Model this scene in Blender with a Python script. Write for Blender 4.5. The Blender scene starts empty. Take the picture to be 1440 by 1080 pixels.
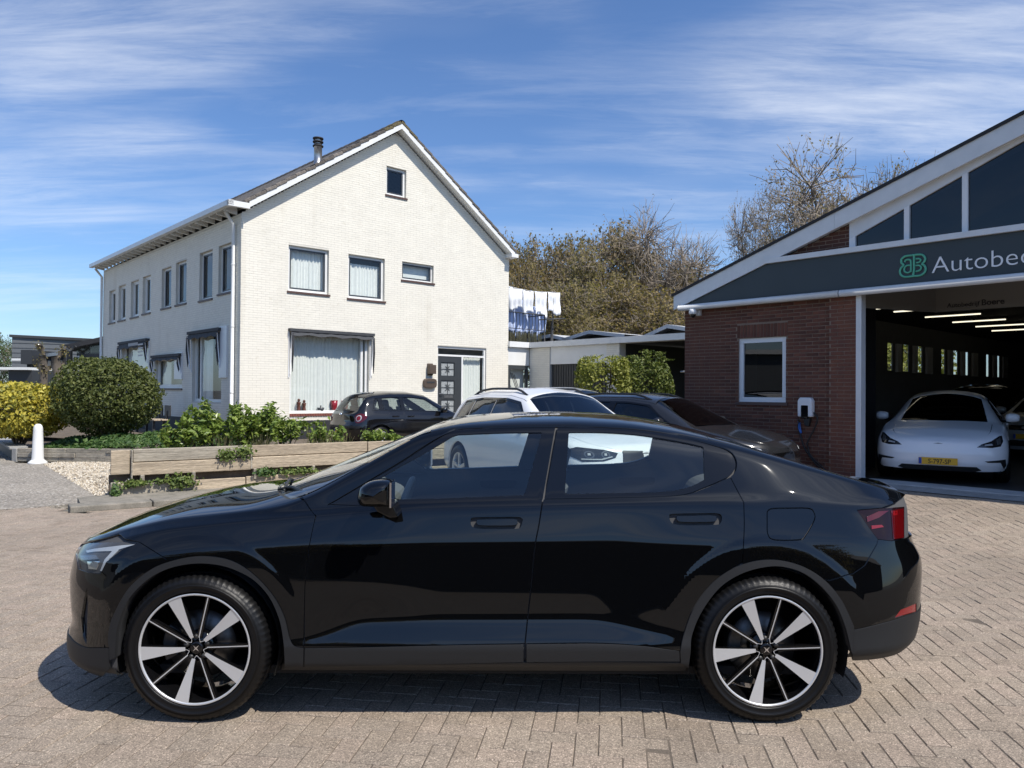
import bpy, math, random
import numpy as np
from mathutils import Vector, Matrix
from mathutils.geometry import delaunay_2d_cdt

random.seed(7)
rng = np.random.default_rng(7)
scene = bpy.context.scene
COL = scene.collection
R = math.radians

# ---------------------------------------------------------------- camera
FPX = 1061.0            # focal length in pixels of a 1440 px wide frame
CAM_H = 1.584
PITCH, ROLL = R(0.567), R(0.42)
fw = Vector((0, math.cos(PITCH), math.sin(PITCH)))
r0 = Vector((1, 0, 0))
u0 = Vector((0, -math.sin(PITCH), math.cos(PITCH)))
c_right = r0 * math.cos(ROLL) + u0 * math.sin(ROLL)
c_up = u0 * math.cos(ROLL) - r0 * math.sin(ROLL)
cam_data = bpy.data.cameras.new("camera")
cam_data.sensor_fit = 'HORIZONTAL'
cam_data.sensor_width = 36.0
cam_data.lens = FPX / 1440 * 36.0
cam_data.clip_start = 0.05
cam_data.clip_end = 3000
cam = bpy.data.objects.new("camera", cam_data)
COL.objects.link(cam)
m = Matrix.Identity(4)
for i, v in enumerate((c_right, c_up, -fw)):
    for k in range(3):
        m[k][i] = v[k]
m[2][3] = CAM_H
cam.matrix_world = m
scene.camera = cam

# ---------------------------------------------------------------- light
SUN_AZ, SUN_EL = R(131), R(54)      # azimuth clockwise from +Y
sun_dir = Vector((math.sin(SUN_AZ) * math.cos(SUN_EL), math.cos(SUN_AZ) * math.cos(SUN_EL), math.sin(SUN_EL)))
sd = bpy.data.lights.new("sun", 'SUN')
sd.energy = 4.8
sd.angle = R(0.53)
sd.color = (1.0, 0.945, 0.86)
sun = bpy.data.objects.new("sun", sd)
COL.objects.link(sun)
sun.rotation_euler = sun_dir.to_track_quat('Z', 'Y').to_euler()
sun.location = (30, -20, 40)

scene.view_settings.view_transform = 'Standard'
scene.view_settings.look = 'None'
scene.view_settings.gamma = 1.0
scene.view_settings.use_curve_mapping = False
scene.view_settings.exposure = 0.18
scene.cycles.max_bounces = 10
scene.cycles.transparent_max_bounces = 24
scene.cycles.caustics_reflective = False
scene.cycles.caustics_refractive = False


class NT:
    """small node-tree helper"""
    def __init__(self, tree):
        self.t = tree
        self.n = tree.nodes
        self.l = tree.links

    def add(self, kind, **kw):
        n = self.n.new(kind)
        for k, v in kw.items():
            setattr(n, k, v)
        return n

    def put(self, sock, v):
        if isinstance(v, bpy.types.NodeSocket):
            self.l.new(v, sock)
        elif v is not None:
            if isinstance(v, (tuple, list)) and len(v) == 3 and sock.type == 'RGBA':
                v = (*v, 1)
            sock.default_value = v

    def math(self, op, a, b=None, c=None, clamp=False):
        n = self.add('ShaderNodeMath', operation=op)
        n.use_clamp = clamp
        self.put(n.inputs[0], a)
        if b is not None:
            self.put(n.inputs[1], b)
        if c is not None:
            self.put(n.inputs[2], c)
        return n.outputs[0]

    def mix(self, fac, a, b, mode='MIX'):
        n = self.add('ShaderNodeMix', data_type='RGBA', blend_type=mode)
        self.put(n.inputs[0], fac)
        self.put(n.inputs[6], a)
        self.put(n.inputs[7], b)
        return n.outputs[2]

    def ramp(self, fac, stops, interp='LINEAR'):
        n = self.add('ShaderNodeValToRGB')
        n.color_ramp.interpolation = interp
        e = n.color_ramp.elements
        while len(e) < len(stops):
            e.new(0.5)
        for el, (p, c) in zip(e, stops):
            el.position = p
            el.color = (*c, 1) if isinstance(c, (tuple, list)) else (c, c, c, 1)
        self.put(n.inputs[0], fac)
        return n.outputs[0]

    def noise(self, vec, scale, detail=4, rough=0.55, dist=0.0, out=0):
        n = self.add('ShaderNodeTexNoise')
        if vec is not None:
            self.l.new(vec, n.inputs['Vector'])
        n.inputs['Scale'].default_value = scale
        n.inputs['Detail'].default_value = detail
        n.inputs['Roughness'].default_value = rough
        n.inputs['Distortion'].default_value = dist
        return n.outputs[out]

    def mapping(self, vec, loc=(0, 0, 0), rot=(0, 0, 0), scale=(1, 1, 1)):
        n = self.add('ShaderNodeMapping')
        self.l.new(vec, n.inputs[0])
        n.inputs[1].default_value = loc
        n.inputs[2].default_value = rot
        n.inputs[3].default_value = scale
        return n.outputs[0]


world = bpy.data.worlds.new("World")
scene.world = world
world.use_nodes = True
w = NT(world.node_tree)
w.n.clear()
sky = w.add('ShaderNodeTexSky', sky_type='NISHITA')
sky.sun_disc = False
sky.sun_elevation = SUN_EL
sky.sun_rotation = SUN_AZ
sky.air_density = 1.0
sky.dust_density = 0.4
sky.ozone_density = 3.0
tc = w.add('ShaderNodeTexCoord')
sepd = w.add('ShaderNodeSeparateXYZ')
w.l.new(tc.outputs['Generated'], sepd.inputs[0])
zc = w.math('MAXIMUM', w.math('ADD', sepd.outputs[2], 0.10), 0.04)
cmb = w.add('ShaderNodeCombineXYZ')
w.put(cmb.inputs[0], w.math('DIVIDE', sepd.outputs[0], zc))
w.put(cmb.inputs[1], w.math('DIVIDE', sepd.outputs[1], zc))
cp = cmb.outputs[0]
CLX, CLY = -6.36, -4.002
# thin cirrus: fine fibres, drawn out along one wind direction, inside larger patches
fib = w.noise(w.mapping(cp, (2.73, -3.632, 0), (0, 0, R(24)), (0.62, 2.9, 1)), 1.7, 11, 0.68, 0.35)
fib2 = w.noise(w.mapping(cp, (7.1, 3.4, 0), (0, 0, R(38)), (0.5, 1.6, 1)), 2.6, 8, 0.64, 0.5)
pat = w.noise(w.mapping(cp, (CLX, CLY, 0), (0, 0, R(14)), (0.42, 0.80, 1)), 1.0, 3, 0.5, 0.3)
f1 = w.math('MULTIPLY', w.ramp(fib, [(0.42, 0.0), (0.78, 1.0)]), w.ramp(pat, [(0.46, 0.0), (0.60, 1.0)]))
f2 = w.math('MULTIPLY', w.ramp(fib2, [(0.50, 0.0), (0.82, 1.0)]), 0.26)
veil = w.math('MULTIPLY', w.ramp(pat, [(0.48, 0.0), (0.74, 1.0)]), 0.36)
cl = w.math('ADD', w.math('ADD', w.math('MULTIPLY', f1, 0.75), f2), veil, clamp=True)
cl = w.math('MULTIPLY', cl, w.ramp(sepd.outputs[2], [(0.0, 0.15), (0.12, 0.75), (0.3, 1.0)]))
skyc = w.mix(1.0, sky.outputs[0], (0.775, 0.945, 1.18, 1), 'MULTIPLY')
# thin ice cloud scatters forwards: brighter the nearer it lies to the sun
dotn = w.add('ShaderNodeVectorMath', operation='DOT_PRODUCT')
w.l.new(tc.outputs['Generated'], dotn.inputs[0])
dotn.inputs[1].default_value = tuple(sun_dir)
fwd = w.math('ADD', w.math('MULTIPLY', w.math('POWER', w.math('MAXIMUM', dotn.outputs['Value'], 0.0), 9.0), 2.0), 1.0)
cs_ = w.add('ShaderNodeVectorMath', operation='SCALE')
cs_.inputs[0].default_value = (8.2, 8.5, 9.0)
w.put(cs_.inputs['Scale'], fwd)
mixc = w.mix(w.math('MULTIPLY', cl, 0.62), skyc, cs_.outputs[0])
bg = w.add('ShaderNodeBackground')
w.l.new(mixc, bg.inputs[0])
bg.inputs[1].default_value = 0.115
wo = w.add('ShaderNodeOutputWorld')
w.l.new(bg.outputs[0], wo.inputs[0])


# ---------------------------------------------------------------- pixel <-> world (photo pixels, 1440 wide)
def ray(px, py):
    return (fw + c_right * ((px - 720) / FPX) + c_up * ((540 - py) / FPX)).normalized()


def ground(px, py, z=0.0):
    d = ray(px, py)
    t = (z - CAM_H) / d.z
    return Vector((d.x * t, d.y * t, z))


def at_depth(px, py, Y):
    d = ray(px, py)
    t = Y / d.y
    return Vector((d.x * t, Y, CAM_H + d.z * t))


def project(P):
    """(n,3) world points -> (n,2) photo pixels"""
    P = np.asarray(P, float) - np.array((0, 0, CAM_H))
    a = P @ np.array(c_right)
    b = P @ np.array(c_up)
    c = P @ np.array(fw)
    return np.stack((720 + FPX * a / c, 540 - FPX * b / c), -1)


# ---------------------------------------------------------------- objects
def tag(o, label=None, cat=None, group=None, kind=None):
    if label: o['label'] = label
    if cat: o['category'] = cat
    if group: o['group'] = group
    if kind: o['kind'] = kind
    return o


def thing(name, label, cat, loc=(0, 0, 0), rotz=0.0, group=None):
    o = bpy.data.objects.new(name, None)
    COL.objects.link(o)
    o.location = loc
    o.rotation_euler = (0, 0, rotz)
    o.empty_display_size = 0.2
    return tag(o, label, cat, group)


def link(name, me, parent=None):
    o = bpy.data.objects.new(name, me)
    COL.objects.link(o)
    if parent is not None:
        o.parent = parent
    return o


class MB:
    """collects faces, builds one mesh"""
    def __init__(self):
        self.v, self.f, self.mi, self.sm = [], [], [], []

    def add(self, verts, faces, mi=0, smooth=False):
        b = len(self.v)
        self.v.extend([tuple(p) for p in verts])
        self.f.extend([tuple(b + i for i in f) for f in faces])
        self.mi.extend([mi] * len(faces))
        self.sm.extend([smooth] * len(faces))
        return self

    def box(self, x0, x1, y0, y1, z0, z1, mi=0):
        if x0 > x1: x0, x1 = x1, x0
        if y0 > y1: y0, y1 = y1, y0
        if z0 > z1: z0, z1 = z1, z0
        v = [(x0, y0, z0), (x1, y0, z0), (x1, y1, z0), (x0, y1, z0), (x0, y0, z1), (x1, y0, z1), (x1, y1, z1), (x0, y1, z1)]
        return self.add(v, [(3, 2, 1, 0), (4, 5, 6, 7), (0, 1, 5, 4), (1, 2, 6, 5), (2, 3, 7, 6), (3, 0, 4, 7)], mi)

    def obox(self, c, ax, ay, az, mi=0):
        """box by centre and three half-axis vectors"""
        c, ax, ay, az = Vector(c), Vector(ax), Vector(ay), Vector(az)
        v = [c + sx * ax + sy * ay + sz * az for sz in (-1, 1) for sx, sy in ((-1, -1), (1, -1), (1, 1), (-1, 1))]
        return self.add(v, [(3, 2, 1, 0), (4, 5, 6, 7), (0, 1, 5, 4), (1, 2, 6, 5), (2, 3, 7, 6), (3, 0, 4, 7)], mi)

    def prism(self, poly, axis, a0, a1, mi=0):
        """2-D polygon extruded along an axis ('x': poly is (y,z); 'y': (x,z); 'z': (x,y))"""
        n = len(poly)
        def P(p, a):
            return {'x': (a, p[0], p[1]), 'y': (p[0], a, p[1]), 'z': (p[0], p[1], a)}[axis]
        v = [P(p, a0) for p in poly] + [P(p, a1) for p in poly]
        f = [tuple(range(n))[::-1], tuple(range(n, 2 * n))] + [(i, (i + 1) % n, n + (i + 1) % n, n + i) for i in range(n)]
        return self.add(v, f, mi)

    def tube(self, pts, r, n=8, mi=0, caps=True, smooth=True):
        pts = [Vector(p) for p in pts]
        rs = r if isinstance(r, (list, tuple)) else [r] * len(pts)
        vs = []
        up = None
        for i, p in enumerate(pts):
            d = (pts[min(i + 1, len(pts) - 1)] - pts[max(i - 1, 0)]).normalized()
            if up is None:
                up = Vector((0, 0, 1)) if abs(d.z) < 0.9 else Vector((1, 0, 0))
            a = d.cross(up)
            if a.length < 1e-6:
                a = d.orthogonal()
            a.normalize()
            b = a.cross(d).normalized()
            up = b
            for k in range(n):
                t = 2 * math.pi * k / n
                vs.append(p + (a * math.cos(t) + b * math.sin(t)) * rs[i])
        fs = [(i * n + k, i * n + (k + 1) % n, (i + 1) * n + (k + 1) % n, (i + 1) * n + k) for i in range(len(pts) - 1) for k in range(n)]
        if caps:
            fs += [tuple(range(n)), tuple(range((len(pts) - 1) * n, len(pts) * n))[::-1]]
        return self.add(vs, fs, mi, smooth)

    def lathe(self, prof, n=32, axis='z', c=(0, 0, 0), mi=0, smooth=True, mod=None):
        """prof: (radius, height) along the axis"""
        vs = []
        for k in range(n):
            t = 2 * math.pi * k / n
            for j, (r, h) in enumerate(prof):
                rr = r if mod is None else mod(k, j, r, h)
                a, b = rr * math.cos(t), rr * math.sin(t)
                p = {'z': (a, b, h), 'y': (a, h, b), 'x': (h, a, b)}[axis]
                vs.append((p[0] + c[0], p[1] + c[1], p[2] + c[2]))
        m_ = len(prof)
        fs = [(k * m_ + j, ((k + 1) % n) * m_ + j, ((k + 1) % n) * m_ + j + 1, k * m_ + j + 1) for k in range(n) for j in range(m_ - 1)]
        return self.add(vs, fs, mi, smooth)

    def mesh(self, name, mats):
        me = bpy.data.meshes.new(name)
        me.from_pydata(self.v, [], self.f)
        for m_ in (mats if isinstance(mats, (list, tuple)) else [mats]):
            me.materials.append(m_)
        me.polygons.foreach_set('material_index', self.mi)
        me.polygons.foreach_set('use_smooth', self.sm)
        me.update()
        return me

    def build(self, name, mats, parent=None):
        return link(name, self.mesh(name, mats), parent)


def fixed_normals(o):
    """make every closed piece face outwards"""
    import bmesh
    bm = bmesh.new()
    bm.from_mesh(o.data)
    bmesh.ops.recalc_face_normals(bm, faces=bm.faces)
    bm.to_mesh(o.data)
    bm.free()
    return o


def bevelled(o, wdt, seg=2):
    import bmesh
    bm = bmesh.new()
    bm.from_mesh(o.data)
    bmesh.ops.remove_doubles(bm, verts=bm.verts, dist=1e-5)
    bmesh.ops.recalc_face_normals(bm, faces=bm.faces)
    ed = [e for e in bm.edges if len(e.link_faces) == 2 and e.calc_face_angle(0) > R(35)]
    bmesh.ops.bevel(bm, geom=ed, offset=wdt, segments=seg, affect='EDGES', profile=0.5, clamp_overlap=True)
    bm.to_mesh(o.data)
    bm.free()
    for p in o.data.polygons:
        p.use_smooth = False
    return o


# ---------------------------------------------------------------- materials
def mat(name, color=(0.5, 0.5, 0.5), rough=0.6, metal=0.0, coat=0.0, ior=1.5, spec=None, emit=None, estr=0.0,
        var=0.0, vscale=5.0, vcol=None, bump=0.0, bscale=40.0, coords='Object', objvar=0.0, speck=None, stretch=(1, 1, 1), rotz=0.0):
    m_ = bpy.data.materials.new(name)
    m_.use_nodes = True
    t = NT(m_.node_tree)
    b = t.n['Principled BSDF']
    b.inputs['Base Color'].default_value = (*color, 1)
    b.inputs['Roughness'].default_value = rough
    b.inputs['Metallic'].default_value = metal
    b.inputs['IOR'].default_value = ior
    b.inputs['Coat Weight'].default_value = coat
    b.inputs['Coat Roughness'].default_value = 0.02
    if spec is not None:
        b.inputs['Specular IOR Level'].default_value = spec
    if emit:
        b.inputs['Emission Color'].default_value = (*emit, 1)
        b.inputs['Emission Strength'].default_value = estr
    vec = None
    if var or bump or speck:
        tcn = t.add('ShaderNodeTexCoord')
        vec = t.mapping(t.mapping(tcn.outputs[coords], rot=(0, 0, rotz)) if rotz else tcn.outputs[coords], scale=stretch)
    c = None
    if var:
        c2 = vcol or tuple(x * (1 - var) for x in color)
        n1 = t.noise(vec, vscale, 6, 0.6)
        c = t.mix(t.ramp(n1, [(0.32, 0.0), (0.68, 1.0)]), color, c2)
    if speck:
        sc_, amt = speck
        n2 = t.noise(vec, sc_, 2, 0.7)
        c = t.mix(1.0, c if c is not None else (*color, 1), t.ramp(n2, [(0.3, 1 - amt), (0.7, 1 + amt)]), 'MULTIPLY')
    if objvar:
        oi = t.add('ShaderNodeObjectInfo')
        k = t.math('ADD', t.math('MULTIPLY', oi.outputs['Random'], 2 * objvar), 1 - objvar)
        cmbn = t.add('ShaderNodeCombineColor')
        for q in range(3):
            t.put(cmbn.inputs[q], k)
        c = t.mix(1.0, c if c is not None else (*color, 1), cmbn.outputs[0], 'MULTIPLY')
    if c is not None:
        t.put(b.inputs['Base Color'], c)
    if bump:
        n3 = t.noise(vec, bscale, 5, 0.6)
        bn = t.add('ShaderNodeBump')
        bn.inputs['Strength'].default_value = bump
        bn.inputs['Distance'].default_value = 0.01
        t.l.new(n3, bn.inputs['Height'])
        t.l.new(bn.outputs[0], b.inputs['Normal'])
    return m_


def glass_mat(name, tint=(0.6, 0.66, 0.64), ior=1.6, rough=0.0):
    m_ = bpy.data.materials.new(name)
    m_.use_nodes = True
    t = NT(m_.node_tree)
    t.n.remove(t.n['Principled BSDF'])
    tr = t.add('ShaderNodeBsdfTransparent')
    tr.inputs[0].default_value = (*tint, 1)
    gl = t.add('ShaderNodeBsdfGlossy')
    gl.inputs['Roughness'].default_value = rough
    gl.inputs[0].default_value = (1, 1, 1, 1)
    fr = t.add('ShaderNodeFresnel')
    geo = t.add('ShaderNodeNewGeometry')
    t.put(fr.inputs[0], t.math('ADD', t.math('MULTIPLY', geo.outputs['Backfacing'], 1 / ior - ior), ior))
    mx = t.add('ShaderNodeMixShader')
    t.l.new(fr.outputs[0], mx.inputs[0])
    t.l.new(tr.outputs[0], mx.inputs[1])
    t.l.new(gl.outputs[0], mx.inputs[2])
    t.l.new(mx.outputs[0], t.n['Material Output'].inputs[0])
    return m_


M = {}
M['black_plastic'] = mat('black_plastic', (0.012, 0.012, 0.012), 0.5)
M['dark_void'] = mat('dark_void', (0.006, 0.006, 0.006), 0.8)
M['cladding'] = mat('cladding', (0.014, 0.0145, 0.0155), 0.55, spec=.35, bump=0.05, bscale=900)
M['rubber'] = mat('rubber', (0.006, 0.006, 0.0065), 0.42, spec=.28, var=0.3, vscale=14, bump=0.1, bscale=160)
M['black_paint'] = mat('black_paint', (0.002, 0.0022, 0.0026), 0.015, coat=0.0, ior=1.56)
M['gloss_black'] = mat('gloss_black', (0.004, 0.004, 0.0045), 0.05)
M['silver'] = mat('silver', (0.66, 0.67, 0.68), 0.34, metal=0.55, bump=0.02, bscale=500)
M['chrome'] = mat('chrome', (0.8, 0.8, 0.82), 0.08, metal=1.0)
M['steel'] = mat('steel', (0.16, 0.155, 0.15), 0.4, metal=1.0, var=0.4, vscale=30)
M['cast_iron'] = mat('cast_iron', (0.09, 0.088, 0.085), 0.5, metal=0.7, var=0.4, vscale=30)
M['lamp_white'] = mat('lamp_white', (0.40, 0.42, 0.44), 0.18)
M['lamp_inner'] = mat('lamp_inner', (0.16, 0.17, 0.18), 0.25, metal=0.6)
M['lamp_red'] = mat('lamp_red', (0.075, 0.002, 0.003), 0.08, coat=0.5)
M['lamp_red_bright'] = mat('lamp_red_bright', (0.19, 0.004, 0.006), 0.12, coat=0.5)
M['lamp_smoke'] = mat('lamp_smoke', (0.012, 0.004, 0.005), 0.06, spec=.3)
M['amber'] = mat('amber', (0.65, 0.2, 0.02), 0.2)
M['car_glass'] = glass_mat('car_glass', (0.86, 0.93, 0.91), 1.70)
M['clear_cover'] = glass_mat('clear_cover', (0.92, 0.94, 0.95), 1.45)
M['seat'] = mat('seat', (0.09, 0.09, 0.092), 0.75)
M['trim_grey'] = mat('trim_grey', (0.13, 0.132, 0.135), 0.7)
M['cabin'] = mat('cabin', (0.055, 0.055, 0.057), 0.8)
# ---------------------------------------------------------------- materials of the place
M['white_paint'] = mat('white_paint', (0.78, 0.78, 0.76), 0.35, var=0.08, vscale=3)
M['white_plastic'] = mat('white_plastic', (0.74, 0.74, 0.74), 0.3)
M['white_brick_plain'] = mat('white_brick', (0.84, 0.815, 0.74), 0.75, var=0.07, vscale=2.2, bump=0.25, bscale=60, objvar=0.03)
M['white_mortar'] = mat('white_mortar', (0.66, 0.63, 0.555), 0.85, var=0.12, vscale=3.0, bump=0.3, bscale=70)
M['dark_sash'] = mat('dark_sash', (0.045, 0.05, 0.058), 0.35)
M['plinth'] = mat('plinth', (0.03, 0.031, 0.036), 0.7, var=0.3, vscale=4)
M['sill_brown'] = mat('sill_brown', (0.09, 0.05, 0.04), 0.5)
M['red_sill'] = mat('red_sill', (0.22, 0.07, 0.05), 0.7, var=0.3)
M['leaded_glass'] = mat('leaded_glass', (0.42, 0.44, 0.44), 0.15, var=0.5, vscale=30, vcol=(0.22, 0.24, 0.25))
M['curtain'] = mat('curtain', (0.84, 0.84, 0.81), 0.85, var=0.08, vscale=10)
M['tile'] = mat('tile', (0.135, 0.12, 0.105), 0.85, var=0.55, vscale=9, vcol=(0.045, 0.042, 0.04), bump=0.5, bscale=50, objvar=0.22)
M['verge_tile'] = mat('verge_tile', (0.20, 0.175, 0.15), 0.9, var=0.6, vscale=14, vcol=(0.085, 0.075, 0.068), bump=0.6, bscale=60, objvar=0.4)
M['moss'] = mat('moss', (0.17, 0.14, 0.055), 0.95, var=0.5, vscale=22, vcol=(0.07, 0.06, 0.05), bump=0.6, bscale=60)
M['awning'] = mat('awning', (0.055, 0.058, 0.064), 0.8, var=0.2, vscale=6)
M['awning_pale'] = mat('awning_pale', (0.55, 0.55, 0.54), 0.8)
M['metal_grey'] = mat('metal_grey', (0.5, 0.5, 0.5), 0.35, metal=0.9, var=0.3, vscale=12)
M['house_glass'] = glass_mat('house_glass', (0.90, 0.93, 0.92), 1.55)
M['dark_glass'] = glass_mat('dark_glass', (0.10, 0.11, 0.13), 1.6)
M['door_dark'] = mat('door_dark', (0.042, 0.047, 0.052), 0.4)
M['bronze'] = mat('bronze', (0.12, 0.09, 0.07), 0.5, metal=0.4)
M['vase_red'] = mat('vase_red', (0.25, 0.02, 0.03), 0.25)
M['vase_brown'] = mat('vase_brown', (0.12, 0.045, 0.03), 0.4)
M['red_brick'] = mat('red_brick', (0.145, 0.054, 0.030), 0.85, var=0.45, vscale=3.5, vcol=(0.095, 0.036, 0.026), bump=0.4, bscale=90, objvar=0.28)
M['red_mortar'] = mat('red_mortar', (0.27, 0.20, 0.15), 0.92, var=0.3, vscale=5, bump=0.3, bscale=90)
M['fascia_grey'] = mat('fascia_grey', (0.034, 0.046, 0.052), 0.45, var=0.12, vscale=1.5)
M['gutter_white'] = mat('gutter_white', (0.70, 0.71, 0.71), 0.3, var=0.1, vscale=4)
M['bitumen'] = mat('bitumen', (0.018, 0.018, 0.02), 0.7)
M['concrete'] = mat('concrete', (0.34, 0.335, 0.32), 0.85, var=0.3, vscale=4, bump=0.3, bscale=40, speck=(140, 0.25))
M['steel_strip'] = mat('steel_strip', (0.52, 0.52, 0.51), 0.6, var=0.25, vscale=3)
M['hall_floor'] = mat('hall_floor', (0.05, 0.048, 0.046), 0.5, var=0.25, vscale=1.0)
M['hall_wall'] = mat('hall_wall', (0.17, 0.17, 0.165), 0.8, var=0.15)
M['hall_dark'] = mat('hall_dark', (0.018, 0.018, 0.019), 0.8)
M['beam_cream'] = mat('beam_cream', (0.20, 0.19, 0.165), 0.6)
M['tube_light'] = mat('tube_light', (0.9, 0.9, 0.85), 0.4, emit=(1.0, 0.92, 0.70), estr=1.3)
M['green_sign'] = mat('green_sign', (0.10, 0.42, 0.27), 0.4)
M['letter_white'] = mat('letter_white', (0.80, 0.80, 0.80), 0.35)
M['letter_black'] = mat('letter_black', (0.015, 0.015, 0.015), 0.5)
M['plate_yellow'] = mat('plate_yellow', (0.72, 0.40, 0.03), 0.4)
M['plate_blue'] = mat('plate_blue', (0.02, 0.07, 0.35), 0.4)
M['blue_cable'] = mat('blue_cable', (0.03, 0.13, 0.42), 0.4)
M['old_wood'] = mat('old_wood', (0.50, 0.41, 0.295), 0.85, var=0.5, vscale=3.0, vcol=(0.31, 0.25, 0.18), bump=0.8, bscale=16, stretch=(0.30, 3.0, 6.0), objvar=0.16, speck=(38, 0.42), rotz=R(-34.8))
M['grey_wood'] = mat('grey_wood', (0.43, 0.385, 0.305), 0.9, var=0.5, vscale=3.0, vcol=(0.23, 0.205, 0.165), bump=0.9, bscale=16, stretch=(0.26, 3.0, 7.0), objvar=0.2, speck=(38, 0.42), rotz=R(-34.8))
M['soil'] = mat('soil', (0.16, 0.125, 0.09), 0.95, var=0.5, vscale=5, bump=0.8, bscale=30, speck=(90, 0.3))
M['bark'] = mat('bark', (0.15, 0.125, 0.10), 0.9, var=0.4, vscale=8, bump=0.6, bscale=30)
M['twig'] = mat('twig', (0.27, 0.225, 0.18), 0.9)
M['cladding_grey'] = mat('cladding_grey', (0.13, 0.14, 0.15), 0.6, var=0.12)
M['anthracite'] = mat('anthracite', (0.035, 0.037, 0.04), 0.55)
M['cloth_white'] = mat('cloth_white', (0.82, 0.83, 0.85), 0.85)
M['cloth_shaded'] = mat('cloth_shaded', (0.52, 0.61, 0.84), 0.85)  # white washing, its blue shade put into the colour
M['reed'] = mat('reed', (0.10, 0.10, 0.06), 0.9, var=0.6, vscale=20)
M['kerb_stone'] = mat('kerb_stone', (0.265, 0.24, 0.20), 0.9, var=0.5, vscale=5, vcol=(0.15, 0.14, 0.115), bump=0.6, bscale=30, speck=(120, 0.3))
M['far_brick'] = mat('far_brick', (0.055, 0.042, 0.038), 0.85, var=0.3)


def leaf_mat(name, cols, rough=0.55, trans=0.25):
    """leaves: hue changes from leaf to leaf, some light comes through"""
    m_ = bpy.data.materials.new(name)
    m_.use_nodes = True
    t = NT(m_.node_tree)
    b = t.n['Principled BSDF']
    b.inputs['Roughness'].default_value = rough
    b.inputs['Specular IOR Level'].default_value = 0.35
    g = t.add('ShaderNodeNewGeometry')
    c = t.ramp(g.outputs['Random Per Island'], [(i / (len(cols) - 1), k) for i, k in enumerate(cols)])
    t.put(b.inputs['Base Color'], c)
    tr = t.add('ShaderNodeBsdfTranslucent')
    t.put(tr.inputs[0], t.mix(1.0, c, (1.25, 1.35, 0.8, 1), 'MULTIPLY'))
    mx = t.add('ShaderNodeMixShader')
    mx.inputs[0].default_value = trans
    t.l.new(b.outputs[0], mx.inputs[1])
    t.l.new(tr.outputs[0], mx.inputs[2])
    t.l.new(mx.outputs[0], t.n['Material Output'].inputs[0])
    return m_


M['leaf_yellow'] = leaf_mat('leaf_yellow', [(0.30, 0.25, 0.03), (0.52, 0.45, 0.07), (0.46, 0.38, 0.05), (0.16, 0.17, 0.03), (0.58, 0.52, 0.13)])
M['leaf_dark'] = leaf_mat('leaf_dark', [(0.045, 0.065, 0.018), (0.115, 0.135, 0.035), (0.075, 0.095, 0.024), (0.165, 0.18, 0.05), (0.06, 0.08, 0.02)])
M['leaf_laurel'] = leaf_mat('leaf_laurel', [(0.10, 0.16, 0.03), (0.20, 0.27, 0.055), (0.13, 0.19, 0.035), (0.29, 0.345, 0.085)], 0.33)
M['leaf_cover'] = leaf_mat('leaf_cover', [(0.035, 0.08, 0.02), (0.07, 0.13, 0.035), (0.10, 0.16, 0.04)])
M['leaf_ivy'] = leaf_mat('leaf_ivy', [(0.06, 0.10, 0.022), (0.13, 0.18, 0.04), (0.18, 0.22, 0.06), (0.08, 0.12, 0.03)])
M['leaf_hedge'] = leaf_mat('leaf_hedge', [(0.13, 0.15, 0.03), (0.27, 0.28, 0.05), (0.20, 0.21, 0.04), (0.34, 0.34, 0.09)])
M['leaf_hedge_green'] = leaf_mat('leaf_hedge_green', [(0.06, 0.09, 0.02), (0.13, 0.16, 0.035), (0.19, 0.21, 0.05)])
M['leaf_spring'] = leaf_mat('leaf_spring', [(0.17, 0.125, 0.05), (0.26, 0.195, 0.08), (0.20, 0.17, 0.06), (0.31, 0.225, 0.105)], 0.7, 0.35)
M['leaf_bud'] = leaf_mat('leaf_bud', [(0.21, 0.16, 0.10), (0.28, 0.22, 0.14), (0.25, 0.22, 0.11)], 0.7, 0.3)
M['leaf_willow'] = leaf_mat('leaf_willow', [(0.20, 0.165, 0.075), (0.27, 0.225, 0.10), (0.23, 0.18, 0.085)], 0.7, 0.4)
M['dry_grass'] = leaf_mat('dry_grass', [(0.30, 0.26, 0.15), (0.22, 0.2, 0.1), (0.16, 0.18, 0.06)], 0.8, 0.3)


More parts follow.
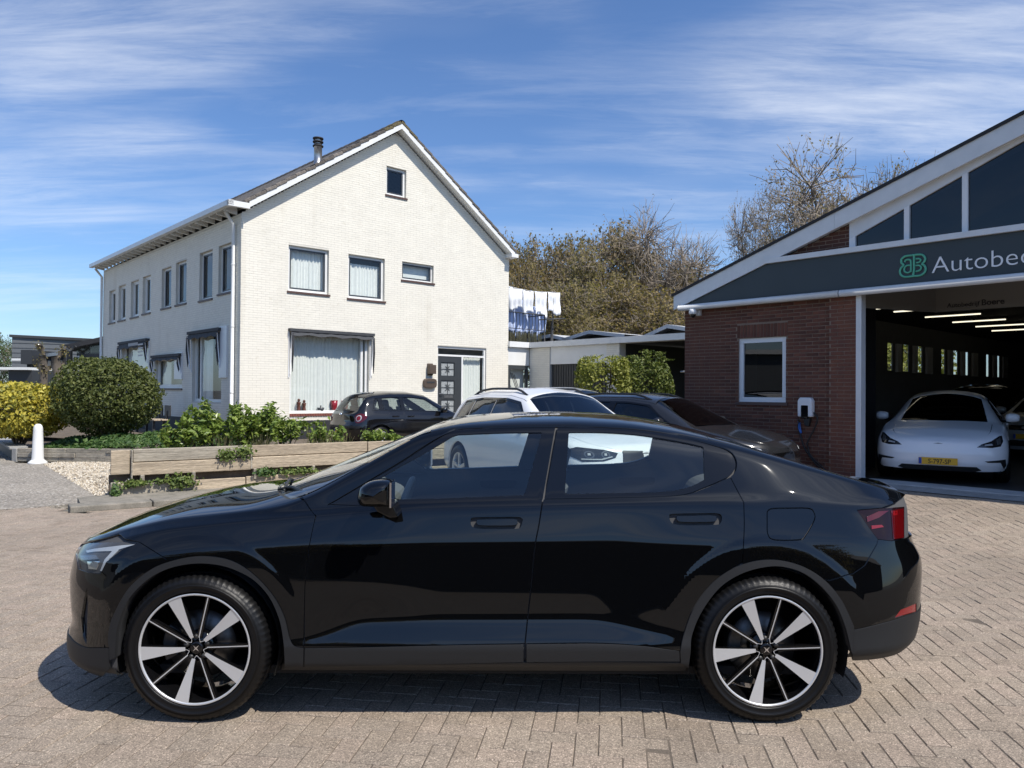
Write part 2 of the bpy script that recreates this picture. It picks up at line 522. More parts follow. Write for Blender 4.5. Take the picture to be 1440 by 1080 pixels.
def paver_mat():
    m_ = bpy.data.materials.new('paver')
    m_.use_nodes = True
    t = NT(m_.node_tree)
    b = t.n['Principled BSDF']
    b.inputs['Roughness'].default_value = 0.82
    b.inputs['Specular IOR Level'].default_value = 0.35
    g = t.add('ShaderNodeNewGeometry')
    oi = t.add('ShaderNodeObjectInfo')
    r = t.math('FRACT', t.math('ADD', g.outputs['Random Per Island'], oi.outputs['Random']))
    base = t.ramp(r, [(0.0, (0.256, 0.207, 0.160)), (0.25, (0.303, 0.250, 0.196)), (0.5, (0.273, 0.226, 0.179)), (0.75, (0.315, 0.253, 0.199)), (1.0, (0.287, 0.236, 0.183))])
    pos = g.outputs['Position']
    big = t.noise(pos, 0.55, 5, 0.6)
    base = t.mix(1.0, base, t.ramp(big, [(0.3, 0.84), (0.7, 1.12)]), 'MULTIPLY')
    stain = t.noise(t.mapping(pos, (3.1, 1.7, 0)), 1.3, 6, 0.65, 0.8)
    base = t.mix(1.0, base, t.ramp(stain, [(0.26, 0.74), (0.38, 0.97), (0.7, 1.03)]), 'MULTIPLY')
    track = t.noise(t.mapping(pos, (0, 0, 0), (0, 0, R(38)), (2.4, .12, 1)), 1.0, 4, 0.6)
    base = t.mix(1.0, base, t.ramp(track, [(0.3, 0.90), (0.55, 1.03)]), 'MULTIPLY')
    mid = t.noise(pos, 7.0, 4, 0.6)
    base = t.mix(1.0, base, t.ramp(mid, [(0.3, 0.92), (0.7, 1.08)]), 'MULTIPLY')
    # exposed aggregate: light and dark grains
    v = t.add('ShaderNodeTexVoronoi')
    t.l.new(pos, v.inputs['Vector'])
    v.inputs['Scale'].default_value = 210
    sep = t.add('ShaderNodeSeparateColor')
    t.l.new(v.outputs['Color'], sep.inputs[0])
    grain = t.ramp(sep.outputs[0], [(0.0, 0.50), (0.35, 0.90), (0.75, 1.08), (0.9, 1.32), (1.0, 2.0)])
    base = t.mix(1.0, base, grain, 'MULTIPLY')
    t.put(b.inputs['Base Color'], base)
    bn = t.add('ShaderNodeBump')
    bn.inputs['Strength'].default_value = 0.5
    bn.inputs['Distance'].default_value = 0.003
    t.l.new(t.noise(pos, 260, 3, 0.7), bn.inputs['Height'])
    t.l.new(bn.outputs[0], b.inputs['Normal'])
    return m_


M['paver'] = paver_mat()
M['joint_sand'] = mat('joint_sand', (0.15, 0.122, 0.095), 0.95, var=0.4, vscale=6, speck=(160, 0.3))


def chip_mat():
    m_ = bpy.data.materials.new('chip_seal')
    m_.use_nodes = True
    t = NT(m_.node_tree)
    b = t.n['Principled BSDF']
    b.inputs['Roughness'].default_value = 0.9
    g = t.add('ShaderNodeNewGeometry')
    pos = g.outputs['Position']
    v = t.add('ShaderNodeTexVoronoi')
    t.l.new(pos, v.inputs['Vector'])
    v.inputs['Scale'].default_value = 42
    sep = t.add('ShaderNodeSeparateColor')
    t.l.new(v.outputs['Color'], sep.inputs[0])
    c = t.ramp(sep.outputs[0], [(0.0, (0.15, 0.135, 0.115)), (0.5, (0.275, 0.245, 0.205)), (0.82, (0.33, 0.295, 0.245)), (0.95, (0.42, 0.39, 0.34)), (1.0, (0.55, 0.52, 0.47))])
    big = t.noise(pos, 0.8, 5, 0.6)
    c = t.mix(1.0, c, t.ramp(big, [(0.3, 0.85), (0.7, 1.15)]), 'MULTIPLY')
    t.put(b.inputs['Base Color'], c)
    bn = t.add('ShaderNodeBump')
    bn.inputs['Strength'].default_value = 0.7
    bn.inputs['Distance'].default_value = 0.01
    t.l.new(v.outputs['Distance'], bn.inputs['Height'])
    t.l.new(bn.outputs[0], b.inputs['Normal'])
    return m_


M['chip_seal'] = chip_mat()
M['gravel'] = leaf_mat('gravel', [(0.62, 0.56, 0.44), (0.45, 0.36, 0.25), (0.70, 0.65, 0.55), (0.30, 0.24, 0.17), (0.74, 0.70, 0.62)], 0.85, 0.0)
M['gravel_bed'] = mat('gravel_bed', (0.36, 0.30, 0.22), 0.95, var=0.4, vscale=12)
M['far_ground'] = mat('far_ground', (0.16, 0.155, 0.13), 0.95, var=0.3, vscale=0.3)


def painted_brick():
    """white masonry paint with rain streaks and grime of its own"""
    m_ = mat('white_brick', (0.815, 0.775, 0.675), 0.75, var=0.07, vscale=2.2, bump=0.12, bscale=60, objvar=0.02)
    t = NT(m_.node_tree)
    b = t.n['Principled BSDF']
    src = b.inputs['Base Color'].links[0].from_socket
    g = t.add('ShaderNodeNewGeometry')
    st = t.noise(t.mapping(g.outputs['Position'], (0, 0, 0), (0, 0, 0), (1.5, 1.5, .22)), 1.0, 5, .55)
    c = t.mix(1.0, src, t.ramp(st, [(0.26, (0.90, 0.885, 0.86)), (0.42, (1.0, 1.0, 1.0)), (0.8, (1.01, 1.01, 1.01))]), 'MULTIPLY')
    gr = t.noise(g.outputs['Position'], 9.0, 5, .7)
    c = t.mix(1.0, c, t.ramp(gr, [(0.30, (0.90, 0.885, 0.85)), (0.42, (1.0, 1.0, 1.0))]), 'MULTIPLY')
    c = t.mix(1.0, c, t.ramp(g.outputs['Random Per Island'], [(0.0, .97), (.5, 1.0), (1.0, 1.015)]), 'MULTIPLY')
    t.put(b.inputs['Base Color'], c)
    return m_


M['white_brick'] = painted_brick()
# ================================================================ car body surfaces
def gauss(a, sig, axis):
    if sig <= 0:
        return a
    r = int(4 * sig) + 1
    k = np.exp(-0.5 * (np.arange(-r, r + 1) / sig) ** 2)
    k /= k.sum()
    pad = [(0, 0)] * a.ndim
    pad[axis] = (r, r)
    b = np.pad(a, pad, mode='reflect', reflect_type='odd')
    return np.apply_along_axis(lambda q: np.convolve(q, k, 'valid'), axis, b)


def curve(pts, xs, sig=0.05):
    """piecewise curve through pts, softened with a gaussian of sig metres"""
    px = np.array([p[0] for p in pts], float)
    py = np.array([p[1] for p in pts], float)
    g = np.arange(px[0] - 0.4, px[-1] + 0.4, 0.01)
    s0 = (py[1] - py[0]) / (px[1] - px[0])
    s1 = (py[-1] - py[-2]) / (px[-1] - px[-2])
    y = np.interp(g, px, py)
    y = np.where(g < px[0], py[0] + s0 * (g - px[0]), y)
    y = np.where(g > px[-1], py[-1] + s1 * (g - px[-1]), y)
    y = gauss(y, sig / 0.01, 0)
    return np.interp(xs, g, y)


def spline(pts, step=0.05, closed=False):
    """Catmull-Rom through 2-D points, resampled"""
    P = [np.array(p, float) for p in pts]
    n = len(P)
    out = []
    segs = n if closed else n - 1
    for i in range(segs):
        if closed:
            a, b, c, d = P[(i - 1) % n], P[i], P[(i + 1) % n], P[(i + 2) % n]
        else:
            b, c = P[i], P[i + 1]
            a = P[i - 1] if i > 0 else 2 * b - c
            d = P[i + 2] if i + 2 < n else 2 * c - b
        m = max(2, int(np.ceil(np.linalg.norm(c - b) / step)))
        for k in range(m):
            t = k / m
            out.append(0.5 * ((2 * b) + (c - a) * t + (2 * a - 5 * b + 4 * c - d) * t * t + (3 * b - a - 3 * c + d) * t ** 3))
    if not closed:
        out.append(P[-1])
    return np.array(out)


def line(pts, step):
    P = [np.array(p, float) for p in pts]
    out = []
    for b, c in zip(P[:-1], P[1:]):
        m = max(1, int(np.ceil(np.linalg.norm(c - b) / step)))
        out += [b + (c - b) * k / m for k in range(m)]
    out.append(P[-1])
    return np.array(out)


def inside(poly, pts):
    poly, pts = np.asarray(poly), np.asarray(pts)
    x, y = pts[:, 0], pts[:, 1]
    res = np.zeros(len(pts), bool)
    x1, y1 = poly[:, 0], poly[:, 1]
    x2, y2 = np.roll(x1, -1), np.roll(y1, -1)
    for a, b, c, d in zip(x1, y1, x2, y2):
        if b == d:
            continue
        res ^= ((b > y) != (d > y)) & (x < (c - a) * (y - b) / (d - b) + a)
    return res


def seg_dist(poly, pts):
    poly, pts = np.asarray(poly), np.asarray(pts)
    best = np.full(len(pts), 1e9)
    for a, b in zip(poly, np.roll(poly, -1, 0)):
        d = b - a
        L = max(d @ d, 1e-12)
        t = np.clip(((pts - a) @ d) / L, 0, 1)
        q = pts - (a + t[:, None] * d)
        best = np.minimum(best, np.sqrt((q ** 2).sum(1)))
    return best


def area2(p):
    p = np.asarray(p)
    q = np.roll(p, -1, 0)
    return (p[:, 0] * q[:, 1] - q[:, 0] * p[:, 1]).sum()


def clean(p, eps=1e-4):
    out = [p[0]]
    for q in p[1:]:
        if np.linalg.norm(q - out[-1]) > eps:
            out.append(q)
    if len(out) > 2 and np.linalg.norm(out[0] - out[-1]) <= eps:
        out.pop()
    return np.array(out)


def inset(p, d):
    """move a closed polygon inwards by d"""
    p = clean(np.asarray(p, float))
    if d == 0:
        return p
    s = 1 if area2(p) > 0 else -1
    e = np.roll(p, -1, 0) - p
    e /= np.linalg.norm(e, axis=1)[:, None] + 1e-12
    n = np.stack((-e[:, 1], e[:, 0]), 1) * s
    b = n + np.roll(n, 1, 0)
    L = (b ** 2).sum(1)
    b = b / np.maximum(L, 0.5)[:, None] * 2
    return clean(p + b * d)


class Surf:
    """half body (y <= 0) as a table of points over (station i, section j); keys give the section corners.
    keys: list of (y-curve, z-curve); the last key is the outer edge of the top, zt its middle line"""
    def __init__(s, xf, xr, keys, zt, front, rear, nose, tail, N=420, per=12, su=4.0, top_n=26, top_pow=2.3, dens=0.86, sx=0.05, flare=()):
        t = np.linspace(0, 1, N)
        x = xf + (xr - xf) * (t - dens * np.sin(2 * np.pi * t) / (2 * np.pi))
        s.x = x
        Y = np.array([curve(k[0], x, sx) for k in keys])
        Z = np.array([curve(k[1], x, sx) for k in keys])
        zt = curve(zt, x, sx)
        K = len(keys)
        rows_y, rows_z = [], []
        for k in range(K - 1):
            for q in range(per):
                f = q / per
                rows_y.append(Y[k] * (1 - f) + Y[k + 1] * f)
                rows_z.append(Z[k] * (1 - f) + Z[k + 1] * f)
        for q in range(top_n + 1):
            f = 1 - q / top_n
            f = f ** 1.15
            rows_y.append(Y[-1] * f)
            rows_z.append(Z[-1] + (zt - Z[-1]) * (1 - f ** top_pow))
        y = gauss(np.array(rows_y), su, 0)
        z = gauss(np.array(rows_z), su, 0)
        y[-1] = 0
        y = np.maximum(y, 0)
        s.per, s.K, s.top_n = per, K, top_n
        x0, L, n = front
        tf = np.clip((x0 - x) / L, 0, 1)
        pf = (1 - tf ** n) ** (1 / n)
        x0, L, n = rear
        tr_ = np.clip((x - x0) / L, 0, 1)
        pr = (1 - tr_ ** n) ** (1 / n)
        # nose / tail profiles seen from the side
        X = np.repeat(x[None], len(y), 0)
        if nose:
            X = X + curve(nose, z, 0.02) * (tf ** 1.5)
        if tail:
            X = X + curve(tail, z, 0.015) * (tr_ ** 1.5)
        y = y * (pf * pr)[None]
        for (xa, za) in flare:
            # raised lip round the wheel arch
            q = np.hypot(X - xa, z - za)
            k = np.clip((.538 - q) / .034, 0, 1)
            k = k * k * (3 - 2 * k)
            back = np.clip((z - .50) / .22, 0, 1)
            y = y + .0048 * k * back * np.clip((.95 - z) / .05, 0, 1)
        s.P = np.stack((X, -y, z), -1).transpose(1, 0, 2)      # (N, M, 3)
        s.N_, s.M_ = s.P.shape[:2]
        di = np.gradient(s.P, axis=0)
        dj = np.gradient(s.P, axis=1)
        nn = np.cross(di, dj)
        nn /= np.linalg.norm(nn, axis=2)[..., None] + 1e-12
        mid = nn[s.N_ // 2, per * (K - 2) // 2]
        if mid[1] > 0:
            nn = -nn
        nn[:, -1, 1] = 0
        s.Nn = nn / (np.linalg.norm(nn, axis=2)[..., None] + 1e-12)
        jr = min(per * (K // 2), s.M_ - 2)
        ds = np.linalg.norm(np.diff(s.P[:, jr], axis=0), axis=1)
        s.s = np.concatenate(([0], np.cumsum(np.maximum(ds, 1e-5))))
        dv = np.median(np.linalg.norm(np.diff(s.P[s.N_ // 6: -s.N_ // 6], axis=1), axis=2), axis=0)
        s.v = np.concatenate(([0], np.cumsum(np.maximum(dv, 2e-4))))
        s.tr = None

    def jk(s, k):
        return k * s.per if k <= s.K - 1 else (s.K - 1) * s.per + (k - s.K + 1) * s.top_n

    def dom(s, x, k):
        """domain point from station x and key number k (fractions allowed)"""
        i = np.interp(x, s.x, np.arange(s.N_))
        return np.array((np.interp(i, np.arange(s.N_), s.s), np.interp(s.jk(k), np.arange(s.M_), s.v)))

    def at(s, sv, tab=None):
        tab = s.P if tab is None else tab
        sv = np.asarray(sv, float)
        i = np.interp(sv[:, 0], s.s, np.arange(s.N_))
        j = np.interp(sv[:, 1], s.v, np.arange(s.M_))
        return s._bil(tab, i, j)

    def _bil(s, tab, i, j):
        i0 = np.clip(np.floor(i).astype(int), 0, s.N_ - 2)
        j0 = np.clip(np.floor(j).astype(int), 0, s.M_ - 2)
        a = (i - i0)[:, None]
        b = (j - j0)[:, None]
        return tab[i0, j0] * (1 - a) * (1 - b) + tab[i0 + 1, j0] * a * (1 - b) + tab[i0, j0 + 1] * (1 - a) * b + tab[i0 + 1, j0 + 1] * a * b

    def set_view(s, proj, eye=None, jmax=None):
        """proj: body points (n,3) -> (n,2) in which outlines are given; eye: body-space eye point for the facing test"""
        s.tr = proj(s.P.reshape(-1, 3)).reshape(s.N_, s.M_, 2)
        if eye is not None:
            f = ((np.array(eye) - s.P) * s.Nn).sum(2) > 0
        else:
            f = s.Nn[..., 1] < 0.02
        if jmax is not None:
            f[:, jmax:] = False
        s.face = f

    def pick(s, pts):
        """outline points -> domain points"""
        pts = np.atleast_2d(np.asarray(pts, float))
        big = np.where(s.face, 0.0, 1e6)
        out = []
        for p in pts:
            d = ((s.tr - p) ** 2).sum(2) + big
            k = int(np.argmin(d))
            i, j = float(k // s.M_), float(k % s.M_)
            for _ in range(6):
                i = min(max(i, 0), s.N_ - 1.001)
                j = min(max(j, 0), s.M_ - 1.001)
                ia, ja = np.array([i]), np.array([j])
                q = s._bil(s.tr, ia, ja)[0]
                i0, j0 = min(int(i), s.N_ - 2), min(int(j), s.M_ - 2)
                gi = s.tr[i0 + 1, j0] - s.tr[i0, j0]
                gj = s.tr[i0, j0 + 1] - s.tr[i0, j0]
                D = gi[0] * gj[1] - gi[1] * gj[0]
                if abs(D) < 1e-9:
                    break
                e = p - q
                a = (e[0] * gj[1] - e[1] * gj[0]) / D
                b = (gi[0] * e[1] - gi[1] * e[0]) / D
                i += float(np.clip(a, -1.5, 1.5))
                j += float(np.clip(b, -1.5, 1.5))
            i = min(max(i, 0), s.N_ - 1)
            j = min(max(j, 0), s.M_ - 1)
            out.append((np.interp(i, np.arange(s.N_), s.s), np.interp(j, np.arange(s.M_), s.v)))
        return np.array(out)

    def panel(s, outer, holes=(), gap=0.003, off=0.0, flange=0.015, step=0.03, centre=False, hole_gap=None, dense=0.02):
        """triangulated patch of the surface; returns verts, normals, faces (half body)"""
        o = inset(dense_poly(outer, dense), gap)
        hs = [inset(dense_poly(h, dense), -(gap if hole_gap is None else hole_gap)) for h in holes]
        lo, hi = o.min(0), o.max(0)
        gx, gy = np.meshgrid(np.arange(lo[0], hi[0], step), np.arange(lo[1], hi[1], step * 0.8))
        g = np.stack((gx.ravel(), gy.ravel()), 1)
        keep = inside(o, g) & (seg_dist(o, g) > step * 0.35)
        for h in hs:
            keep &= ~inside(h, g) & (seg_dist(h, g) > step * 0.35)
        g = g[keep]
        vs = [*map(tuple, o)]
        ed = [(i, (i + 1) % len(o)) for i in range(len(o))]
        for h in hs:
            b = len(vs)
            vs += [*map(tuple, h)]
            ed += [(b + i, b + (i + 1) % len(h)) for i in range(len(h))]
        vs += [*map(tuple, g)]
        res = delaunay_2d_cdt([Vector(p) for p in vs], ed, [], 0, 1e-7)
        V = np.array([tuple(p) for p in res[0]])
        F = [tuple(f) for f in res[2]]
        cen = np.array([V[list(f)].mean(0) for f in F])
        ok = inside(o, cen)
        for h in hs:
            ok &= ~inside(h, cen)
        F = [f for f, k in zip(F, ok) if k]
        P = s.at(V)
        Nn = s.at(V, s.Nn)
        Nn /= np.linalg.norm(Nn, axis=1)[:, None] + 1e-12
        offs = off(V) if callable(off) else off
        P = P + Nn * (offs[:, None] if isinstance(offs, np.ndarray) else offs)
        if centre:
            c = np.abs(P[:, 1]) < 0.006
            P[c, 1] = 0
        # outward orientation
        F2 = []
        for f in F:
            n = np.cross(P[f[1]] - P[f[0]], P[f[2]] - P[f[0]])
            F2.append(f if n @ Nn[f[0]] > 0 else f[::-1])
        F = F2
        nv = [*P]
        nn = [*Nn]
        nf = [(f, None) for f in F]
        if flange:
            cnt = set()
            for f in F:
                for a, b in zip(f, f[1:] + f[:1]):
                    cnt.add((a, b))
            inner, acc = {}, {}
            quads = []
            for (a, b) in cnt:
                if (b, a) in cnt:
                    continue
                if centre and abs(P[a][1]) < 0.006 and abs(P[b][1]) < 0.006:
                    continue
                fn = np.cross(P[b] - P[a], Nn[a])
                fn /= np.linalg.norm(fn) + 1e-12
                for q in (a, b):
                    acc[q] = acc.get(q, 0) + fn
                quads.append((a, b))
            for q, fn in acc.items():
                inner[q] = len(nv)
                nv.append(P[q] - Nn[q] * flange)
                nn.append(fn / (np.linalg.norm(fn) + 1e-12))
            for a, b in quads:
                nf.append(((b, a, inner[a], inner[b]), None))
        used = sorted({i for f, _ in nf for i in f})
        ren = {u: i for i, u in enumerate(used)}
        return np.array(nv)[used], np.array(nn)[used], [tuple(ren[i] for i in f) for f, _ in nf]


def dense_poly(p, step):
    p = np.asarray(p, float)
    return clean(line([*p, p[0]], step)[:-1])


def patch_mesh(name, parts, mats, mirror=False, both=False):
    """parts: list of (V,N,F,material index)"""
    V, Nn, F, MI = [], [], [], []
    for (v, n, f, mi) in parts:
        sides = [1, -1] if both else ([-1] if mirror else [1])
        for sgn in sides:
            b = len(V)
            q = np.array(v)
            r = np.array(n)
            if sgn < 0:
                q = q * (1, -1, 1)
                r = r * (1, -1, 1)
            V += [*q]
            Nn += [*r]
            F += [tuple(b + i for i in (g if sgn > 0 else g[::-1])) for g in f]
            MI += [mi] * len(f)
    me = bpy.data.meshes.new(name)
    me.from_pydata([tuple(p) for p in V], [], F)
    for m_ in (mats if isinstance(mats, (list, tuple)) else [mats]):
        me.materials.append(m_)
    me.polygons.foreach_set('material_index', MI)
    me.polygons.foreach_set('use_smooth', [True] * len(F))
    me.normals_split_custom_set_from_vertices([tuple(p) for p in Nn])
    me.update()
    return me


# ---------------------------------------------------------------- wheels (axle along y, outer face towards -y)
def tyre_mesh(name, Ro, Ri, w, treads=72):
    mb = MB()
    h = w / 2
    sh = Ro - 0.012
    prof = [(Ri - 0.004, -h + 0.022), (Ri + 0.004, -h + 0.012), (Ri + 0.010, -h + 0.007), (Ri + 0.014, -h + 0.010), (Ri + 0.03, -h + 0.002), ((Ri + Ro) / 2, -h - 0.004), (Ro - 0.045, -h + 0.001),
            (Ro - 0.026, -h + 0.008), (sh, -h + 0.020), (Ro - 0.004, -h + 0.036), (Ro, -h + 0.052), (Ro, -h + 0.066), (Ro - 0.007, -h + 0.068), (Ro - 0.007, -h + 0.076), (Ro, -h + 0.078), (Ro + 0.001, 0)]
    prof += [(r, -z) for r, z in prof[::-1][1:]]
    nk = treads * 3
    def mod(k, j, r, z):
        lug = k % 3 == 0
        if j in (8, 9, 10, 11) or j in (len(prof) - 9, len(prof) - 10, len(prof) - 11, len(prof) - 12):
            return r - (0.006 if lug else 0)
        return r
    mb.lathe(prof, nk, 'y', mod=mod)
    # raised ring on the side wall
    me = mb.mesh(name, [M['rubber']])
    return me


def build_wheel(parent, x, y, z, side, Ro, Rr, w, style, kit, rot=0.0):
    """kit holds the shared meshes; side -1: outer face towards -y"""
    o = link('wheel', kit['barrel'], parent)
    o.location = (x, y, z)
    o.rotation_euler = (0, 0, 0 if side < 0 else math.pi)
    for nm, key in (('tyre', 'tyre'), ('brake_disc', 'disc'), ('brake_caliper', 'caliper'), ('rim_ring', 'ring'), ('hub_cap', 'cap')):
        if key in kit:
            link(nm, kit[key], o)
    if 'spoke' in kit:
        for k in range(kit['n']):
            sp = link('spoke', kit['spoke'], o)
            sp.rotation_euler = (0, rot + 2 * math.pi * k / kit['n'], 0)
    if 'blade' in kit:
        for k in range(kit['n']):
            sp = link('spoke_blade', kit['blade'], o)
            sp.rotation_euler = (0, rot + 2 * math.pi * k / kit['n'], 0)
    if 'nut' in kit:
        for k in range(5):
            sp = link('wheel_nut', kit['nut'], o)
            a = rot + R(36) + 2 * math.pi * k / 5
            sp.location = (0.056 * math.cos(a), -w / 2 + 0.028, 0.056 * math.sin(a))
    return o
# ================================================================ ground
THETA = R(42.14)
EX = Vector((math.cos(THETA), math.sin(THETA), 0))      # along the house gable, away to the right
EY = Vector((-math.sin(THETA), math.cos(THETA), 0))     # along the house side and the workshop front, away to the left
EZ = Vector((0, 0, 1))

mb = MB()
mb.add([(-700, -500, -.06), (700, -500, -.06), (700, 1200, -.06), (-700, 1200, -.06)], [(0, 1, 2, 3)])
tag(mb.build('ground', [M['far_ground']]), kind='structure')
# workshop front line, needed for the edge of the paving
WF0 = at_depth(1208, 676, 12.0)                          # foot of the door frame, a little above the yard
WORK = WF0 + EY * 3.79 * 12.0 / 13.77                                   # far corner of the workshop
# paving: joint sand below, herringbone bricks laid on it
edge = [ground(x, y) for x, y in ((-420, 735), (-120, 722), (0, 717), (60, 713), (118, 722), (150, 712))]
sand = [(-13, -16, 0), (15, -16, 0), (19, 6, 0)] + [tuple(WF0 - EY * 12 - EX * .05), tuple(WORK - EX * .05), (6.5, 27, 0), (-1.0, 27, 0), (-5.0, 14.5, 0)] + [tuple(p) for p in edge[::-1]] + [(-12, 9, 0)]
mb = MB()
mb.add([(p[0], p[1], -.0040) for p in sand], [tuple(range(len(sand)))])
paving = tag(mb.build('paving', [M['joint_sand']]), kind='structure')
PV_A = R(-7.5)
pa = Vector((math.cos(PV_A), math.sin(PV_A), 0))
pb = Vector((-math.sin(PV_A), math.cos(PV_A), 0))
PL, PW, JG = .210, .105, .0045
RAMP = 3.0
def ramp_z(p):
    d = (Vector((p[0], p[1], 0)) - Vector((WORK.x, WORK.y, 0))).dot(-EX)
    return WORK.z * min(1, max(0.0, 1 - d / RAMP))


mb = MB()
ra_, rb0 = WORK + EY * .6, WF0 - EY * 13
mb.add([tuple(ra_ - EZ * .0040), tuple(rb0 - EZ * .0040), (rb0.x - EX.x * RAMP, rb0.y - EX.y * RAMP, -.0032), (ra_.x - EX.x * RAMP, ra_.y - EX.y * RAMP, -.006)], [(3, 2, 1, 0)])
tag(mb.build('ramp', [M['joint_sand']]), kind='structure')
sand2 = np.array([(p[0], p[1]) for p in sand])


def paver_verts(c, along, across, rz, seed):
    r_ = random.Random(seed)
    hl, hw = PL / 2 - JG / 2, PW / 2 - JG / 2
    ch = .003
    tx, ty, dz = r_.gauss(0, .006), r_.gauss(0, .006), r_.gauss(0, .0013)
    v = []
    for (ins, z) in ((0, -.010), (0, -.0036), (ch, 0)):
        for sx, sy in ((-1, -1), (1, -1), (1, 1), (-1, 1)):
            a, b = sx * (hl - ins), sy * (hw - ins)
            v.append((a, b, z))
    return v, (tx, ty, dz)


PF = [(8, 9, 10, 11)] + [(k + i, k + (i + 1) % 4, k + 4 + (i + 1) % 4, k + 4 + i) for k in (0, 4) for i in range(4)]
lst = []
nn_ = 190
for i in range(-nn_, nn_):
    for j in range(-nn_, nn_):
        # 90 degree herringbone on a grid of half lengths
        q = (i - j) % 4
        if q == 0:
            cx, cy, horiz = i + 1.0, j + 0.5, True
        elif q == 3:
            cx, cy, horiz = i + 0.5, j + 1.0, False
        else:
            continue
        p = pa * (cx * PW) + pb * (cy * PW)
        p = p + Vector((0.0, 6.0, 0))
        if not (2.35 < p.y < 19):
            continue
        if abs(p.x) > .70 * p.y + 2.8:
            continue
        lst.append((p, horiz))
pts = np.array([(p.x, p.y) for p, _ in lst])
ok = inside(sand2, pts)
lst = [l for l, k in zip(lst, ok) if k]
pts = pts[ok]
# the largest in view: near, and not below the car
pp = project(np.c_[pts, np.zeros(len(pts))])
vis = (pp[:, 0] > -10) & (pp[:, 0] < 1450) & (pp[:, 1] < 1090)
under = (np.abs(pts[:, 0]) < 2.25) & (pts[:, 1] > 3.75) & (pts[:, 1] < 9)
score = np.where(vis & ~under, pts[:, 1] ** 3 / (1), 1e9)
order = np.argsort(score)
single = set(order[:300].tolist())
mb = MB()
protos = []
for k in range(4):
    v, _ = paver_verts(None, None, None, 0, k)
    q = MB()
    q.add(v, PF)
    protos.append(q.mesh('paver', [M['paver']]))
for n_, (p, horiz) in enumerate(lst):
    v, (tx, ty, dz) = paver_verts(None, None, None, 0, n_)
    a, b = (pa, pb) if horiz else (pb, -pa)
    if n_ in single:
        o = bpy.data.objects.new('paver', protos[n_ % 4])
        COL.objects.link(o)
        o.parent = paving
        o.location = (p.x, p.y, dz)
        o.rotation_euler = (tx, ty, PV_A + (0 if horiz else math.pi / 2))
        continue
    q = [p + a * x + b * y + EZ * (z + dz + x * ty + y * tx) for x, y, z in v]
    mb.add([c + EZ * ramp_z(c) for c in q], PF)
field = mb.build('paver_field', [M['paver']], paving)
field['kind'] = 'stuff'

# pavement of rolled chippings on the left
chip = [ground(x, y) for x, y in ((-420, 735), (-120, 722), (0, 717), (60, 713), (118, 707), (134, 697), (60, 653), (22, 651), (-4, 628), (-60, 600), (-400, 572), (-900, 580))]
mb = MB()
n = len(chip)
mb.add([(p.x, p.y, .006) for p in chip] + [(p.x, p.y, -.05) for p in chip], [tuple(range(n))[::-1]] + [(i, (i + 1) % n, n + (i + 1) % n, n + i) for i in range(n)])
tag(fixed_normals(mb.build('pavement', [M['chip_seal']])), kind='structure')
# ================================================================ buildings: helpers
class Frame:
    """local frame of a building; a wall is given by a start, a direction along it and its outward direction"""
    def __init__(s, o):
        s.o = Vector(o)

    def loc(s, P):
        d = Vector(P) - s.o
        return Vector((d.dot(EX), d.dot(EY), d.z))

    def hit(s, px_, py_, axis, c):
        """ray through a photo pixel meets the local plane axis=c"""
        d = ray(px_, py_)
        e = EX if axis == 'x' else EY
        o = Vector((0, 0, CAM_H))
        t = (c - (o - s.o).dot(e)) / d.dot(e)
        return s.loc(o + d * t)


class Wall:
    def __init__(s, origin, a, out):
        s.o, s.a, s.n = Vector(origin), Vector(a), Vector(out)

    def p(s, a, n, z):
        return s.o + s.a * a + s.n * n + EZ * z

    def box(s, mb, a0, a1, n0, n1, z0, z1, mi=0):
        c = s.p((a0 + a1) / 2, (n0 + n1) / 2, (z0 + z1) / 2)
        return mb.obox(c, s.a * (abs(a1 - a0) / 2), s.n * (abs(n1 - n0) / 2), EZ * (abs(z1 - z0) / 2), mi)


def flip_ok(mb_obj):
    return fixed_normals(mb_obj)


def flat_wall(mb, W, poly, holes, depth=.13, mi=0):
    """wall face with openings and their reveals"""
    vs, ed = [], []
    for pl in [poly, *holes]:
        b = len(vs)
        vs += [Vector(q) for q in pl]
        ed += [(b + i, b + (i + 1) % len(pl)) for i in range(len(pl))]
    res = delaunay_2d_cdt(vs, ed, [], 0, 1e-6)
    V = np.array([tuple(q) for q in res[0]])
    F = [tuple(f) for f in res[2]]
    cen = np.array([V[list(f)].mean(0) for f in F])
    k = inside(np.array(poly), cen)
    for h in holes:
        k &= ~inside(np.array(h), cen)
    flip = W.a.cross(EZ).dot(W.n) < 0
    mb.add([W.p(q[0], 0, q[1]) for q in V], [(f[::-1] if flip else f) for f, g in zip(F, k) if g], mi)
    for h in holes:
        n_ = len(h)
        cc = np.mean(np.array(h), 0)
        for i in range(n_):
            q, r = h[i], h[(i + 1) % n_]
            pts4 = [W.p(q[0], 0, q[1]), W.p(r[0], 0, r[1]), W.p(r[0], -depth, r[1]), W.p(q[0], -depth, q[1])]
            nm = (pts4[1] - pts4[0]).cross(pts4[3] - pts4[0])
            to = W.p(cc[0], -depth / 2, cc[1]) - pts4[0]
            mb.add(pts4, [(0, 1, 2, 3) if nm.dot(to) > 0 else (3, 2, 1, 0)], mi)


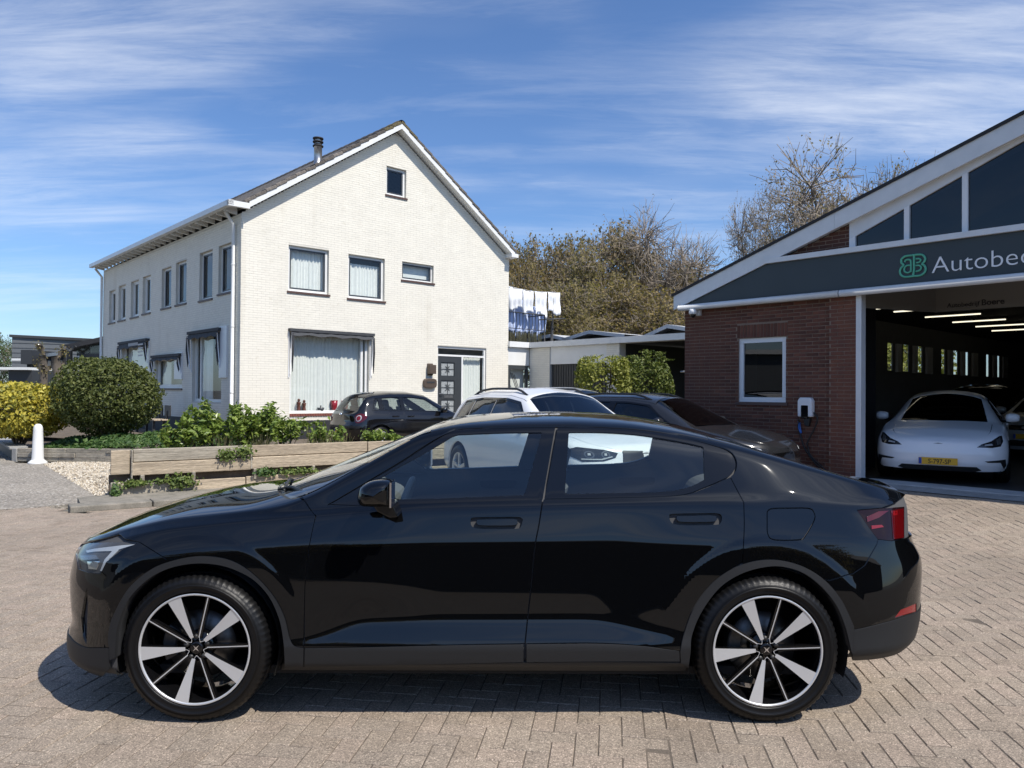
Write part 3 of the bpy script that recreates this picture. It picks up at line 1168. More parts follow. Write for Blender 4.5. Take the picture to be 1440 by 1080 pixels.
def brick_wall(W, ulim, z0, z1, holes, L, Hc, parent, material, n_single, near, proud=.0035, jt=.008, jv=None, stuff_name='brickwork', skip=None, jit=.0005):
    """running bond; ulim(z) -> (u0, u1); holes: (u0,u1,z0,z1). Whole bricks nearest `near` become objects."""
    h = Hc - jt
    jv = jt if jv is None else jv
    mb = MB()
    cand = []
    r_ = random.Random(3)
    nrow = int((z1 - z0) / Hc)
    flip = W.a.cross(EZ).dot(W.n) < 0
    def put(target, a0, a1, zc, dn):
        v = []
        for n_ in (proud + dn, -.004):
            for a, z in ((a0, zc - h / 2), (a1, zc - h / 2), (a1, zc + h / 2), (a0, zc + h / 2)):
                v.append(W.p(a, n_, z))
        f = [(0, 1, 2, 3), (4, 5, 1, 0), (5, 6, 2, 1), (6, 7, 3, 2), (7, 4, 0, 3)]
        target.add(v, [g[::-1] for g in f] if flip else f)
    for r in range(nrow):
        zc = z0 + (r + .5) * Hc
        u0, u1 = ulim(zc)
        if u1 - u0 < .1:
            continue
        off = (r % 2) * (L / 2)
        k0 = math.floor((u0 - off) / L)
        u = k0 * L + off
        while u < u1:
            a0, a1 = max(u + jv / 2, u0), min(u + L - jv / 2, u1)
            u += L
            segs = [(a0, a1)]
            for (h0, h1, hz0, hz1) in holes:
                if hz0 - h * .45 < zc < hz1 + h * .45:
                    ns = []
                    for (s0, s1) in segs:
                        if h1 <= s0 or h0 >= s1:
                            ns.append((s0, s1))
                        else:
                            if h0 > s0: ns.append((s0, h0))
                            if h1 < s1: ns.append((h1, s1))
                    segs = ns
            for (s0, s1) in segs:
                if s1 - s0 < .02:
                    continue
                dn = r_.gauss(0, jit)
                if s1 - s0 > L - jv - .002:
                    c = W.p((s0 + s1) / 2, 0, zc)
                    cand.append((near(c), s0, s1, zc, dn))
                else:
                    put(mb, s0, s1, zc, dn)
    cand.sort(key=lambda t: t[0])
    if n_single:
        q = MB()
        Wl = Wall((0, 0, 0), W.a, W.n)
        hl = (L - jv) / 2
        v = []
        for n_ in (proud, -.004):
            for a, z in ((-hl, -h / 2), (hl, -h / 2), (hl, h / 2), (-hl, h / 2)):
                v.append(Wl.p(a, n_, z))
        f = [(0, 1, 2, 3), (4, 5, 1, 0), (5, 6, 2, 1), (6, 7, 3, 2), (7, 4, 0, 3)]
        q.add(v, [g[::-1] for g in f] if flip else f)
        me = q.mesh('brick', [material])
        for (_, s0, s1, zc, dn) in cand[:n_single]:
            o = bpy.data.objects.new('brick', me)
            COL.objects.link(o)
            o.parent = parent
            o.location = W.p((s0 + s1) / 2, dn, zc)
    for (_, s0, s1, zc, dn) in cand[n_single:]:
        put(mb, s0, s1, zc, dn)
    o = mb.build(stuff_name, [material], parent)
    o['kind'] = 'stuff'
    return o


def curtain_mesh(mb, W, a0, a1, z0, z1, n, pitch=.11, amp=.028, mi=0):
    k = max(8, int((a1 - a0) / pitch * 6))
    r_ = random.Random(int(a0 * 1000) + int(z1 * 77))
    ph = r_.uniform(0, 6)
    amp = amp * r_.uniform(.7, 1.4)
    v = []
    for i in range(k + 1):
        ph += (2 * math.pi / 6) * (1 + r_.uniform(-.55, .55) + .35 * math.sin(i * .13 + a0 * 3))
        d = amp * math.sin(ph) * (1 + r_.uniform(-.3, .3))
        a = a0 + (a1 - a0) * i / k
        v += [W.p(a, n + d, z0), W.p(a, n + d * .7, z1)]
    mb.add(v, [(2 * i, 2 * i + 2, 2 * i + 3, 2 * i + 1) for i in range(k)], mi, True)


def window(parent, W, a0, a1, z0, z1, fw_=.07, rec=.05, outer=None, sash=None, sash_w=.045, glass=None, sill=None, curtain=None, splits=(), lintel=None):
    rec = rec + .03
    """frame > sash, pane, sill, curtain"""
    outer = outer or M['white_paint']
    mb = MB()
    for (x0, x1, y0, y1) in ((a0, a1, z0, z0 + fw_), (a0, a1, z1 - fw_, z1), (a0, a0 + fw_, z0 + fw_, z1 - fw_), (a1 - fw_, a1, z0 + fw_, z1 - fw_)):
        W.box(mb, x0 + .001, x1 - .001, -rec - .06, -rec, y0 + .001, y1 - .001)
    for s_ in splits:
        W.box(mb, s_ - fw_ / 2, s_ + fw_ / 2, -rec - .06, -rec, z0 + fw_, z1 - fw_)
    o = flip_ok(mb.build('window', [outer], parent))
    b0, b1, c0, c1 = a0 + fw_, a1 - fw_, z0 + fw_, z1 - fw_
    if sash:
        mb = MB()
        for (x0, x1, y0, y1) in ((b0, b1, c0, c0 + sash_w), (b0, b1, c1 - sash_w, c1), (b0, b0 + sash_w, c0 + sash_w, c1 - sash_w), (b1 - sash_w, b1, c0 + sash_w, c1 - sash_w)):
            W.box(mb, x0 + .002, x1 - .002, -rec - .05, -rec - .012, y0 + .002, y1 - .002)
        flip_ok(mb.build('sash', [sash], o))
        b0, b1, c0, c1 = b0 + sash_w, b1 - sash_w, c0 + sash_w, c1 - sash_w
    mb = MB()
    W.box(mb, b0, b1, -rec - .036, -rec - .034, c0, c1)
    f = MB()
    f.add([W.p(b0, -rec - .03, c0), W.p(b1, -rec - .03, c0), W.p(b1, -rec - .03, c1), W.p(b0, -rec - .03, c1)], [(0, 1, 2, 3) if W.a.cross(EZ).dot(W.n) > 0 else (3, 2, 1, 0)])
    f.build('pane', [glass or M['house_glass']], o)
    if sill:
        mb = MB()
        W.box(mb, a0 - .04, a1 + .04, -rec, .035, z0 - .055, z0 - .002)
        flip_ok(mb.build('sill', [sill], o))
    if curtain:
        mb = MB()
        for (q0, q1) in curtain:
            curtain_mesh(mb, W, a0 + (a1 - a0) * q0, a0 + (a1 - a0) * q1, z0 + .05, z1 - .03, -rec - .16)
        mb.build('curtain', [M['curtain']], o)
    return o


# ================================================================ the white house
YC = 19.2
HC = Vector(((337 - 720) / FPX * YC, YC, 0))
H = Frame(HC)
house = thing('house', 'white painted brick house with a tiled gable roof behind the garden', 'house', HC, THETA)
# everything below is in the house's own axes: x along the gable, y along the side wall
EXs, EYs = EX, EY
EX_l, EY_l = Vector((1, 0, 0)), Vector((0, 1, 0))
WG = Wall((0, 0, 0), (1, 0, 0), (0, -1, 0))        # gable wall
WS = Wall((0, 0, 0), (0, 1, 0), (-1, 0, 0))        # side wall
gp = lambda x, y: H.hit(x, y, 'y', 0.0)            # photo pixel -> gable plane (x, z)
sp_ = lambda x, y: H.hit(x, y, 'x', 0.0)           # photo pixel -> side plane (y, z)
GW = gp(715, 450).x                                 # gable width
SL = sp_(145, 450).y                                # side length
GB = .25                                            # garden level


def grect(tl, br):
    a, b = gp(*tl), gp(*br)
    return (a.x, b.x, b.z, a.z)


def srect(tl, br):
    """on the side wall the photo's left is the far end"""
    a, b = sp_(*tl), sp_(*br)
    return (b.y, a.y, b.z, a.z)


OV = .28                                            # verge overhang
hv = lambda x, y: H.hit(x, y, 'y', -OV)
ridge = hv(565.5, 181)                              # lower edge of the verge boards, at the top
eL, eR = hv(352, 291), hv(724, 361)
slL = (ridge.z - eL.z) / (ridge.x - eL.x)
slR = (ridge.z - eR.z) / (eR.x - ridge.x)
roof_z = lambda x: ridge.z - (ridge.x - x) * slL if x < ridge.x else ridge.z - (x - ridge.x) * slR
wall_top = lambda x: roof_z(x) - .05
g_win = {'w1': grect((406, 344), (462, 414.5)), 'w2': grect((490, 357), (540.5, 424)), 'w3': grect((565.5, 367.5), (609.5, 398.5)), 'attic': grect((543.5, 233), (571, 279)),
         'big': grect((408, 465), (518, 580)), }
dr = grect((615.5, 486), (683, 590))
dr = (dr[0], dr[1], GB + .12, dr[3])
g_win['door'] = dr
s_px = [((307.8, 346.7), (327.2, 409)), ((281, 356.7), (298.5, 419)), ((247.8, 370), (262, 425.5)), ((227.8, 379), (240.5, 431)), ((201, 390), (211.5, 439)), ((184.4, 396.7), (194.8, 444.4)), ((167, 403), (176.3, 449)), ((153.8, 410), (162, 452.7))]
s_win = [srect(*q) for q in s_px]
s_low = [srect((271, 470), (311, 566)), srect((219, 503), (256, 546)), srect((172, 484), (209, 540))]
PLZ = (gp(450, 592).z + sp_(226, 583).z) / 2
tri = lambda r: [(r[0], r[2]), (r[1], r[2]), (r[1], r[3]), (r[0], r[3])]
zE = wall_top(0)
zER = wall_top(GW)
mb = MB()
flat_wall(mb, WG, [(0, PLZ), (GW, PLZ), (GW, zER), (ridge.x, wall_top(ridge.x)), (0, zE)], [tri(r) if r is not dr else tri((dr[0], dr[1], PLZ + .001, dr[3])) for r in g_win.values()])
flat_wall(mb, WS, [(0, PLZ), (SL, PLZ), (SL, zE), (0, zE)], [tri(r) for r in s_win + s_low])
mb.add([(GW, 0, 0), (GW, SL, 0), (GW, SL, zER), (GW, 0, zER)], [(0, 1, 2, 3)])
mb.add([(0, SL, 0), (GW, SL, 0), (GW, SL, zER), (ridge.x, SL, wall_top(ridge.x)), (0, SL, zE)], [(4, 3, 2, 1, 0)])
mb.build('wall', [M['white_mortar']], house)
mb = MB()
WG.box(mb, -.012, GW, -.2, .012, -.05, PLZ)
WS.box(mb, .02, SL, -.2, .012, -.05, PLZ)
flip_ok(mb.build('plinth', [M['plinth']], house))
h_in = MB()
h_in.box(.35, GW - .35, .75, SL - .35, .1, zE - .1)
cam_l = H.loc((0, 0, CAM_H))
nearf = lambda c: (Vector(c) - cam_l).length
gh = [(r[0], r[1], r[2], r[3]) for r in g_win.values()]


def glim(z):
    u0 = 0 if z < zE else ridge.x - (wall_top(ridge.x) - z) / slL
    u1 = GW if z < zER else ridge.x + (wall_top(ridge.x) - z) / slR
    return (max(0, u0), min(GW, u1))


brick_wall(WG, glim, PLZ, wall_top(ridge.x) - .05, gh, .22, .0625, house, M['white_brick'], 300, nearf, jv=.004)
brick_wall(WS, lambda z: (0, SL), PLZ, zE - .02, [tuple(r) for r in s_win + s_low], .22, .0625, house, M['white_brick'], 0, nearf, jv=.004)
# gable windows
W_, DS, BR = M['white_paint'], M['dark_sash'], M['sill_brown']
window(house, WG, *g_win['w1'], sash=DS, sill=BR, curtain=[(0.02, .60), (.585, .98)])
o = window(house, WG, *g_win['w2'], sash=DS, sill=BR)
mb = MB()
q = g_win['w2']
curtain_mesh(mb, WG, q[0] + .02, q[1] - .05, q[2] + .05, q[3] - .22, -.22)
mb.build('curtain', [M['curtain']], o)
wn3 = window(house, WG, *g_win['w3'], fw_=.05, sash=DS, sill=BR)
mb = MB()
q = g_win['w3']
WG.box(mb, q[0], q[1], -.24, -.23, q[2], q[3])
mb.build('blind', [M['curtain']], wn3)
window(house, WG, *g_win['attic'], sash=DS, sill=BR, glass=M['house_glass'])
big = window(house, WG, *g_win['big'], fw_=.075, rec=.06, curtain=[(0.01, .99)], splits=(g_win['big'][0] + (g_win['big'][1] - g_win['big'][0]) * .925,))
mb = MB()
q = g_win['big']
for k in range(int((q[1] - q[0]) / .075)):
    WG.box(mb, q[0] + k * .075 + .004, q[0] + (k + 1) * .075 - .004, -.05, .03, q[2] - .075, q[2] - .004)
flip_ok(mb.build('brick_sill', [M['red_sill']], big))
vz = q[2] + .085
for k, (xp, hgt, kind) in enumerate(((424, .30, 'b'), (431.5, .27, 'b'), (455, .14, 'g'), (474, .33, 'r'), (489, .32, 'r'))):
    u = gp(xp, 570).x
    s_ = hgt
    prof = [(.0, 0), (.055, 0), (.062, .02 * s_ / .3), (.05, .35 * s_), (.04, .62 * s_), (.055, .92 * s_), (.058, s_), (.045, s_)] if kind == 'b' else [(.0, 0), (.05, 0), (.06, .1 * s_), (.085, .55 * s_), (.10, s_), (.085, s_)]
    mt = M['vase_brown'] if kind == 'b' else (M['vase_red'] if kind == 'r' else M['dark_sash'])
    v_ = thing('vase', {0: 'slim brown figure vase nearest the window post on the big window sill', 1: 'shorter brown figure vase beside the slim one on the big window sill', 2: 'little dark bottle between the brown and the red vases on the sill',
                        3: 'whole dark red vase on the big window sill behind the small hatchback', 4: 'dark red vase partly behind the folded awning arm on the sill'}[k], 'vase', H.o + EX * u + EY * .16 + EZ * (vz - .075), THETA, 'vases on the window sill')
    m2 = MB()
    m2.lathe(prof, 16)
    m2.build('body', [mt], v_)
    if kind == 'b':
        m2 = MB()
        m2.lathe([(.0, s_ + .09), (.028, s_ + .075), (.038, s_ + .045), (.028, s_ + .01), (.018, s_ - .01)], 12)
        m2.build('head', [mt], v_)
    elif kind == 'g':
        m2 = MB()
        m2.lathe([(.02, s_ - .02), (.02, s_ + .06), (.0, s_ + .06)], 10)
        m2.build('neck', [mt], v_)
    else:
        m2 = MB()
        m2.lathe([(.10, s_ - .006), (.106, s_), (.10, s_ + .008), (.09, s_)], 16)
        m2.build('rim', [mt], v_)

# front door with glazed panels, side light and fanlight
u0, u1, z0, z1 = dr
fwid = .07
dz = gp(630, 501).z                                  # top of the door leaf
ud = gp(650, 540).x                                  # leaf | side light
door = MB()
for (a0, a1, c0, c1) in ((u0, u1, z1 - fwid, z1), (u0, u0 + .05, z0, z1 - fwid), (u1 - fwid, u1, z0, z1 - fwid), (u0 + .05, u1 - fwid, dz, dz + .06), (ud, ud + .06, z0, dz)):
    WG.box(door, a0 + .001, a1 - .001, -.12, -.045, c0 + .001, c1 - .001)
fdoor = flip_ok(door.build('front_door', [W_], house))
mb = MB()
panes = [(622, 641, 509.5, 529), (622, 641, 535, 555), (622, 641, 562, 580)]
pr = []
for (xa, xb, ya, yb) in panes:
    pr.append((gp(xa, ya).x, gp(xb, ya).x, gp(630, yb).z, gp(630, ya).z))
lw = (u0 + .05, ud, z0, dz)
leaf = MB()
xs_ = sorted({lw[0], lw[1], pr[0][0], pr[0][1]})
zs_ = sorted({lw[2], lw[3], *[p[2] for p in pr], *[p[3] for p in pr]})
for i in range(3):
    for j in range(len(zs_) - 1):
        cz = (zs_[j] + zs_[j + 1]) / 2
        if i == 1 and any(p[2] < cz < p[3] for p in pr):
            continue
        WG.box(leaf, xs_[i], xs_[i + 1], -.11, -.06, zs_[j], zs_[j + 1])
lf = flip_ok(leaf.build('door_leaf', [M['door_dark']], fdoor))
for p in pr:
    g_ = MB()
    WG.box(g_, p[0], p[1], -.095, -.09, p[2], p[3], 0)
    cx_, cz_ = (p[0] + p[1]) / 2, (p[2] + p[3]) / 2
    for (a0, a1, c0, c1) in ((cx_ - .007, cx_ + .007, p[2], p[3]), (p[0], p[1], cz_ - .007, cz_ + .007), (p[0], p[0] + .02, p[2], p[3]), (p[1] - .02, p[1], p[2], p[3]), (p[0], p[1], p[2], p[2] + .02), (p[0], p[1], p[3] - .02, p[3])):
        WG.box(g_, a0, a1, -.09, -.075, c0, c1, 1)
    for k in range(8):
        a = k * math.pi / 4
        c_ = WG.p(cx_ + .07 * math.cos(a), -.08, cz_ + .09 * math.sin(a))
        g_.obox(c_, Vector((.035 * math.cos(a), 0, .045 * math.sin(a))), Vector((0, .004, 0)), Vector((-.012 * math.sin(a), 0, .012 * math.cos(a))), 1)
    flip_ok(g_.build('leaded_pane', [M['leaded_glass'], M['door_dark']], fdoor))
mb = MB()
ls = (gp(626, 557).x, gp(638, 557).x, gp(632, 559.5).z, gp(632, 556).z)
WG.box(mb, ls[0], ls[1], -.065, -.05, ls[2], ls[3])
flip_ok(mb.build('letter_slot', [M['metal_grey']], fdoor))
mb = MB()
hx = gp(618.5, 560).x
mb.tube([WG.p(hx + .02, -.06, GB + 1.25), WG.p(hx + .02, -.0, GB + 1.25), WG.p(hx + .13, -.0, GB + 1.25)], .012, 8)
mb.build('door_handle', [M['metal_grey']], fdoor)
for nm, (a0, a1, c0, c1) in (('side_light', (ud + .06, u1 - fwid, z0, dz)), ('fanlight', (u0 + .05, u1 - fwid, dz + .06, z1 - fwid))):
    mb = MB()
    mb.add([WG.p(a0, -.09, c0), WG.p(a1, -.09, c0), WG.p(a1, -.09, c1), WG.p(a0, -.09, c1)], [(0, 1, 2, 3)])
    mb.build(nm, [M['house_glass']], fdoor)
mb = MB()
curtain_mesh(mb, WG, ud + .06, u1 - fwid, z0, dz, -.22, pitch=.09)
mb.build('curtain', [M['curtain']], fdoor)

# awnings: box, rolled cloth, two arms
def awning(W, r, name, drop, mt, arms=True, ends=((0, .05), (1, .05))):
    a0, a1, z0_, z1_ = r
    t = MB()
    W.box(t, a0 - .06, a1 + .12, .0, .13, z1_ - .02, z1_ + .06)
    o_ = flip_ok(t.build('awning', [mt], house))
    c_ = MB()
    n = 26
    rows = 5
    v = []
    for i in range(n + 1):
        a = a0 - .03 + (a1 - a0 + .13) * i / n
        for j in range(rows):
            f = j / (rows - 1)
            v.append(W.p(a, .10 + .05 * f + .012 * math.sin(i * 2.1 + j), z1_ - .02 - drop * f - .02 * math.sin(i * .9) * f))
    c_.add(v, [(i * rows + j, (i + 1) * rows + j, (i + 1) * rows + j + 1, i * rows + j + 1) for i in range(n) for j in range(rows - 1)], 0, True)
    c_.build('awning_cloth', [mt], o_)
    if arms:
        for a in (a0 - .01, a1 + .06):
            m3 = MB()
            L_ = (z1_ - z0_) * .52
            m3.tube([W.p(a, .05, z1_ - L_), W.p(a, .10, z1_ - L_ * .5), W.p(a, .13, z1_ - .08)], .016, 8)
            W.box(m3, a - .045, a - .015, .0, .03, z1_ - L_ - .1, z1_)
            m3.build('awning_arm', [M['white_plastic']], o_)
            fl = MB()
            pts_ = [(.05, -.05), (.14, -.07), (.16, -L_ * .45), (.10, -L_ * .95), (.05, -L_ * .7)]
            fl.add([W.p(a + .03, x_, z1_ + y_) for x_, y_ in pts_] + [W.p(a + .05, x_, z1_ + y_) for x_, y_ in pts_], [(0, 1, 2, 3, 4), (9, 8, 7, 6, 5)] + [(i, (i + 1) % 5, 5 + (i + 1) % 5, 5 + i) for i in range(5)])
            fixed_normals(fl.build('awning_flap', [mt], o_))
    return o_


awning(WG, g_win['big'], 'awning', .10, M['awning'])
awning(WS, s_low[0], 'awning', .14, M['awning'])
awning(WS, s_low[1], 'awning', .10, M['awning'])
aw = awning(WS, s_low[2], 'awning', .18, M['awning'])
a0, a1, z0_, z1_ = s_low[2]
for k in range(4):
    t = MB()
    WS.box(t, a0 - .05, a0 + .45, .205, .212, z1_ - .16 - k * .12, z1_ - .11 - k * .12)
    flip_ok(t.build('awning_stripe', [M['awning_pale']], aw))
t = MB()
for k in range(12):
    WS.box(t, a0 + .5 + k * .09, a0 + .55 + k * .09, .205, .212, z1_ - .15, z1_ - .05)
flip_ok(t.build('awning_stripe', [M['awning_pale']], aw))
# side windows
for k, r in enumerate(s_win):
    window(house, WS, *r, fw_=.06, sash=DS if k < 4 else W_, sill=BR, curtain=None if k < 4 else [(0, 1)], glass=M['house_glass'])
window(house, WS, *s_low[0], fw_=.08, curtain=[(.55, .98)], splits=(s_low[0][0] + .8 * (s_low[0][1] - s_low[0][0]),))
window(house, WS, *s_low[1], fw_=.07, sash=W_, sill=BR, curtain=[(.7, 1)])
window(house, WS, *s_low[2], fw_=.07, curtain=[(.0, 1)])
# flat side boards of the awnings that face the street corner
for r, (pxa, pxb, pya, pyb) in ((s_low[0], (310.8, 320.5, 459.5, 531)), (s_low[1], (247.5, 257.5, 496, 533))):
    a, b = sp_(pxb, pyb), sp_(pxa, pya)
    t = MB()
    WS.box(t, a.y, b.y, .0, .05, a.z, b.z)
    flip_ok(t.build('side_board', [M['white_plastic']], house))
# dark room behind the panes
h_in = MB()
h_in.box(.42, GW - .35, .42, SL - .35, .1, zE - .1)
h_in.build('room', [M['hall_wall']], house)

# ---- roof
TK = .10
yf, yb = -OV, SL + .2
rf_ = MB()
for (xa, xb) in ((eL.x - .10, ridge.x), (ridge.x, eR.x + .02)):
    za, zb = roof_z(xa) + .16, roof_z(xb) + .16
    rf_.add([(xa, yf + .03, za), (xb, yf + .03, zb), (xb, yb, zb), (xa, yb, za), (xa, yf + .03, za - .12), (xb, yf + .03, zb - .12), (xb, yb, zb - .12), (xa, yb, za - .12)],
            [(0, 1, 2, 3), (7, 6, 5, 4), (0, 4, 5, 1), (3, 2, 6, 7), (0, 3, 7, 4), (1, 5, 6, 2)])
roof_o = flip_ok(rf_.build('roof', [M['tile']], house))
vb = MB()
for (xa, xb) in ((eL.x - .02, ridge.x), (ridge.x, eR.x)):
    za, zb = roof_z(xa), roof_z(xb)
    for (n0, n1, zz0, zz1) in ((yf, yf + .03, 0, .17),):
        vb.add([(xa, n0, za + zz0), (xb, n0, zb + zz0), (xb, n0, zb + zz1), (xa, n0, za + zz1), (xa, n1, za + zz0), (xb, n1, zb + zz0), (xb, n1, zb + zz1), (xa, n1, za + zz1)],
               [(0, 1, 2, 3), (7, 6, 5, 4), (0, 4, 5, 1), (3, 2, 6, 7), (0, 3, 7, 4), (1, 5, 6, 2)])
flip_ok(vb.build('verge_board', [W_], house))
sf = MB()
for (xa, xb) in ((eL.x - .02, ridge.x), (ridge.x, eR.x)):
    za, zb = roof_z(xa) + .01, roof_z(xb) + .01
    sf.add([(xa, yf + .03, za), (xb, yf + .03, zb), (xb, .1, zb), (xa, .1, za)], [(0, 3, 2, 1)])
sf.build('soffit', [W_], house)
# tiles: courses on both slopes; those along the verge are pieces of their own
tile_m = MB()
tile_m.obox((0, 0, 0), (.168, 0, 0), (0, .15, 0), (0, 0, .042))
tile_me = bevelled(tile_m.build('tmp', [M['verge_tile']]), .012, 1).data
moss_me = tile_me.copy()
moss_me.materials[0] = M['moss']
bpy.data.objects.remove(bpy.data.objects['tmp'])
field_t = MB()
r_ = random.Random(5)
for s_ in (-1, 1):
    sl = slL if s_ < 0 else slR
    ang = math.atan(sl)
    Ls = math.hypot((ridge.x - eL.x + .14) if s_ < 0 else (eR.x - ridge.x + .06), ((ridge.x - eL.x + .14) if s_ < 0 else (eR.x - ridge.x + .06)) * sl)
    n = int(Ls / .33)
    for k in range(n + 1):
        d = Ls - k * .33 - .17
        if d < .05:
            break
        cx_ = ridge.x + s_ * d * math.cos(ang)
        cz_ = ridge.z + .16 - d * math.sin(ang) + .045
        tilt = -s_ * 0 + (ang if s_ < 0 else -ang)
        o_ = bpy.data.objects.new('roof_tile', moss_me if d < .7 else tile_me)
        COL.objects.link(o_)
        o_.parent = roof_o
        o_.location = (cx_, yf + .13 + r_.uniform(-.01, .01), cz_)
        o_.rotation_euler = (r_.gauss(0, .02), -tilt + (.06 if s_ < 0 else -.06) + r_.gauss(0, .012), 0)
        ax_ = Vector((math.cos(tilt - s_ * .06), 0, math.sin(tilt - s_ * .06)))
        for c in range(1, int((yb - yf) / .30)):
            field_t.obox((cx_, yf + .13 + c * .30, cz_ + r_.gauss(0, .004)), ax_ * .185, Vector((0, .147, 0)), Vector((-ax_.z, 0, ax_.x)) * .018)
fo = field_t.build('tile_courses', [M['tile']], roof_o)
fo['kind'] = 'stuff'
for k in range(int((yb - yf) / .36)):
    t = MB()
    yy = yf + .02 + k * .36
    t.lathe([(.13, -.19), (.145, .0), (.14, .19)], 14, 'y', (ridge.x, yy + .17, ridge.z + .13))
    t.build('ridge_tile', [M['moss'] if k < 2 else M['tile']], roof_o)
# eaves gutter with rafter ends on the side, small return at the corner, end block on the far side
gt = MB()
gz = eL.z - .02
gt.box(-.47, -.34, yf - .06, SL + .15, gz - .02, gz + .11)
gt.box(-.47, .08, yf - .06, yf + .05, gz - .04, gz + .10)
gt.box(-.34, .0, .0, SL + .1, gz + .06, gz + .09)
flip_ok(gt.build('gutter', [W_], house))
for k in range(26):
    t = MB()
    yy = .3 + k * (SL - .4) / 25
    t.prism([(-.33, gz - .05), (-.33, gz + .06), (-.0, gz + .06), (-.0, gz - .10)], 'y', yy - .035, yy + .035)
    fixed_normals(t.build('rafter_end', [W_], house))
t = MB()
t.box(eR.x - .18, eR.x + .12, yf - .05, .05, eR.z - .03, eR.z + .09)
flip_ok(t.build('gutter_end', [W_], house))
for yy, nm in ((.32, 'downpipe'), (SL - .05, 'downpipe')):
    t = MB()
    t.tube([(-.075, yy, GB + .1), (-.075, yy, gz - .35), (-.30, yy, gz - .06)], .045, 12)
    for zz in (1.5, 3.2, 4.8):
        t.lathe([(.05, -.02), (.055, 0), (.05, .02)], 12, 'z', (-.075, yy, zz))
    t.build(nm, [W_], house)
# flue pipe on the near slope
fl = hv(447, 215)
fx = fl.x
fy = 1.1
hp = lambda x, y: H.hit(x, y, 'y', fy)
a, b = hp(447, 232), hp(447, 195)
t = MB()
t.tube([(a.x, fy, roof_z(a.x)), (a.x, fy, b.z - .16)], .115, 18)
flue = t.build('flue_pipe', [M['metal_grey']], house)
for zz in (b.z, b.z - .10, b.z - .22):
    t = MB()
    t.lathe([(.0, .02), (.15, .02), (.155, .0), (.15, -.02), (.0, -.02)], 18, 'z', (a.x, fy, zz))
    t.build('flue_cap', [M['bitumen']], flue)
t = MB()
t.lathe([(.09, -.2), (.09, .0)], 16, 'z', (a.x, fy, b.z))
t.build('flue_cap', [M['metal_grey']], flue)
# wall lamp and letter box beside the door
t = MB()
r4 = grect((599.5, 511), (608.5, 528))
WG.box(t, r4[0] + .02, r4[1] - .02, .008, .05, r4[2], r4[3])
t.obox(WG.p((r4[0] + r4[1]) / 2, .12, (r4[2] + r4[3]) / 2), ((r4[1] - r4[0]) / 2, 0, 0), (0, .07, 0), (0, 0, (r4[3] - r4[2]) * .38))
lamp = bevelled(t.build('wall_lamp', [M['bronze']]), .01, 1)
lamp.matrix_world = Matrix.Translation(HC) @ Matrix.Rotation(THETA, 4, 'Z')
tag(lamp, 'bronze box lamp on the white wall beside the front door', 'lamp')
r5 = grect((594, 532), (612, 546))
t = MB()
cx_, cz_ = (r5[0] + r5[1]) / 2, (r5[2] + r5[3]) / 2
hw_, hh_ = (r5[1] - r5[0]) / 2, (r5[3] - r5[2]) / 2
pl = [(cx_ + hw_ * math.copysign(abs(math.cos(a)) ** .5, math.cos(a)), cz_ + hh_ * math.copysign(abs(math.sin(a)) ** .6, math.sin(a))) for a in np.linspace(0, 2 * math.pi, 24, endpoint=False)]
t.prism(pl, 'y', -.10, -.008)
lb = bevelled(t.build('letter_box', [M['bronze']]), .02, 2)
lb.matrix_world = Matrix.Translation(HC) @ Matrix.Rotation(THETA, 4, 'Z')
tag(lb, 'rounded bronze letter box on the white wall under the lamp', 'letter box')
t = MB()
WG.box(t, cx_ - hw_ * .6, cx_ + hw_ * .6, .10, .112, cz_ + hh_ * .1, cz_ + hh_ * .35)
fixed_normals(t.build('slot_flap', [M['door_dark']], lb))

# ================================================================ low wing between house and workshop
low = thing('garage_block', 'low white garage block with flat roof joining the house to the workshop', 'garage', HC, THETA)
XJ = gp(745, 500).x                                     # inner corner
lp = lambda x, y: H.hit(x, y, 'x', XJ)
LZ = lp(745, 482).z                                     # top of the fascia
LF = lp(745, 489.5).z
WL = Wall((XJ, 0, 0), (0, -1, 0), (-1, 0, 0))           # runs towards the camera
ly = lambda x, y: -lp(x, y).y
y_p1, y_g1, y_p2, y_p2b, y_end = ly(773, 500), ly(853, 500), ly(853, 500), ly(871, 500), ly(972, 480)
mb = MB()
WGx = Wall((0, 0, 0), (1, 0, 0), (0, -1, 0))
mb.box(GW, XJ, .02, .3, gp(730, 514.5).z + .02, LF)
flip_ok(mb.build('white_panel', [W_], low))
t = MB()
t.box(GW - .02, XJ + .02, -.10, .3, LF, LZ)
WL.box(t, -.02, y_end, -.3, .12, LF, LZ)
flip_ok(t.build('fascia', [W_], low))
t = MB()
t.box(GW - .5, XJ + 8, .2, 6, LZ - .14, LZ - .02)
WL.box(t, -6, y_end, -8, -.0, LZ - .12, LZ - .03)
flip_ok(t.build('flat_roof', [M['bitumen']], low))
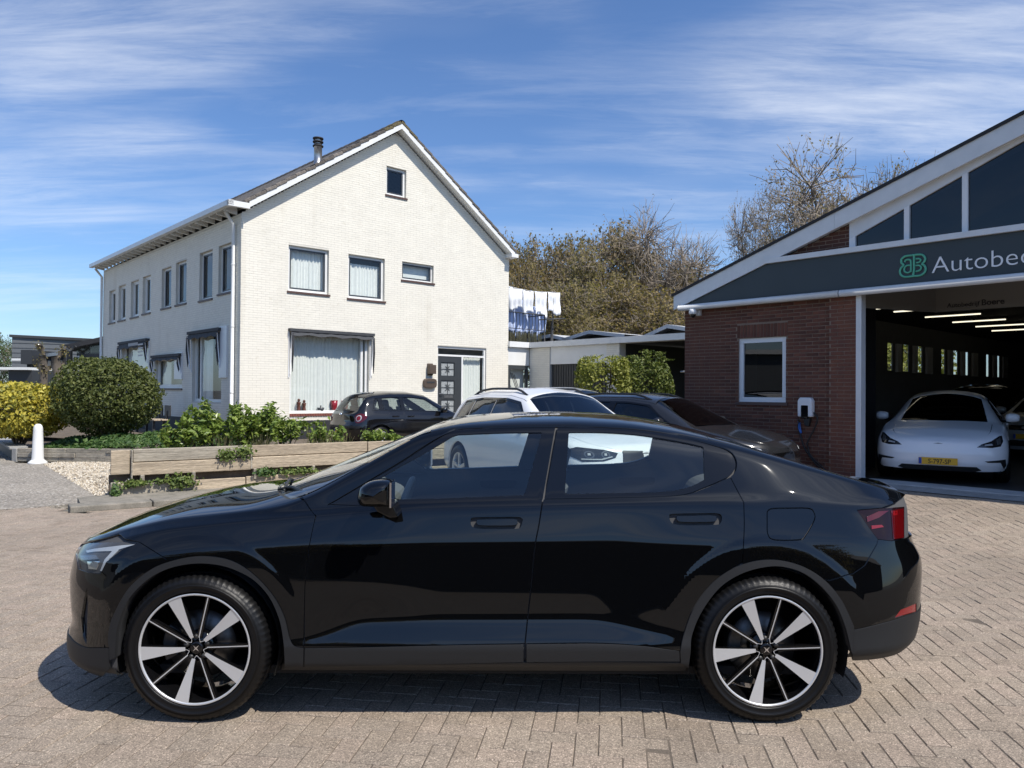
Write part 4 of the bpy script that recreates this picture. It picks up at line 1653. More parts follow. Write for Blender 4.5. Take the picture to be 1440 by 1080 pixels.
# glazed side door with slanted bars
d0, d1 = GW + .02, gp(743, 530).x
dzt = gp(730, 514.5).z
t = MB()
for (a0, a1, c0, c1) in ((d0, d1, dzt - .12, dzt), (d0, d0 + .1, .1, dzt - .12), (d1 - .1, d1, .1, dzt - .12), (d0 + .1, d1 - .1, .1, .5)):
    t.box(a0, a1, .02, .10, c0, c1)
sdoor = flip_ok(t.build('side_door', [M['door_dark']], low))
t = MB()
t.add([(d0 + .1, .06, .5), (d1 - .1, .06, .5), (d1 - .1, .06, dzt - .12), (d0 + .1, .06, dzt - .12)], [(0, 1, 2, 3)])
t.build('pane', [M['house_glass']], sdoor)
t = MB()
t.add([(d0, .25, .1), (d1, .25, .1), (d1, .25, dzt), (d0, .25, dzt)], [(0, 1, 2, 3)])
t.build('blind', [M['curtain']], sdoor)
for k in range(3):
    t = MB()
    xa = d0 + .12 + k * .09
    t.tube([(xa, .045, dzt - .2 - k * .05), (xa + .42 - k * .06, .045, dzt - 1.1 + k * .06)], .012, 6)
    t.build('bar', [M['door_dark']], sdoor)
piers = [(0.0, y_p1), (y_p2, y_p2b)]
for (a0, a1) in piers:
    t = MB()
    WL.box(t, a0, a1, -.3, 0, 0, LF)
    flip_ok(t.build('brick_pier', [M['white_mortar']], low))
    brick_wall(WL, lambda z, a0=a0, a1=a1: (a0, a1), 0.0, LF, [], .22, .0625, low, M['white_brick'], 0, nearf)
t = MB()
gz1 = lp(800, 511.5).z
WL.box(t, y_p1, y_p2, -.10, -.03, gz1, LF)
flip_ok(t.build('white_panel', [W_], low))
t = MB()
nsl = int((y_p2 - y_p1) / .11)
gd = MB()
WL.box(gd, y_p1, y_p2, -.16, -.12, 0, gz1)
gdo = flip_ok(gd.build('garage_door', [M['anthracite']], low))
slat = MB()
WLs = Wall((0, 0, 0), (0, -1, 0), (-1, 0, 0))
WLs.box(slat, -.043, .043, 0, .03, 0, gz1 - .02)
sm = slat.mesh('slat', [M['anthracite']])
for k in range(nsl):
    o_ = link('slat', sm, gdo)
    o_.location = WL.p(y_p1 + (k + .5) * (y_p2 - y_p1) / nsl, -.12, .01)
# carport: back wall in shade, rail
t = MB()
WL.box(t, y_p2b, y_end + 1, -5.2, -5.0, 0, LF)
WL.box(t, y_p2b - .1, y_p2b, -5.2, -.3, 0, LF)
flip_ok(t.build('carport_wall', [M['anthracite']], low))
t = MB()
ra, rb_ = WL.p(ly(940, 520), -.6, lp(940, 522).z), WL.p(y_end, -.6, lp(940, 522).z)
t.tube([ra, rb_], .03, 8)
t.build('rail', [M['metal_grey']], low)
# folded roofs that stand up behind the fascia
for k, (pk, ls_, rs_) in enumerate(((828, 790, 878), (938, 895, 985), (772, 742, 805))):
    a_, b_, c_ = [H.hit(x_, y_, 'x', XJ + 3.2) for x_, y_ in ((ls_, 476), (pk, {0: 464.5, 1: 456, 2: 470}[k]), (rs_, {0: 470, 1: 463, 2: 477}[k]))]
    t = MB()
    dep = 5.0
    top = [(XJ + 3.2, a_.y, a_.z), (XJ + 3.2, b_.y, b_.z), (XJ + 3.2, c_.y, c_.z)]
    v = [Vector(p) for p in top] + [Vector(p) + Vector((dep, 0, 0)) for p in top] + [Vector(p) - Vector((0, 0, .13)) for p in top] + [Vector(p) + Vector((dep, 0, -.13)) for p in top]
    t.add(v, [(0, 1, 4, 3), (1, 2, 5, 4), (6, 9, 10, 7), (7, 10, 11, 8), (0, 6, 7, 1), (1, 7, 8, 2), (3, 4, 10, 9), (4, 5, 11, 10)])
    fr = fixed_normals(t.build('folded_roof', [M['gutter_white']], low))
    t = MB()
    t.add([Vector(top[0]) + Vector((.4, .25, -.15)), Vector(top[1]) + Vector((.4, 0, -.1)), Vector(top[2]) + Vector((.4, -.25, -.15)), Vector((XJ + 3.6, c_.y, LZ - .1)), Vector((XJ + 3.6, a_.y, LZ - .1))], [(0, 1, 2, 3, 4)])
    t.build('gable_panel', [M['anthracite']], fr)

# roof terrace: railing, planted screen, washing
rail = thing('railing', 'black metal balcony railing on the roof terrace beside the house', 'railing', HC, THETA)
TY = 1.4
tp = lambda x, y: H.hit(x, y, 'y', TY)
ra, rb_ = tp(712, 438), tp(766, 443)
t = MB()
zt_, zb_ = (ra.z + rb_.z) / 2, tp(740, 463).z
t.tube([(ra.x - .5, TY, zt_), (rb_.x, TY, zt_)], .022, 6)
t.tube([(rb_.x, TY, zt_), (rb_.x, TY + 4, zt_)], .022, 6)
t.tube([(ra.x - .5, TY, zb_), (rb_.x, TY, zb_)], .015, 6)
t.build('handrail', [M['anthracite']], rail)
for k in range(15):
    t = MB()
    xx = ra.x - .3 + (rb_.x - ra.x + .3) * k / 14
    t.tube([(xx, TY, zb_ - (.4 if k == 14 else 0)), (xx, TY, zt_)], .011 if k < 14 else .022, 6)
    t.build('baluster', [M['anthracite']], rail)
# second, lower length of railing to the right with a tall post
ra2, rb2 = tp(766, 449), tp(802, 447)
t = MB()
t.tube([(ra2.x, TY + .3, ra2.z), (rb2.x, TY + .3, rb2.z)], .03, 6)
t.tube([(tp(783, 450).x, TY + .3, LZ), (tp(783, 450).x, TY + .3, ra2.z)], .03, 6)
t.build('handrail', [M['anthracite']], rail)
t = MB()
xx = tp(793, 420).x
t.tube([(xx, TY + .6, LZ), (xx, TY + .6, tp(793, 409).z)], .025, 6)
t.build('post', [M['anthracite']], rail)
scr = MB()
za, zb = tp(740, 481).z - .2, tp(740, 464).z
r_ = random.Random(8)
for k in range(150):
    xx = r_.uniform(ra.x - .5, rb_.x)
    hh = zb - r_.uniform(0, .12)
    scr.tube([(xx, TY + .08 + r_.uniform(-.03, .03), za), (xx + r_.uniform(-.03, .03), TY + .08, hh)], .012, 4, caps=False)
so = scr.build('reed_screen', [M['reed']])
so.matrix_world = Matrix.Translation(HC) @ Matrix.Rotation(THETA, 4, 'Z')
tag(so, 'dark reed screen fixed along the foot of the terrace railing', 'screen')
cl_a, cl_b = tp(713, 396), tp(797, 409)
t = MB()
lpts = []
for k in range(13):
    f = k / 12
    p = cl_a.lerp(cl_b, f)
    lpts.append((p.x, TY + .5 + .1 * f, p.z - .10 * math.sin(math.pi * f)))
t.tube(lpts, .008, 6)
lo = t.build('washing_line', [M['cloth_white']])
lo.matrix_world = Matrix.Translation(HC) @ Matrix.Rotation(THETA, 4, 'Z')
tag(lo, 'sagging white washing line hung with laundry above the terrace railing', 'washing line')


def cloth(xa, xb, drop, yy, mt, label, amp=.03, top=None, seed=0):
    r_ = random.Random(seed)
    n, m_ = 14, 10
    v = []
    for i in range(n + 1):
        f = i / n
        x = xa + (xb - xa) * f
        g = (x - lpts[0][0]) / (lpts[-1][0] - lpts[0][0])
        zt0 = (np.interp(g, np.linspace(0, 1, 13), [p[2] for p in lpts])) if top is None else top
        for j in range(m_ + 1):
            h_ = j / m_
            v.append((x + .03 * math.sin(j * .7 + seed) * h_, yy + (amp + .03) * (.3 + h_) * math.sin(i * 1.3 + seed + 1.1 * h_) + .02 * math.sin(j * .8 + seed), zt0 - .03 * math.sin(math.pi * f) * (1 - h_) - drop * h_ * (1 + .13 * math.sin(f * 5 + seed))))
    t = MB()
    t.add(v, [(i * (m_ + 1) + j, (i + 1) * (m_ + 1) + j, (i + 1) * (m_ + 1) + j + 1, i * (m_ + 1) + j + 1) for i in range(n) for j in range(m_)], 0, True)
    o_ = t.build('laundry', [mt])
    o_.matrix_world = Matrix.Translation(HC) @ Matrix.Rotation(THETA, 4, 'Z')
    tag(o_, label, 'laundry', 'washing on the line')
    sm_ = o_.modifiers.new('thick', 'SOLIDIFY')
    sm_.thickness = .006


def cxy(p_, yy):
    return H.hit(p_, 410, 'y', yy).x


pxh = lambda n_: abs(tp(740, 400).z - tp(740, 400 + n_).z) * 1.12
for (xa, xb, dp, yy, mt, lab, tp_, sd_) in ((716, 735, 27, TY + .52, 'cloth_white', 'white towel on the line nearest the house wall', None, 1), (735.5, 751, 30, TY + .55, 'cloth_white', 'white shirt hung second from the house on the washing line', None, 2),
        (752, 769, 31, TY + .57, 'cloth_white', 'wide white sheet in the middle of the washing line', None, 3), (770, 787, 28, TY + .59, 'cloth_white', 'white towel at the free end of the washing line', None, 4),
        (714, 741, 46, TY + .95, 'cloth_shaded', 'long white sheet tinted blue for shade behind the railing next to the house wall', tp(725, 414).z, 5), (742, 768, 38, TY + 1.0, 'cloth_shaded', 'white shirt tinted blue for shade hanging low behind the railing', tp(750, 424).z, 6)):
    cloth(cxy(xa, yy), cxy(xb, yy), pxh(dp), yy, M[mt], lab, top=tp_, seed=sd_)
# ================================================================ the workshop on the right
G = Frame(WORK)
G_W = Wall((0, 0, 0), (0, -1, 0), (-1, 0, 0))            # front: along it towards the camera, outward -x
shop = thing('workshop', 'dark red brick workshop with a low gable and an open hall door', 'building', WORK, THETA)
fp = lambda x, y, d=0.0: G.hit(x, y, 'x', -d)
T = lambda x, y=500, d=0.0: -fp(x, y, d).y               # distance along the front
TD = T(1208.5)                                            # door frame
ZG = fp(1100, 419).z                                      # underside of the band
OVG = .14                                                 # verge overhang
v1, v2 = fp(947, 436, OVG), fp(1436, 190, OVG)            # lower edge of the white verge board
slV = (v2.z - v1.z) / ((-v2.y) - (-v1.y))
vz_ = lambda t: v1.z + slV * (t + v1.y)
TP = 9.6                                                  # ridge, out of the picture
TE_ = 19.2
vz = lambda t: vz_(t) if t < TP else vz_(2 * TP - t)
ZB0, ZB1 = fp(1150, 409, .08).z, fp(1215, 357, .08).z      # band
z_lo = fp(1208, 412, .1).z
z_hi = fp(1208, 352.5, .1).z
wr = (T(1038.5), T(1105.5), fp(1105, 566).z, fp(1105, 473).z)
TG0 = T(1199)                                              # glazing starts
TEND = 18.6
# brick front left of the door, and the strip above the band
mb = MB()
flat_wall(mb, G_W, [(0, 0), (TD - .02, 0), (TD - .02, z_lo), (0, z_lo)], [[(wr[0], wr[2]), (wr[1], wr[2]), (wr[1], wr[3]), (wr[0], wr[3])]], .12)
flat_wall(mb, G_W, [(T(1075), z_hi), (TG0, z_hi), (TG0, vz(TG0)), (T(1075), vz(T(1075)))], [], .1)
mb.build('wall', [M['red_mortar']], shop)
cam_g = G.loc((0, 0, CAM_H))
near_g = lambda c: (Vector(c) - cam_g).length
tp0 = T(1168)
sol = (wr[0] - .03, wr[1] + .03, wr[3] + .005, wr[3] + .215)
brick_wall(G_W, lambda z: (0, TD - .03), 0.0, z_lo, [tuple(wr), sol], .22, .0625, shop, M['red_brick'], 300, lambda c: near_g(c) + (50 if c.z < .9 and -c.y < 2.2 else 0), proud=.006, jt=.0115, jit=.0015)
G_P = Wall((-.045, 0, 0), (0, -1, 0), (-1, 0, 0))
t = MB()
G_P.box(t, tp0, TD - .03, -.05, 0, 0, z_lo)
flip_ok(t.build('pilaster', [M['red_mortar']], shop))
brick_wall(G_P, lambda z: (tp0, TD - .03), 0.0, z_lo, [], .22, .0625, shop, M['red_brick'], 0, near_g, proud=.006, jt=.0115, jit=.0015)
brick_wall(G_W, lambda z: (T(1075) + max(0, (z - vz(T(1075))) / slV), TG0), z_hi, vz(TG0), [], .22, .0625, shop, M['red_brick'], 0, near_g, proud=.006, jt=.0115, jit=.0015)
# soldier course above the window
mb = MB()
n = int((sol[1] - sol[0]) / .0625)
q = MB()
G_W0 = Wall((0, 0, 0), (0, -1, 0), (-1, 0, 0))
G_W0.box(q, -.026, .026, -.004, .008, -.10, .128)
qm = fixed_normals(q.build('tmp', [M['red_brick']])).data
bpy.data.objects.remove(bpy.data.objects['tmp'])
for k in range(n):
    o_ = bpy.data.objects.new('soldier_brick', qm)
    COL.objects.link(o_)
    o_.parent = shop
    o_.location = G_W.p(sol[0] + (k + .5) * (sol[1] - sol[0]) / n, 0, (sol[2] + sol[3]) / 2)
wn = window(shop, G_W, *wr, fw_=.085, rec=.0, outer=M['white_plastic'], glass=M['dark_glass'], sill=M['sill_brown'])
# dark room behind the window, and the hall
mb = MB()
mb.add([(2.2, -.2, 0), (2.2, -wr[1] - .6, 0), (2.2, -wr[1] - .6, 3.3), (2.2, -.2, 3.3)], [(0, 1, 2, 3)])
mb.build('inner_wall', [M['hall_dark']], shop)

# band: slate-grey panel cut off by the verge, white trims above and below
b0, b1 = .10, .0
tA = T(962, 430, .1)
zl, zh = z_lo + .02, z_hi - .02
tl0 = -v1.y + (zl - v1.z) / slV
tl1 = -v1.y + (zh - v1.z) / slV
mb = MB()
P_ = [(tl0, zl), (TEND, zl), (TEND, zh), (tl1, zh)]
v = [G_W.p(a, .10, z) for a, z in P_] + [G_W.p(a, -.05, z) for a, z in P_]
mb.add(v, [(0, 1, 2, 3), (7, 6, 5, 4), (0, 4, 5, 1), (1, 5, 6, 2), (2, 6, 7, 3), (3, 7, 4, 0)])
band = fixed_normals(mb.build('sign_band', [M['fascia_grey']], shop))
t = MB()
t.tube([G_W.p(-.02, .17, zl - .01), G_W.p(T(1180, 412, .17), .17, zl - .01)], .055, 14)
t.tube([G_W.p(T(1181, 412, .17), .17, zl - .01), G_W.p(TEND, .17, zl - .01)], .055, 14)
t.build('gutter_pipe', [M['gutter_white']], shop)
t = MB()
G_W.box(t, tl1 - .03, TEND, .0, .16, zh, zh + .085)
fixed_normals(t.build('band_trim', [M['gutter_white']], shop))
# glazing above the band
gl_z0 = zh + .085
mull = [TG0, T(1275.5), T(1357.5), T(1357.5) + (T(1357.5) - T(1275.5)) * 1.02, T(1357.5) + 2 * (T(1357.5) - T(1275.5)), 9.8, 10.9, 12]
ga, gb_ = fp(1279, 289.5), fp(1353, 247.5)
slG = (gb_.z - ga.z) / (ga.y - gb_.y)
topz = lambda t_: ga.z + slG * (t_ + ga.y)
for k, m_ in enumerate(mull):
    t = MB()
    w_ = .095 if k == 0 else .075
    z1 = topz(m_)
    v = [G_W.p(a, n_, z) for n_ in (.03, -.06) for a, z in ((m_ - w_ / 2, gl_z0), (m_ + w_ / 2, gl_z0), (m_ + w_ / 2, topz(m_ + w_ / 2)), (m_ - w_ / 2, topz(m_ - w_ / 2)))]
    t.add(v, [(0, 1, 2, 3), (7, 6, 5, 4), (0, 4, 5, 1), (1, 5, 6, 2), (2, 6, 7, 3), (3, 7, 4, 0)])
    fixed_normals(t.build('mullion', [M['white_plastic']], shop))
for k in range(len(mull) - 1):
    a, b = mull[k] + .04, mull[k + 1] - .04
    t = MB()
    t.add([G_W.p(a, -.02, gl_z0), G_W.p(b, -.02, gl_z0), G_W.p(b, -.02, topz(b)), G_W.p(a, -.02, topz(a))], [(3, 2, 1, 0)])
    t.build('gable_pane', [M['dark_glass']], shop)
t = MB()
a, b = TG0 - .05, TP
for (n0, n1) in ((-.06, .02),):
    v = [G_W.p(q_, n_, z) for n_ in (n1, n0) for q_, z in ((a, topz(a)), (b, topz(b)), (b, vz(b) + .05), (a, vz(a) + .05))]
    t.add(v, [(0, 1, 2, 3), (7, 6, 5, 4), (0, 4, 5, 1), (1, 5, 6, 2), (2, 6, 7, 3), (3, 7, 4, 0)])
fixed_normals(t.build('head_board', [M['gutter_white']], shop))
# verge board, black roof edge, soffit and roof
t0 = -v1.y
def slab(mb, n0, n1, za, zb, ta, tb, zf=vz):
    v = [G_W.p(q_, n_, zf(q_) + z) for n_ in (n1, n0) for q_, z in ((ta, za), (tb, za), (tb, zb), (ta, zb))]
    mb.add(v, [(0, 1, 2, 3), (7, 6, 5, 4), (0, 4, 5, 1), (1, 5, 6, 2), (2, 6, 7, 3), (3, 7, 4, 0)])
segs = [t0, T(1173, 330, OVG), T(1173, 330, OVG) + 3.4, TP]
for a, b in zip(segs[:-1], segs[1:]):
    t = MB()
    slab(t, OVG - .03, OVG, .0, .265, a + .002, b - .002)
    fixed_normals(t.build('verge_board', [M['gutter_white']], shop))
t = MB()
slab(t, OVG - .04, OVG + .025, .265, .315, t0 - .03, TP)
fixed_normals(t.build('roof_edge', [M['bitumen']], shop))
t = MB()
slab(t, -26, OVG - .03, .20, .30, t0 - .02, TP)
slab(t, -26, OVG - .03, .20, .30, TP, TE_)
fixed_normals(t.build('roof', [M['bitumen']], shop))
t = MB()
slab(t, -.02, OVG - .03, .02, .05, t0, TP)
fixed_normals(t.build('soffit', [M['gutter_white']], shop))
# security camera under the gutter
c_ = G.o + EX * 0 + EY * 0
ca = fp(979, 440, .12)
cam_t = thing('security_camera', 'white dome security camera under the gutter on the brick corner', 'security camera', G.o + EX * ca.x + EY * ca.y + EZ * ca.z, THETA)
t = MB()
t.box(.02, .118, -.05, .06, -.05, .09)
bevelled(t.build('bracket', [M['white_plastic']], cam_t), .01, 1)
t = MB()
t.lathe([(.0, .07), (.06, .065), (.075, .03), (.075, -.02), (.06, -.03)], 20, 'z', (-.06, .03, 0))
t.build('housing', [M['white_plastic']], cam_t)
t = MB()
t.lathe([(.055, -.03), (.05, -.06), (.03, -.085), (.0, -.095)], 20, 'z', (-.06, .03, 0))
t.build('dome', [M['gloss_black']], cam_t)

# door frame, threshold
t = MB()
G_W.box(t, TD - .03, TD + .055, -.10, .06, 0, z_lo)
fixed_normals(t.build('door_frame', [M['gutter_white']], shop))
t = MB()
t.add([G_W.p(TD - .6, .50, -.022), G_W.p(TEND, .50, -.022), G_W.p(TEND, .18, .012), G_W.p(TD - .6, .18, .012)], [(3, 2, 1, 0)])
kerb = tag(t.build('drain_strip', [M['concrete']]), kind='structure')
kerb.matrix_world = Matrix.Translation(WORK) @ Matrix.Rotation(THETA, 4, 'Z')
t = MB()
G_W.box(t, TD + .06, TEND, -.30, .18, -.05, .025)
th = tag(fixed_normals(t.build('threshold', [M['steel_strip']])), kind='structure')
th.matrix_world = kerb.matrix_world

# ---- the hall behind the door
DEP = 23
t = MB()
t.add([(.3, -.2, .01), (DEP, -.2, .01), (DEP, -TE_, .01), (.3, -TE_, .01)], [(3, 2, 1, 0)])
fl = tag(t.build('hall_floor', [M['hall_floor']]), kind='structure')
fl.matrix_world = kerb.matrix_world
# left wall with its narrow windows: white posts between slits of daylight
yw = -.25
hw = lambda x, y: G.hit(x, y, 'y', yw)
wz0, wz1 = 2.3, 3.22
slits = []
for (xa, xb) in ((1248, 1255), (1270, 1278), (1291, 1297), (1324, 1329), (1341, 1347), (1358, 1362), (1387, 1391), (1401, 1406)):
    slits.append((hw(xa, 500).x, hw(xb, 500).x, hw((xa + xb) / 2, 521 + (xa - 1248) * .06).z, hw((xa + xb) / 2, 482 + (xa - 1248) * .12).z))
mb = MB()
HW = Wall((0, yw, 0), (1, 0, 0), (0, -1, 0))
flat_wall(mb, HW, [(.25, 0), (DEP, 0), (DEP, 3.5), (.25, 3.5)], [[(s_[0], s_[2]), (s_[1], s_[2]), (s_[1], s_[3]), (s_[0], s_[3])] for s_ in slits], .03)
mb.add([(DEP, yw, 0), (DEP, -TE_, 0), (DEP, -TE_, 6), (DEP, yw, 6)], [(0, 1, 2, 3)])
mb.add([(.25, -TE_, 0), (DEP, -TE_, 0), (DEP, -TE_, 4), (.25, -TE_, 4)], [(3, 2, 1, 0)])
mb.build('hall_wall', [M['hall_wall']], shop)
t = MB()
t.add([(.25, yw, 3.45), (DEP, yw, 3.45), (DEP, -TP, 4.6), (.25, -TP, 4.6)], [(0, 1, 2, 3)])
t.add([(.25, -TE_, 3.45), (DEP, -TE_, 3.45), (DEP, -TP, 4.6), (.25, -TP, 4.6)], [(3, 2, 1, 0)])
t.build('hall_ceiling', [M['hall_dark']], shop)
for s_ in slits:
    t = MB()
    t.add([HW.p(s_[0], -.015, s_[2]), HW.p(s_[1], -.015, s_[2]), HW.p(s_[1], -.015, s_[3]), HW.p(s_[0], -.015, s_[3])], [(0, 1, 2, 3)])
    t.build('hall_pane', [M['house_glass']], shop)
for (xa, xb) in ((1216, 1224), (1259, 1265), (1283, 1287), (1301, 1309), (1332, 1338), (1350, 1355), (1366, 1373), (1395, 1400), (1409, 1415)):
    t = MB()
    a, b = hw(xa, 500).x, hw(xb, 500).x
    HW.box(t, a, b, .0, .06, hw(xa, 521 + (xa - 1248) * .06).z - .03, hw(xa, 482 + (xa - 1248) * .12).z)
    fixed_normals(t.build('window_blind', [M['white_paint']], shop))
# tube lights along the hall
for k, (xa, ya, xb, yb) in enumerate(((1196, 427, 1233, 425), (1203, 435.5, 1263, 431.5), (1211, 442, 1290, 436.5), (1231, 446.5, 1314, 441), (1256, 450, 1337, 445.5), (1300, 457.5, 1378, 452.5), (1339, 463.5, 1413, 460), (1374, 469, 1440, 466), (1404, 474, 1452, 472))):
    zt_ = 3.42
    d = ray((xa + xb) / 2, (ya + yb) / 2)
    s_ = (zt_ - CAM_H) / d.z
    c = G.loc(Vector((0, 0, CAM_H)) + d * s_)
    hl = 0.68
    la = thing('tube_light', ['lit ceiling tube just inside the hall door, mostly behind the door frame', 'lit ceiling tube second from the hall door', 'lit ceiling tube third from the hall door', 'lit ceiling tube fourth from the hall door', 'lit ceiling tube in the middle of the row, above the white saloon',
                              'lit ceiling tube sixth from the hall door', 'lit ceiling tube seventh from the hall door', 'lit ceiling tube eighth from the hall door, cut by the picture edge', 'lit ceiling tube deepest in the hall'][k], 'ceiling light', G.o + EX * c.x + EY * c.y + EZ * zt_, THETA, 'tube lights in the hall')
    t = MB()
    t.box(-.05, .05, -hl, hl, .03, .09)
    fixed_normals(t.build('housing', [M['hall_dark']], la))
    t = MB()
    t.tube([(0, -hl + .03, 0), (0, hl - .03, 0)], .017, 8)
    t.build('tube', [M['tube_light']], la)
    t = MB()
    t.box(-.01, .01, -.02, .02, .09, .8)
    fixed_normals(t.build('hanger', [M['hall_dark']], la))
# cream overhead door panels folded back under the ceiling, with lettering
pa_, pb_, pc_ = G.hit(1196, 437, 'x', .45), None, None
xA = .5
zP0, zP1 = G.hit(1313, 439, 'x', 1.9).z, G.hit(1313, 414, 'x', 1.9).z
c1 = G.hit(1313, 425, 'x', 1.9)
t = MB()
t.box(1.9, 1.98, -TEND, c1.y, zP0, zP1 + .12)
beam = fixed_normals(t.build('door_panel', [M['beam_cream']], shop))
t = MB()
a_, b_ = Vector((1.9, c1.y, 0)), Vector((.35, -TD - .15 + .9, 0))
b_ = G.hit(1210, 425, 'x', .35); b_.z = 0
dirv = (b_ - a_)
t.obox((a_ + b_) / 2 + EZ * ((zP0 + zP1) / 2 + .06), dirv / 2, dirv.cross(EZ).normalized() * .03, EZ * ((zP1 + .12 - zP0) / 2))
fixed_normals(t.build('door_panel', [M['beam_cream']], shop))


def text(s_, size, mtl, name, parent, mw, ext=.004, align='LEFT', bold=0.0):
    cu = bpy.data.curves.new(name, 'FONT')
    cu.body = s_
    cu.size = size
    cu.extrude = ext
    cu.offset = bold
    cu.align_x = align
    cu.resolution_u = 4
    tmp = bpy.data.objects.new(name, cu)
    COL.objects.link(tmp)
    bpy.context.view_layer.update()
    me = bpy.data.meshes.new_from_object(tmp.evaluated_get(bpy.context.evaluated_depsgraph_get()))
    bpy.data.objects.remove(tmp)
    me.materials.clear()
    me.materials.append(mtl)
    o_ = link(name, me, parent)
    o_.matrix_basis = mw
    return o_


def front_matrix(p, a, n):
    """text plane: x along a, y up, z = outward n"""
    mm = Matrix.Identity(4)
    for i, v in enumerate((Vector(a), EZ, Vector(n))):
        for k in range(3):
            mm[k][i] = v[k]
    mm.translation = p
    return mm


AN = ((0, -1, 0), (-1, 0, 0))
la_ = G.hit(1332, 438, 'x', 1.9)
text('Autobedrijf', .105, M['letter_black'], 'panel_lettering', beam, front_matrix(Vector((1.893, la_.y, zP0 + .06)), *AN))
lb_ = G.hit(1380, 435, 'x', 1.9)
text('Boere', .135, M['letter_black'], 'panel_lettering', beam, front_matrix(Vector((1.893, lb_.y, zP0 + .06)), *AN), bold=.0015)
# sign: logo and name
A0, B0 = fp(1310, 383, .105), fp(1338, 357, .105)
tcap = fp(1312, 362, .105).z - fp(1312, 385, .105).z
ls = text('Autobedrijf Boere', tcap / .70, M['letter_white'], 'sign_lettering', band, front_matrix(Vector((-.108, A0.y, fp(1310, 384.5, .105).z)), *AN), ext=.006, bold=-.004)
ls.scale = (1.06, 1, 1)
lt, lb2 = fp(1266, 359.5, .105), fp(1302, 388, .105)
lw_, lh_ = abs(lt.y - lb2.y), abs(fp(1284, 359, .105).z - fp(1284, 388.5, .105).z)
lc = Vector((-.112, (lt.y + lb2.y) / 2, (fp(1284, 359, .105).z + fp(1284, 388.5, .105).z) / 2))


def stroke(pts, closed, r, name='sign_logo'):
    t = MB()
    P = spline(pts, .05, closed)
    if closed:
        P = np.vstack((P, P[:2]))
    t.tube([lc + Vector((0, -p[0] * lw_ / 2, p[1] * lh_ / 2)) for p in P], r, 6)
    t.build(name, [M['green_sign']], band)


# outline of the joined a and B, the upright, and the two pairs of small loops
stroke([(-.05, 1), (-.6, .98), (-.88, .72), (-.88, .38), (-.72, .16), (-.92, -.12), (-1, -.45), (-.88, -.82), (-.55, -1), (0, -1), (.55, -1), (.88, -.8), (1, -.45), (.92, -.12), (.74, .06), (.92, .3), (.95, .62), (.75, .92), (.4, 1)], True, .017)
stroke([(.1, 1), (.1, .5), (.1, -.4), (.02, -.98)], False, .017)
stroke([(-.62, .42), (-.58, .58), (-.38, .64), (-.18, .55), (-.14, .3), (-.14, -.2), (-.14, -.58)], False, .014)
stroke([(-.16, .08), (-.5, .06), (-.66, -.2), (-.6, -.5), (-.35, -.62), (-.16, -.5)], False, .014)
stroke([(.24, .62), (.5, .6), (.62, .45), (.52, .28), (.28, .24)], False, .014)
stroke([(.24, -.02), (.52, -.05), (.66, -.25), (.55, -.5), (.24, -.58)], False, .014)

# ---- charging point on the wall with its cable
cp = fp(1134, 575, .06)
chg = thing('charging_point', 'grey and black wall charger with a coiled cable on the red brick wall', 'charger', G.o + EY * cp.y + EZ * cp.z, THETA)
s1 = abs(fp(1124, 575).y - fp(1144, 575).y) / 2
zt_, zb_ = fp(1134, 559).z - cp.z, fp(1134, 586).z - cp.z
t = MB()
t.prism([(-s1, zb_), (s1, zb_), (s1 * 1.02, zt_ * .7), (s1 * .75, zt_), (-s1 * .75, zt_), (-s1 * 1.02, zt_ * .7)], 'x', -.13, -.012)
bevelled(t.build('housing', [M['white_plastic']], chg), .02, 2)
t = MB()
t.prism([(-s1 * .5, zb_ - .03), (s1 * .5, zb_ - .03), (s1 * .5, .06), (-s1 * .5, .06)], 'x', -.14, -.05)
bevelled(t.build('front_plate', [M['gloss_black']], chg), .01, 1)
t = MB()
t.prism([(-s1 * .7, zb_ - .02), (s1 * .2, zb_ - .02), (s1 * .1, zb_ - .14), (-s1 * .5, zb_ - .16)], 'x', -.12, -.04)
bevelled(t.build('plug_holder', [M['black_plastic']], chg), .01, 1)
lz = lambda x_, y_, d=.06: Vector((-d, fp(x_, y_).y - cp.y, fp(x_, y_).z - cp.z))
t = MB()
t.tube([lz(*p) for p in spline([(1146, 580), (1152, 588), (1148, 602), (1140, 617), (1137, 625)], 3)], .013, 8)
t.tube([lz(*p) for p in spline([(1126, 590), (1125, 600), (1129, 615), (1134, 630), (1146, 648), (1158, 660), (1172, 672)], 3)], .013, 8)
t.tube([lz(*p) for p in spline([(1138, 625), (1142, 640), (1158, 656), (1170, 668)], 3)], .012, 8)
t.build('cable', [M['black_plastic']], chg)
t = MB()
t.tube([lz(1127, 594), lz(1127.5, 602), lz(1129, 609)], .017, 8)
t.tube([lz(1125, 592), lz(1125.5, 601), lz(1127, 607)], .012, 8)
t.build('cable_sleeve', [M['blue_cable']], chg)
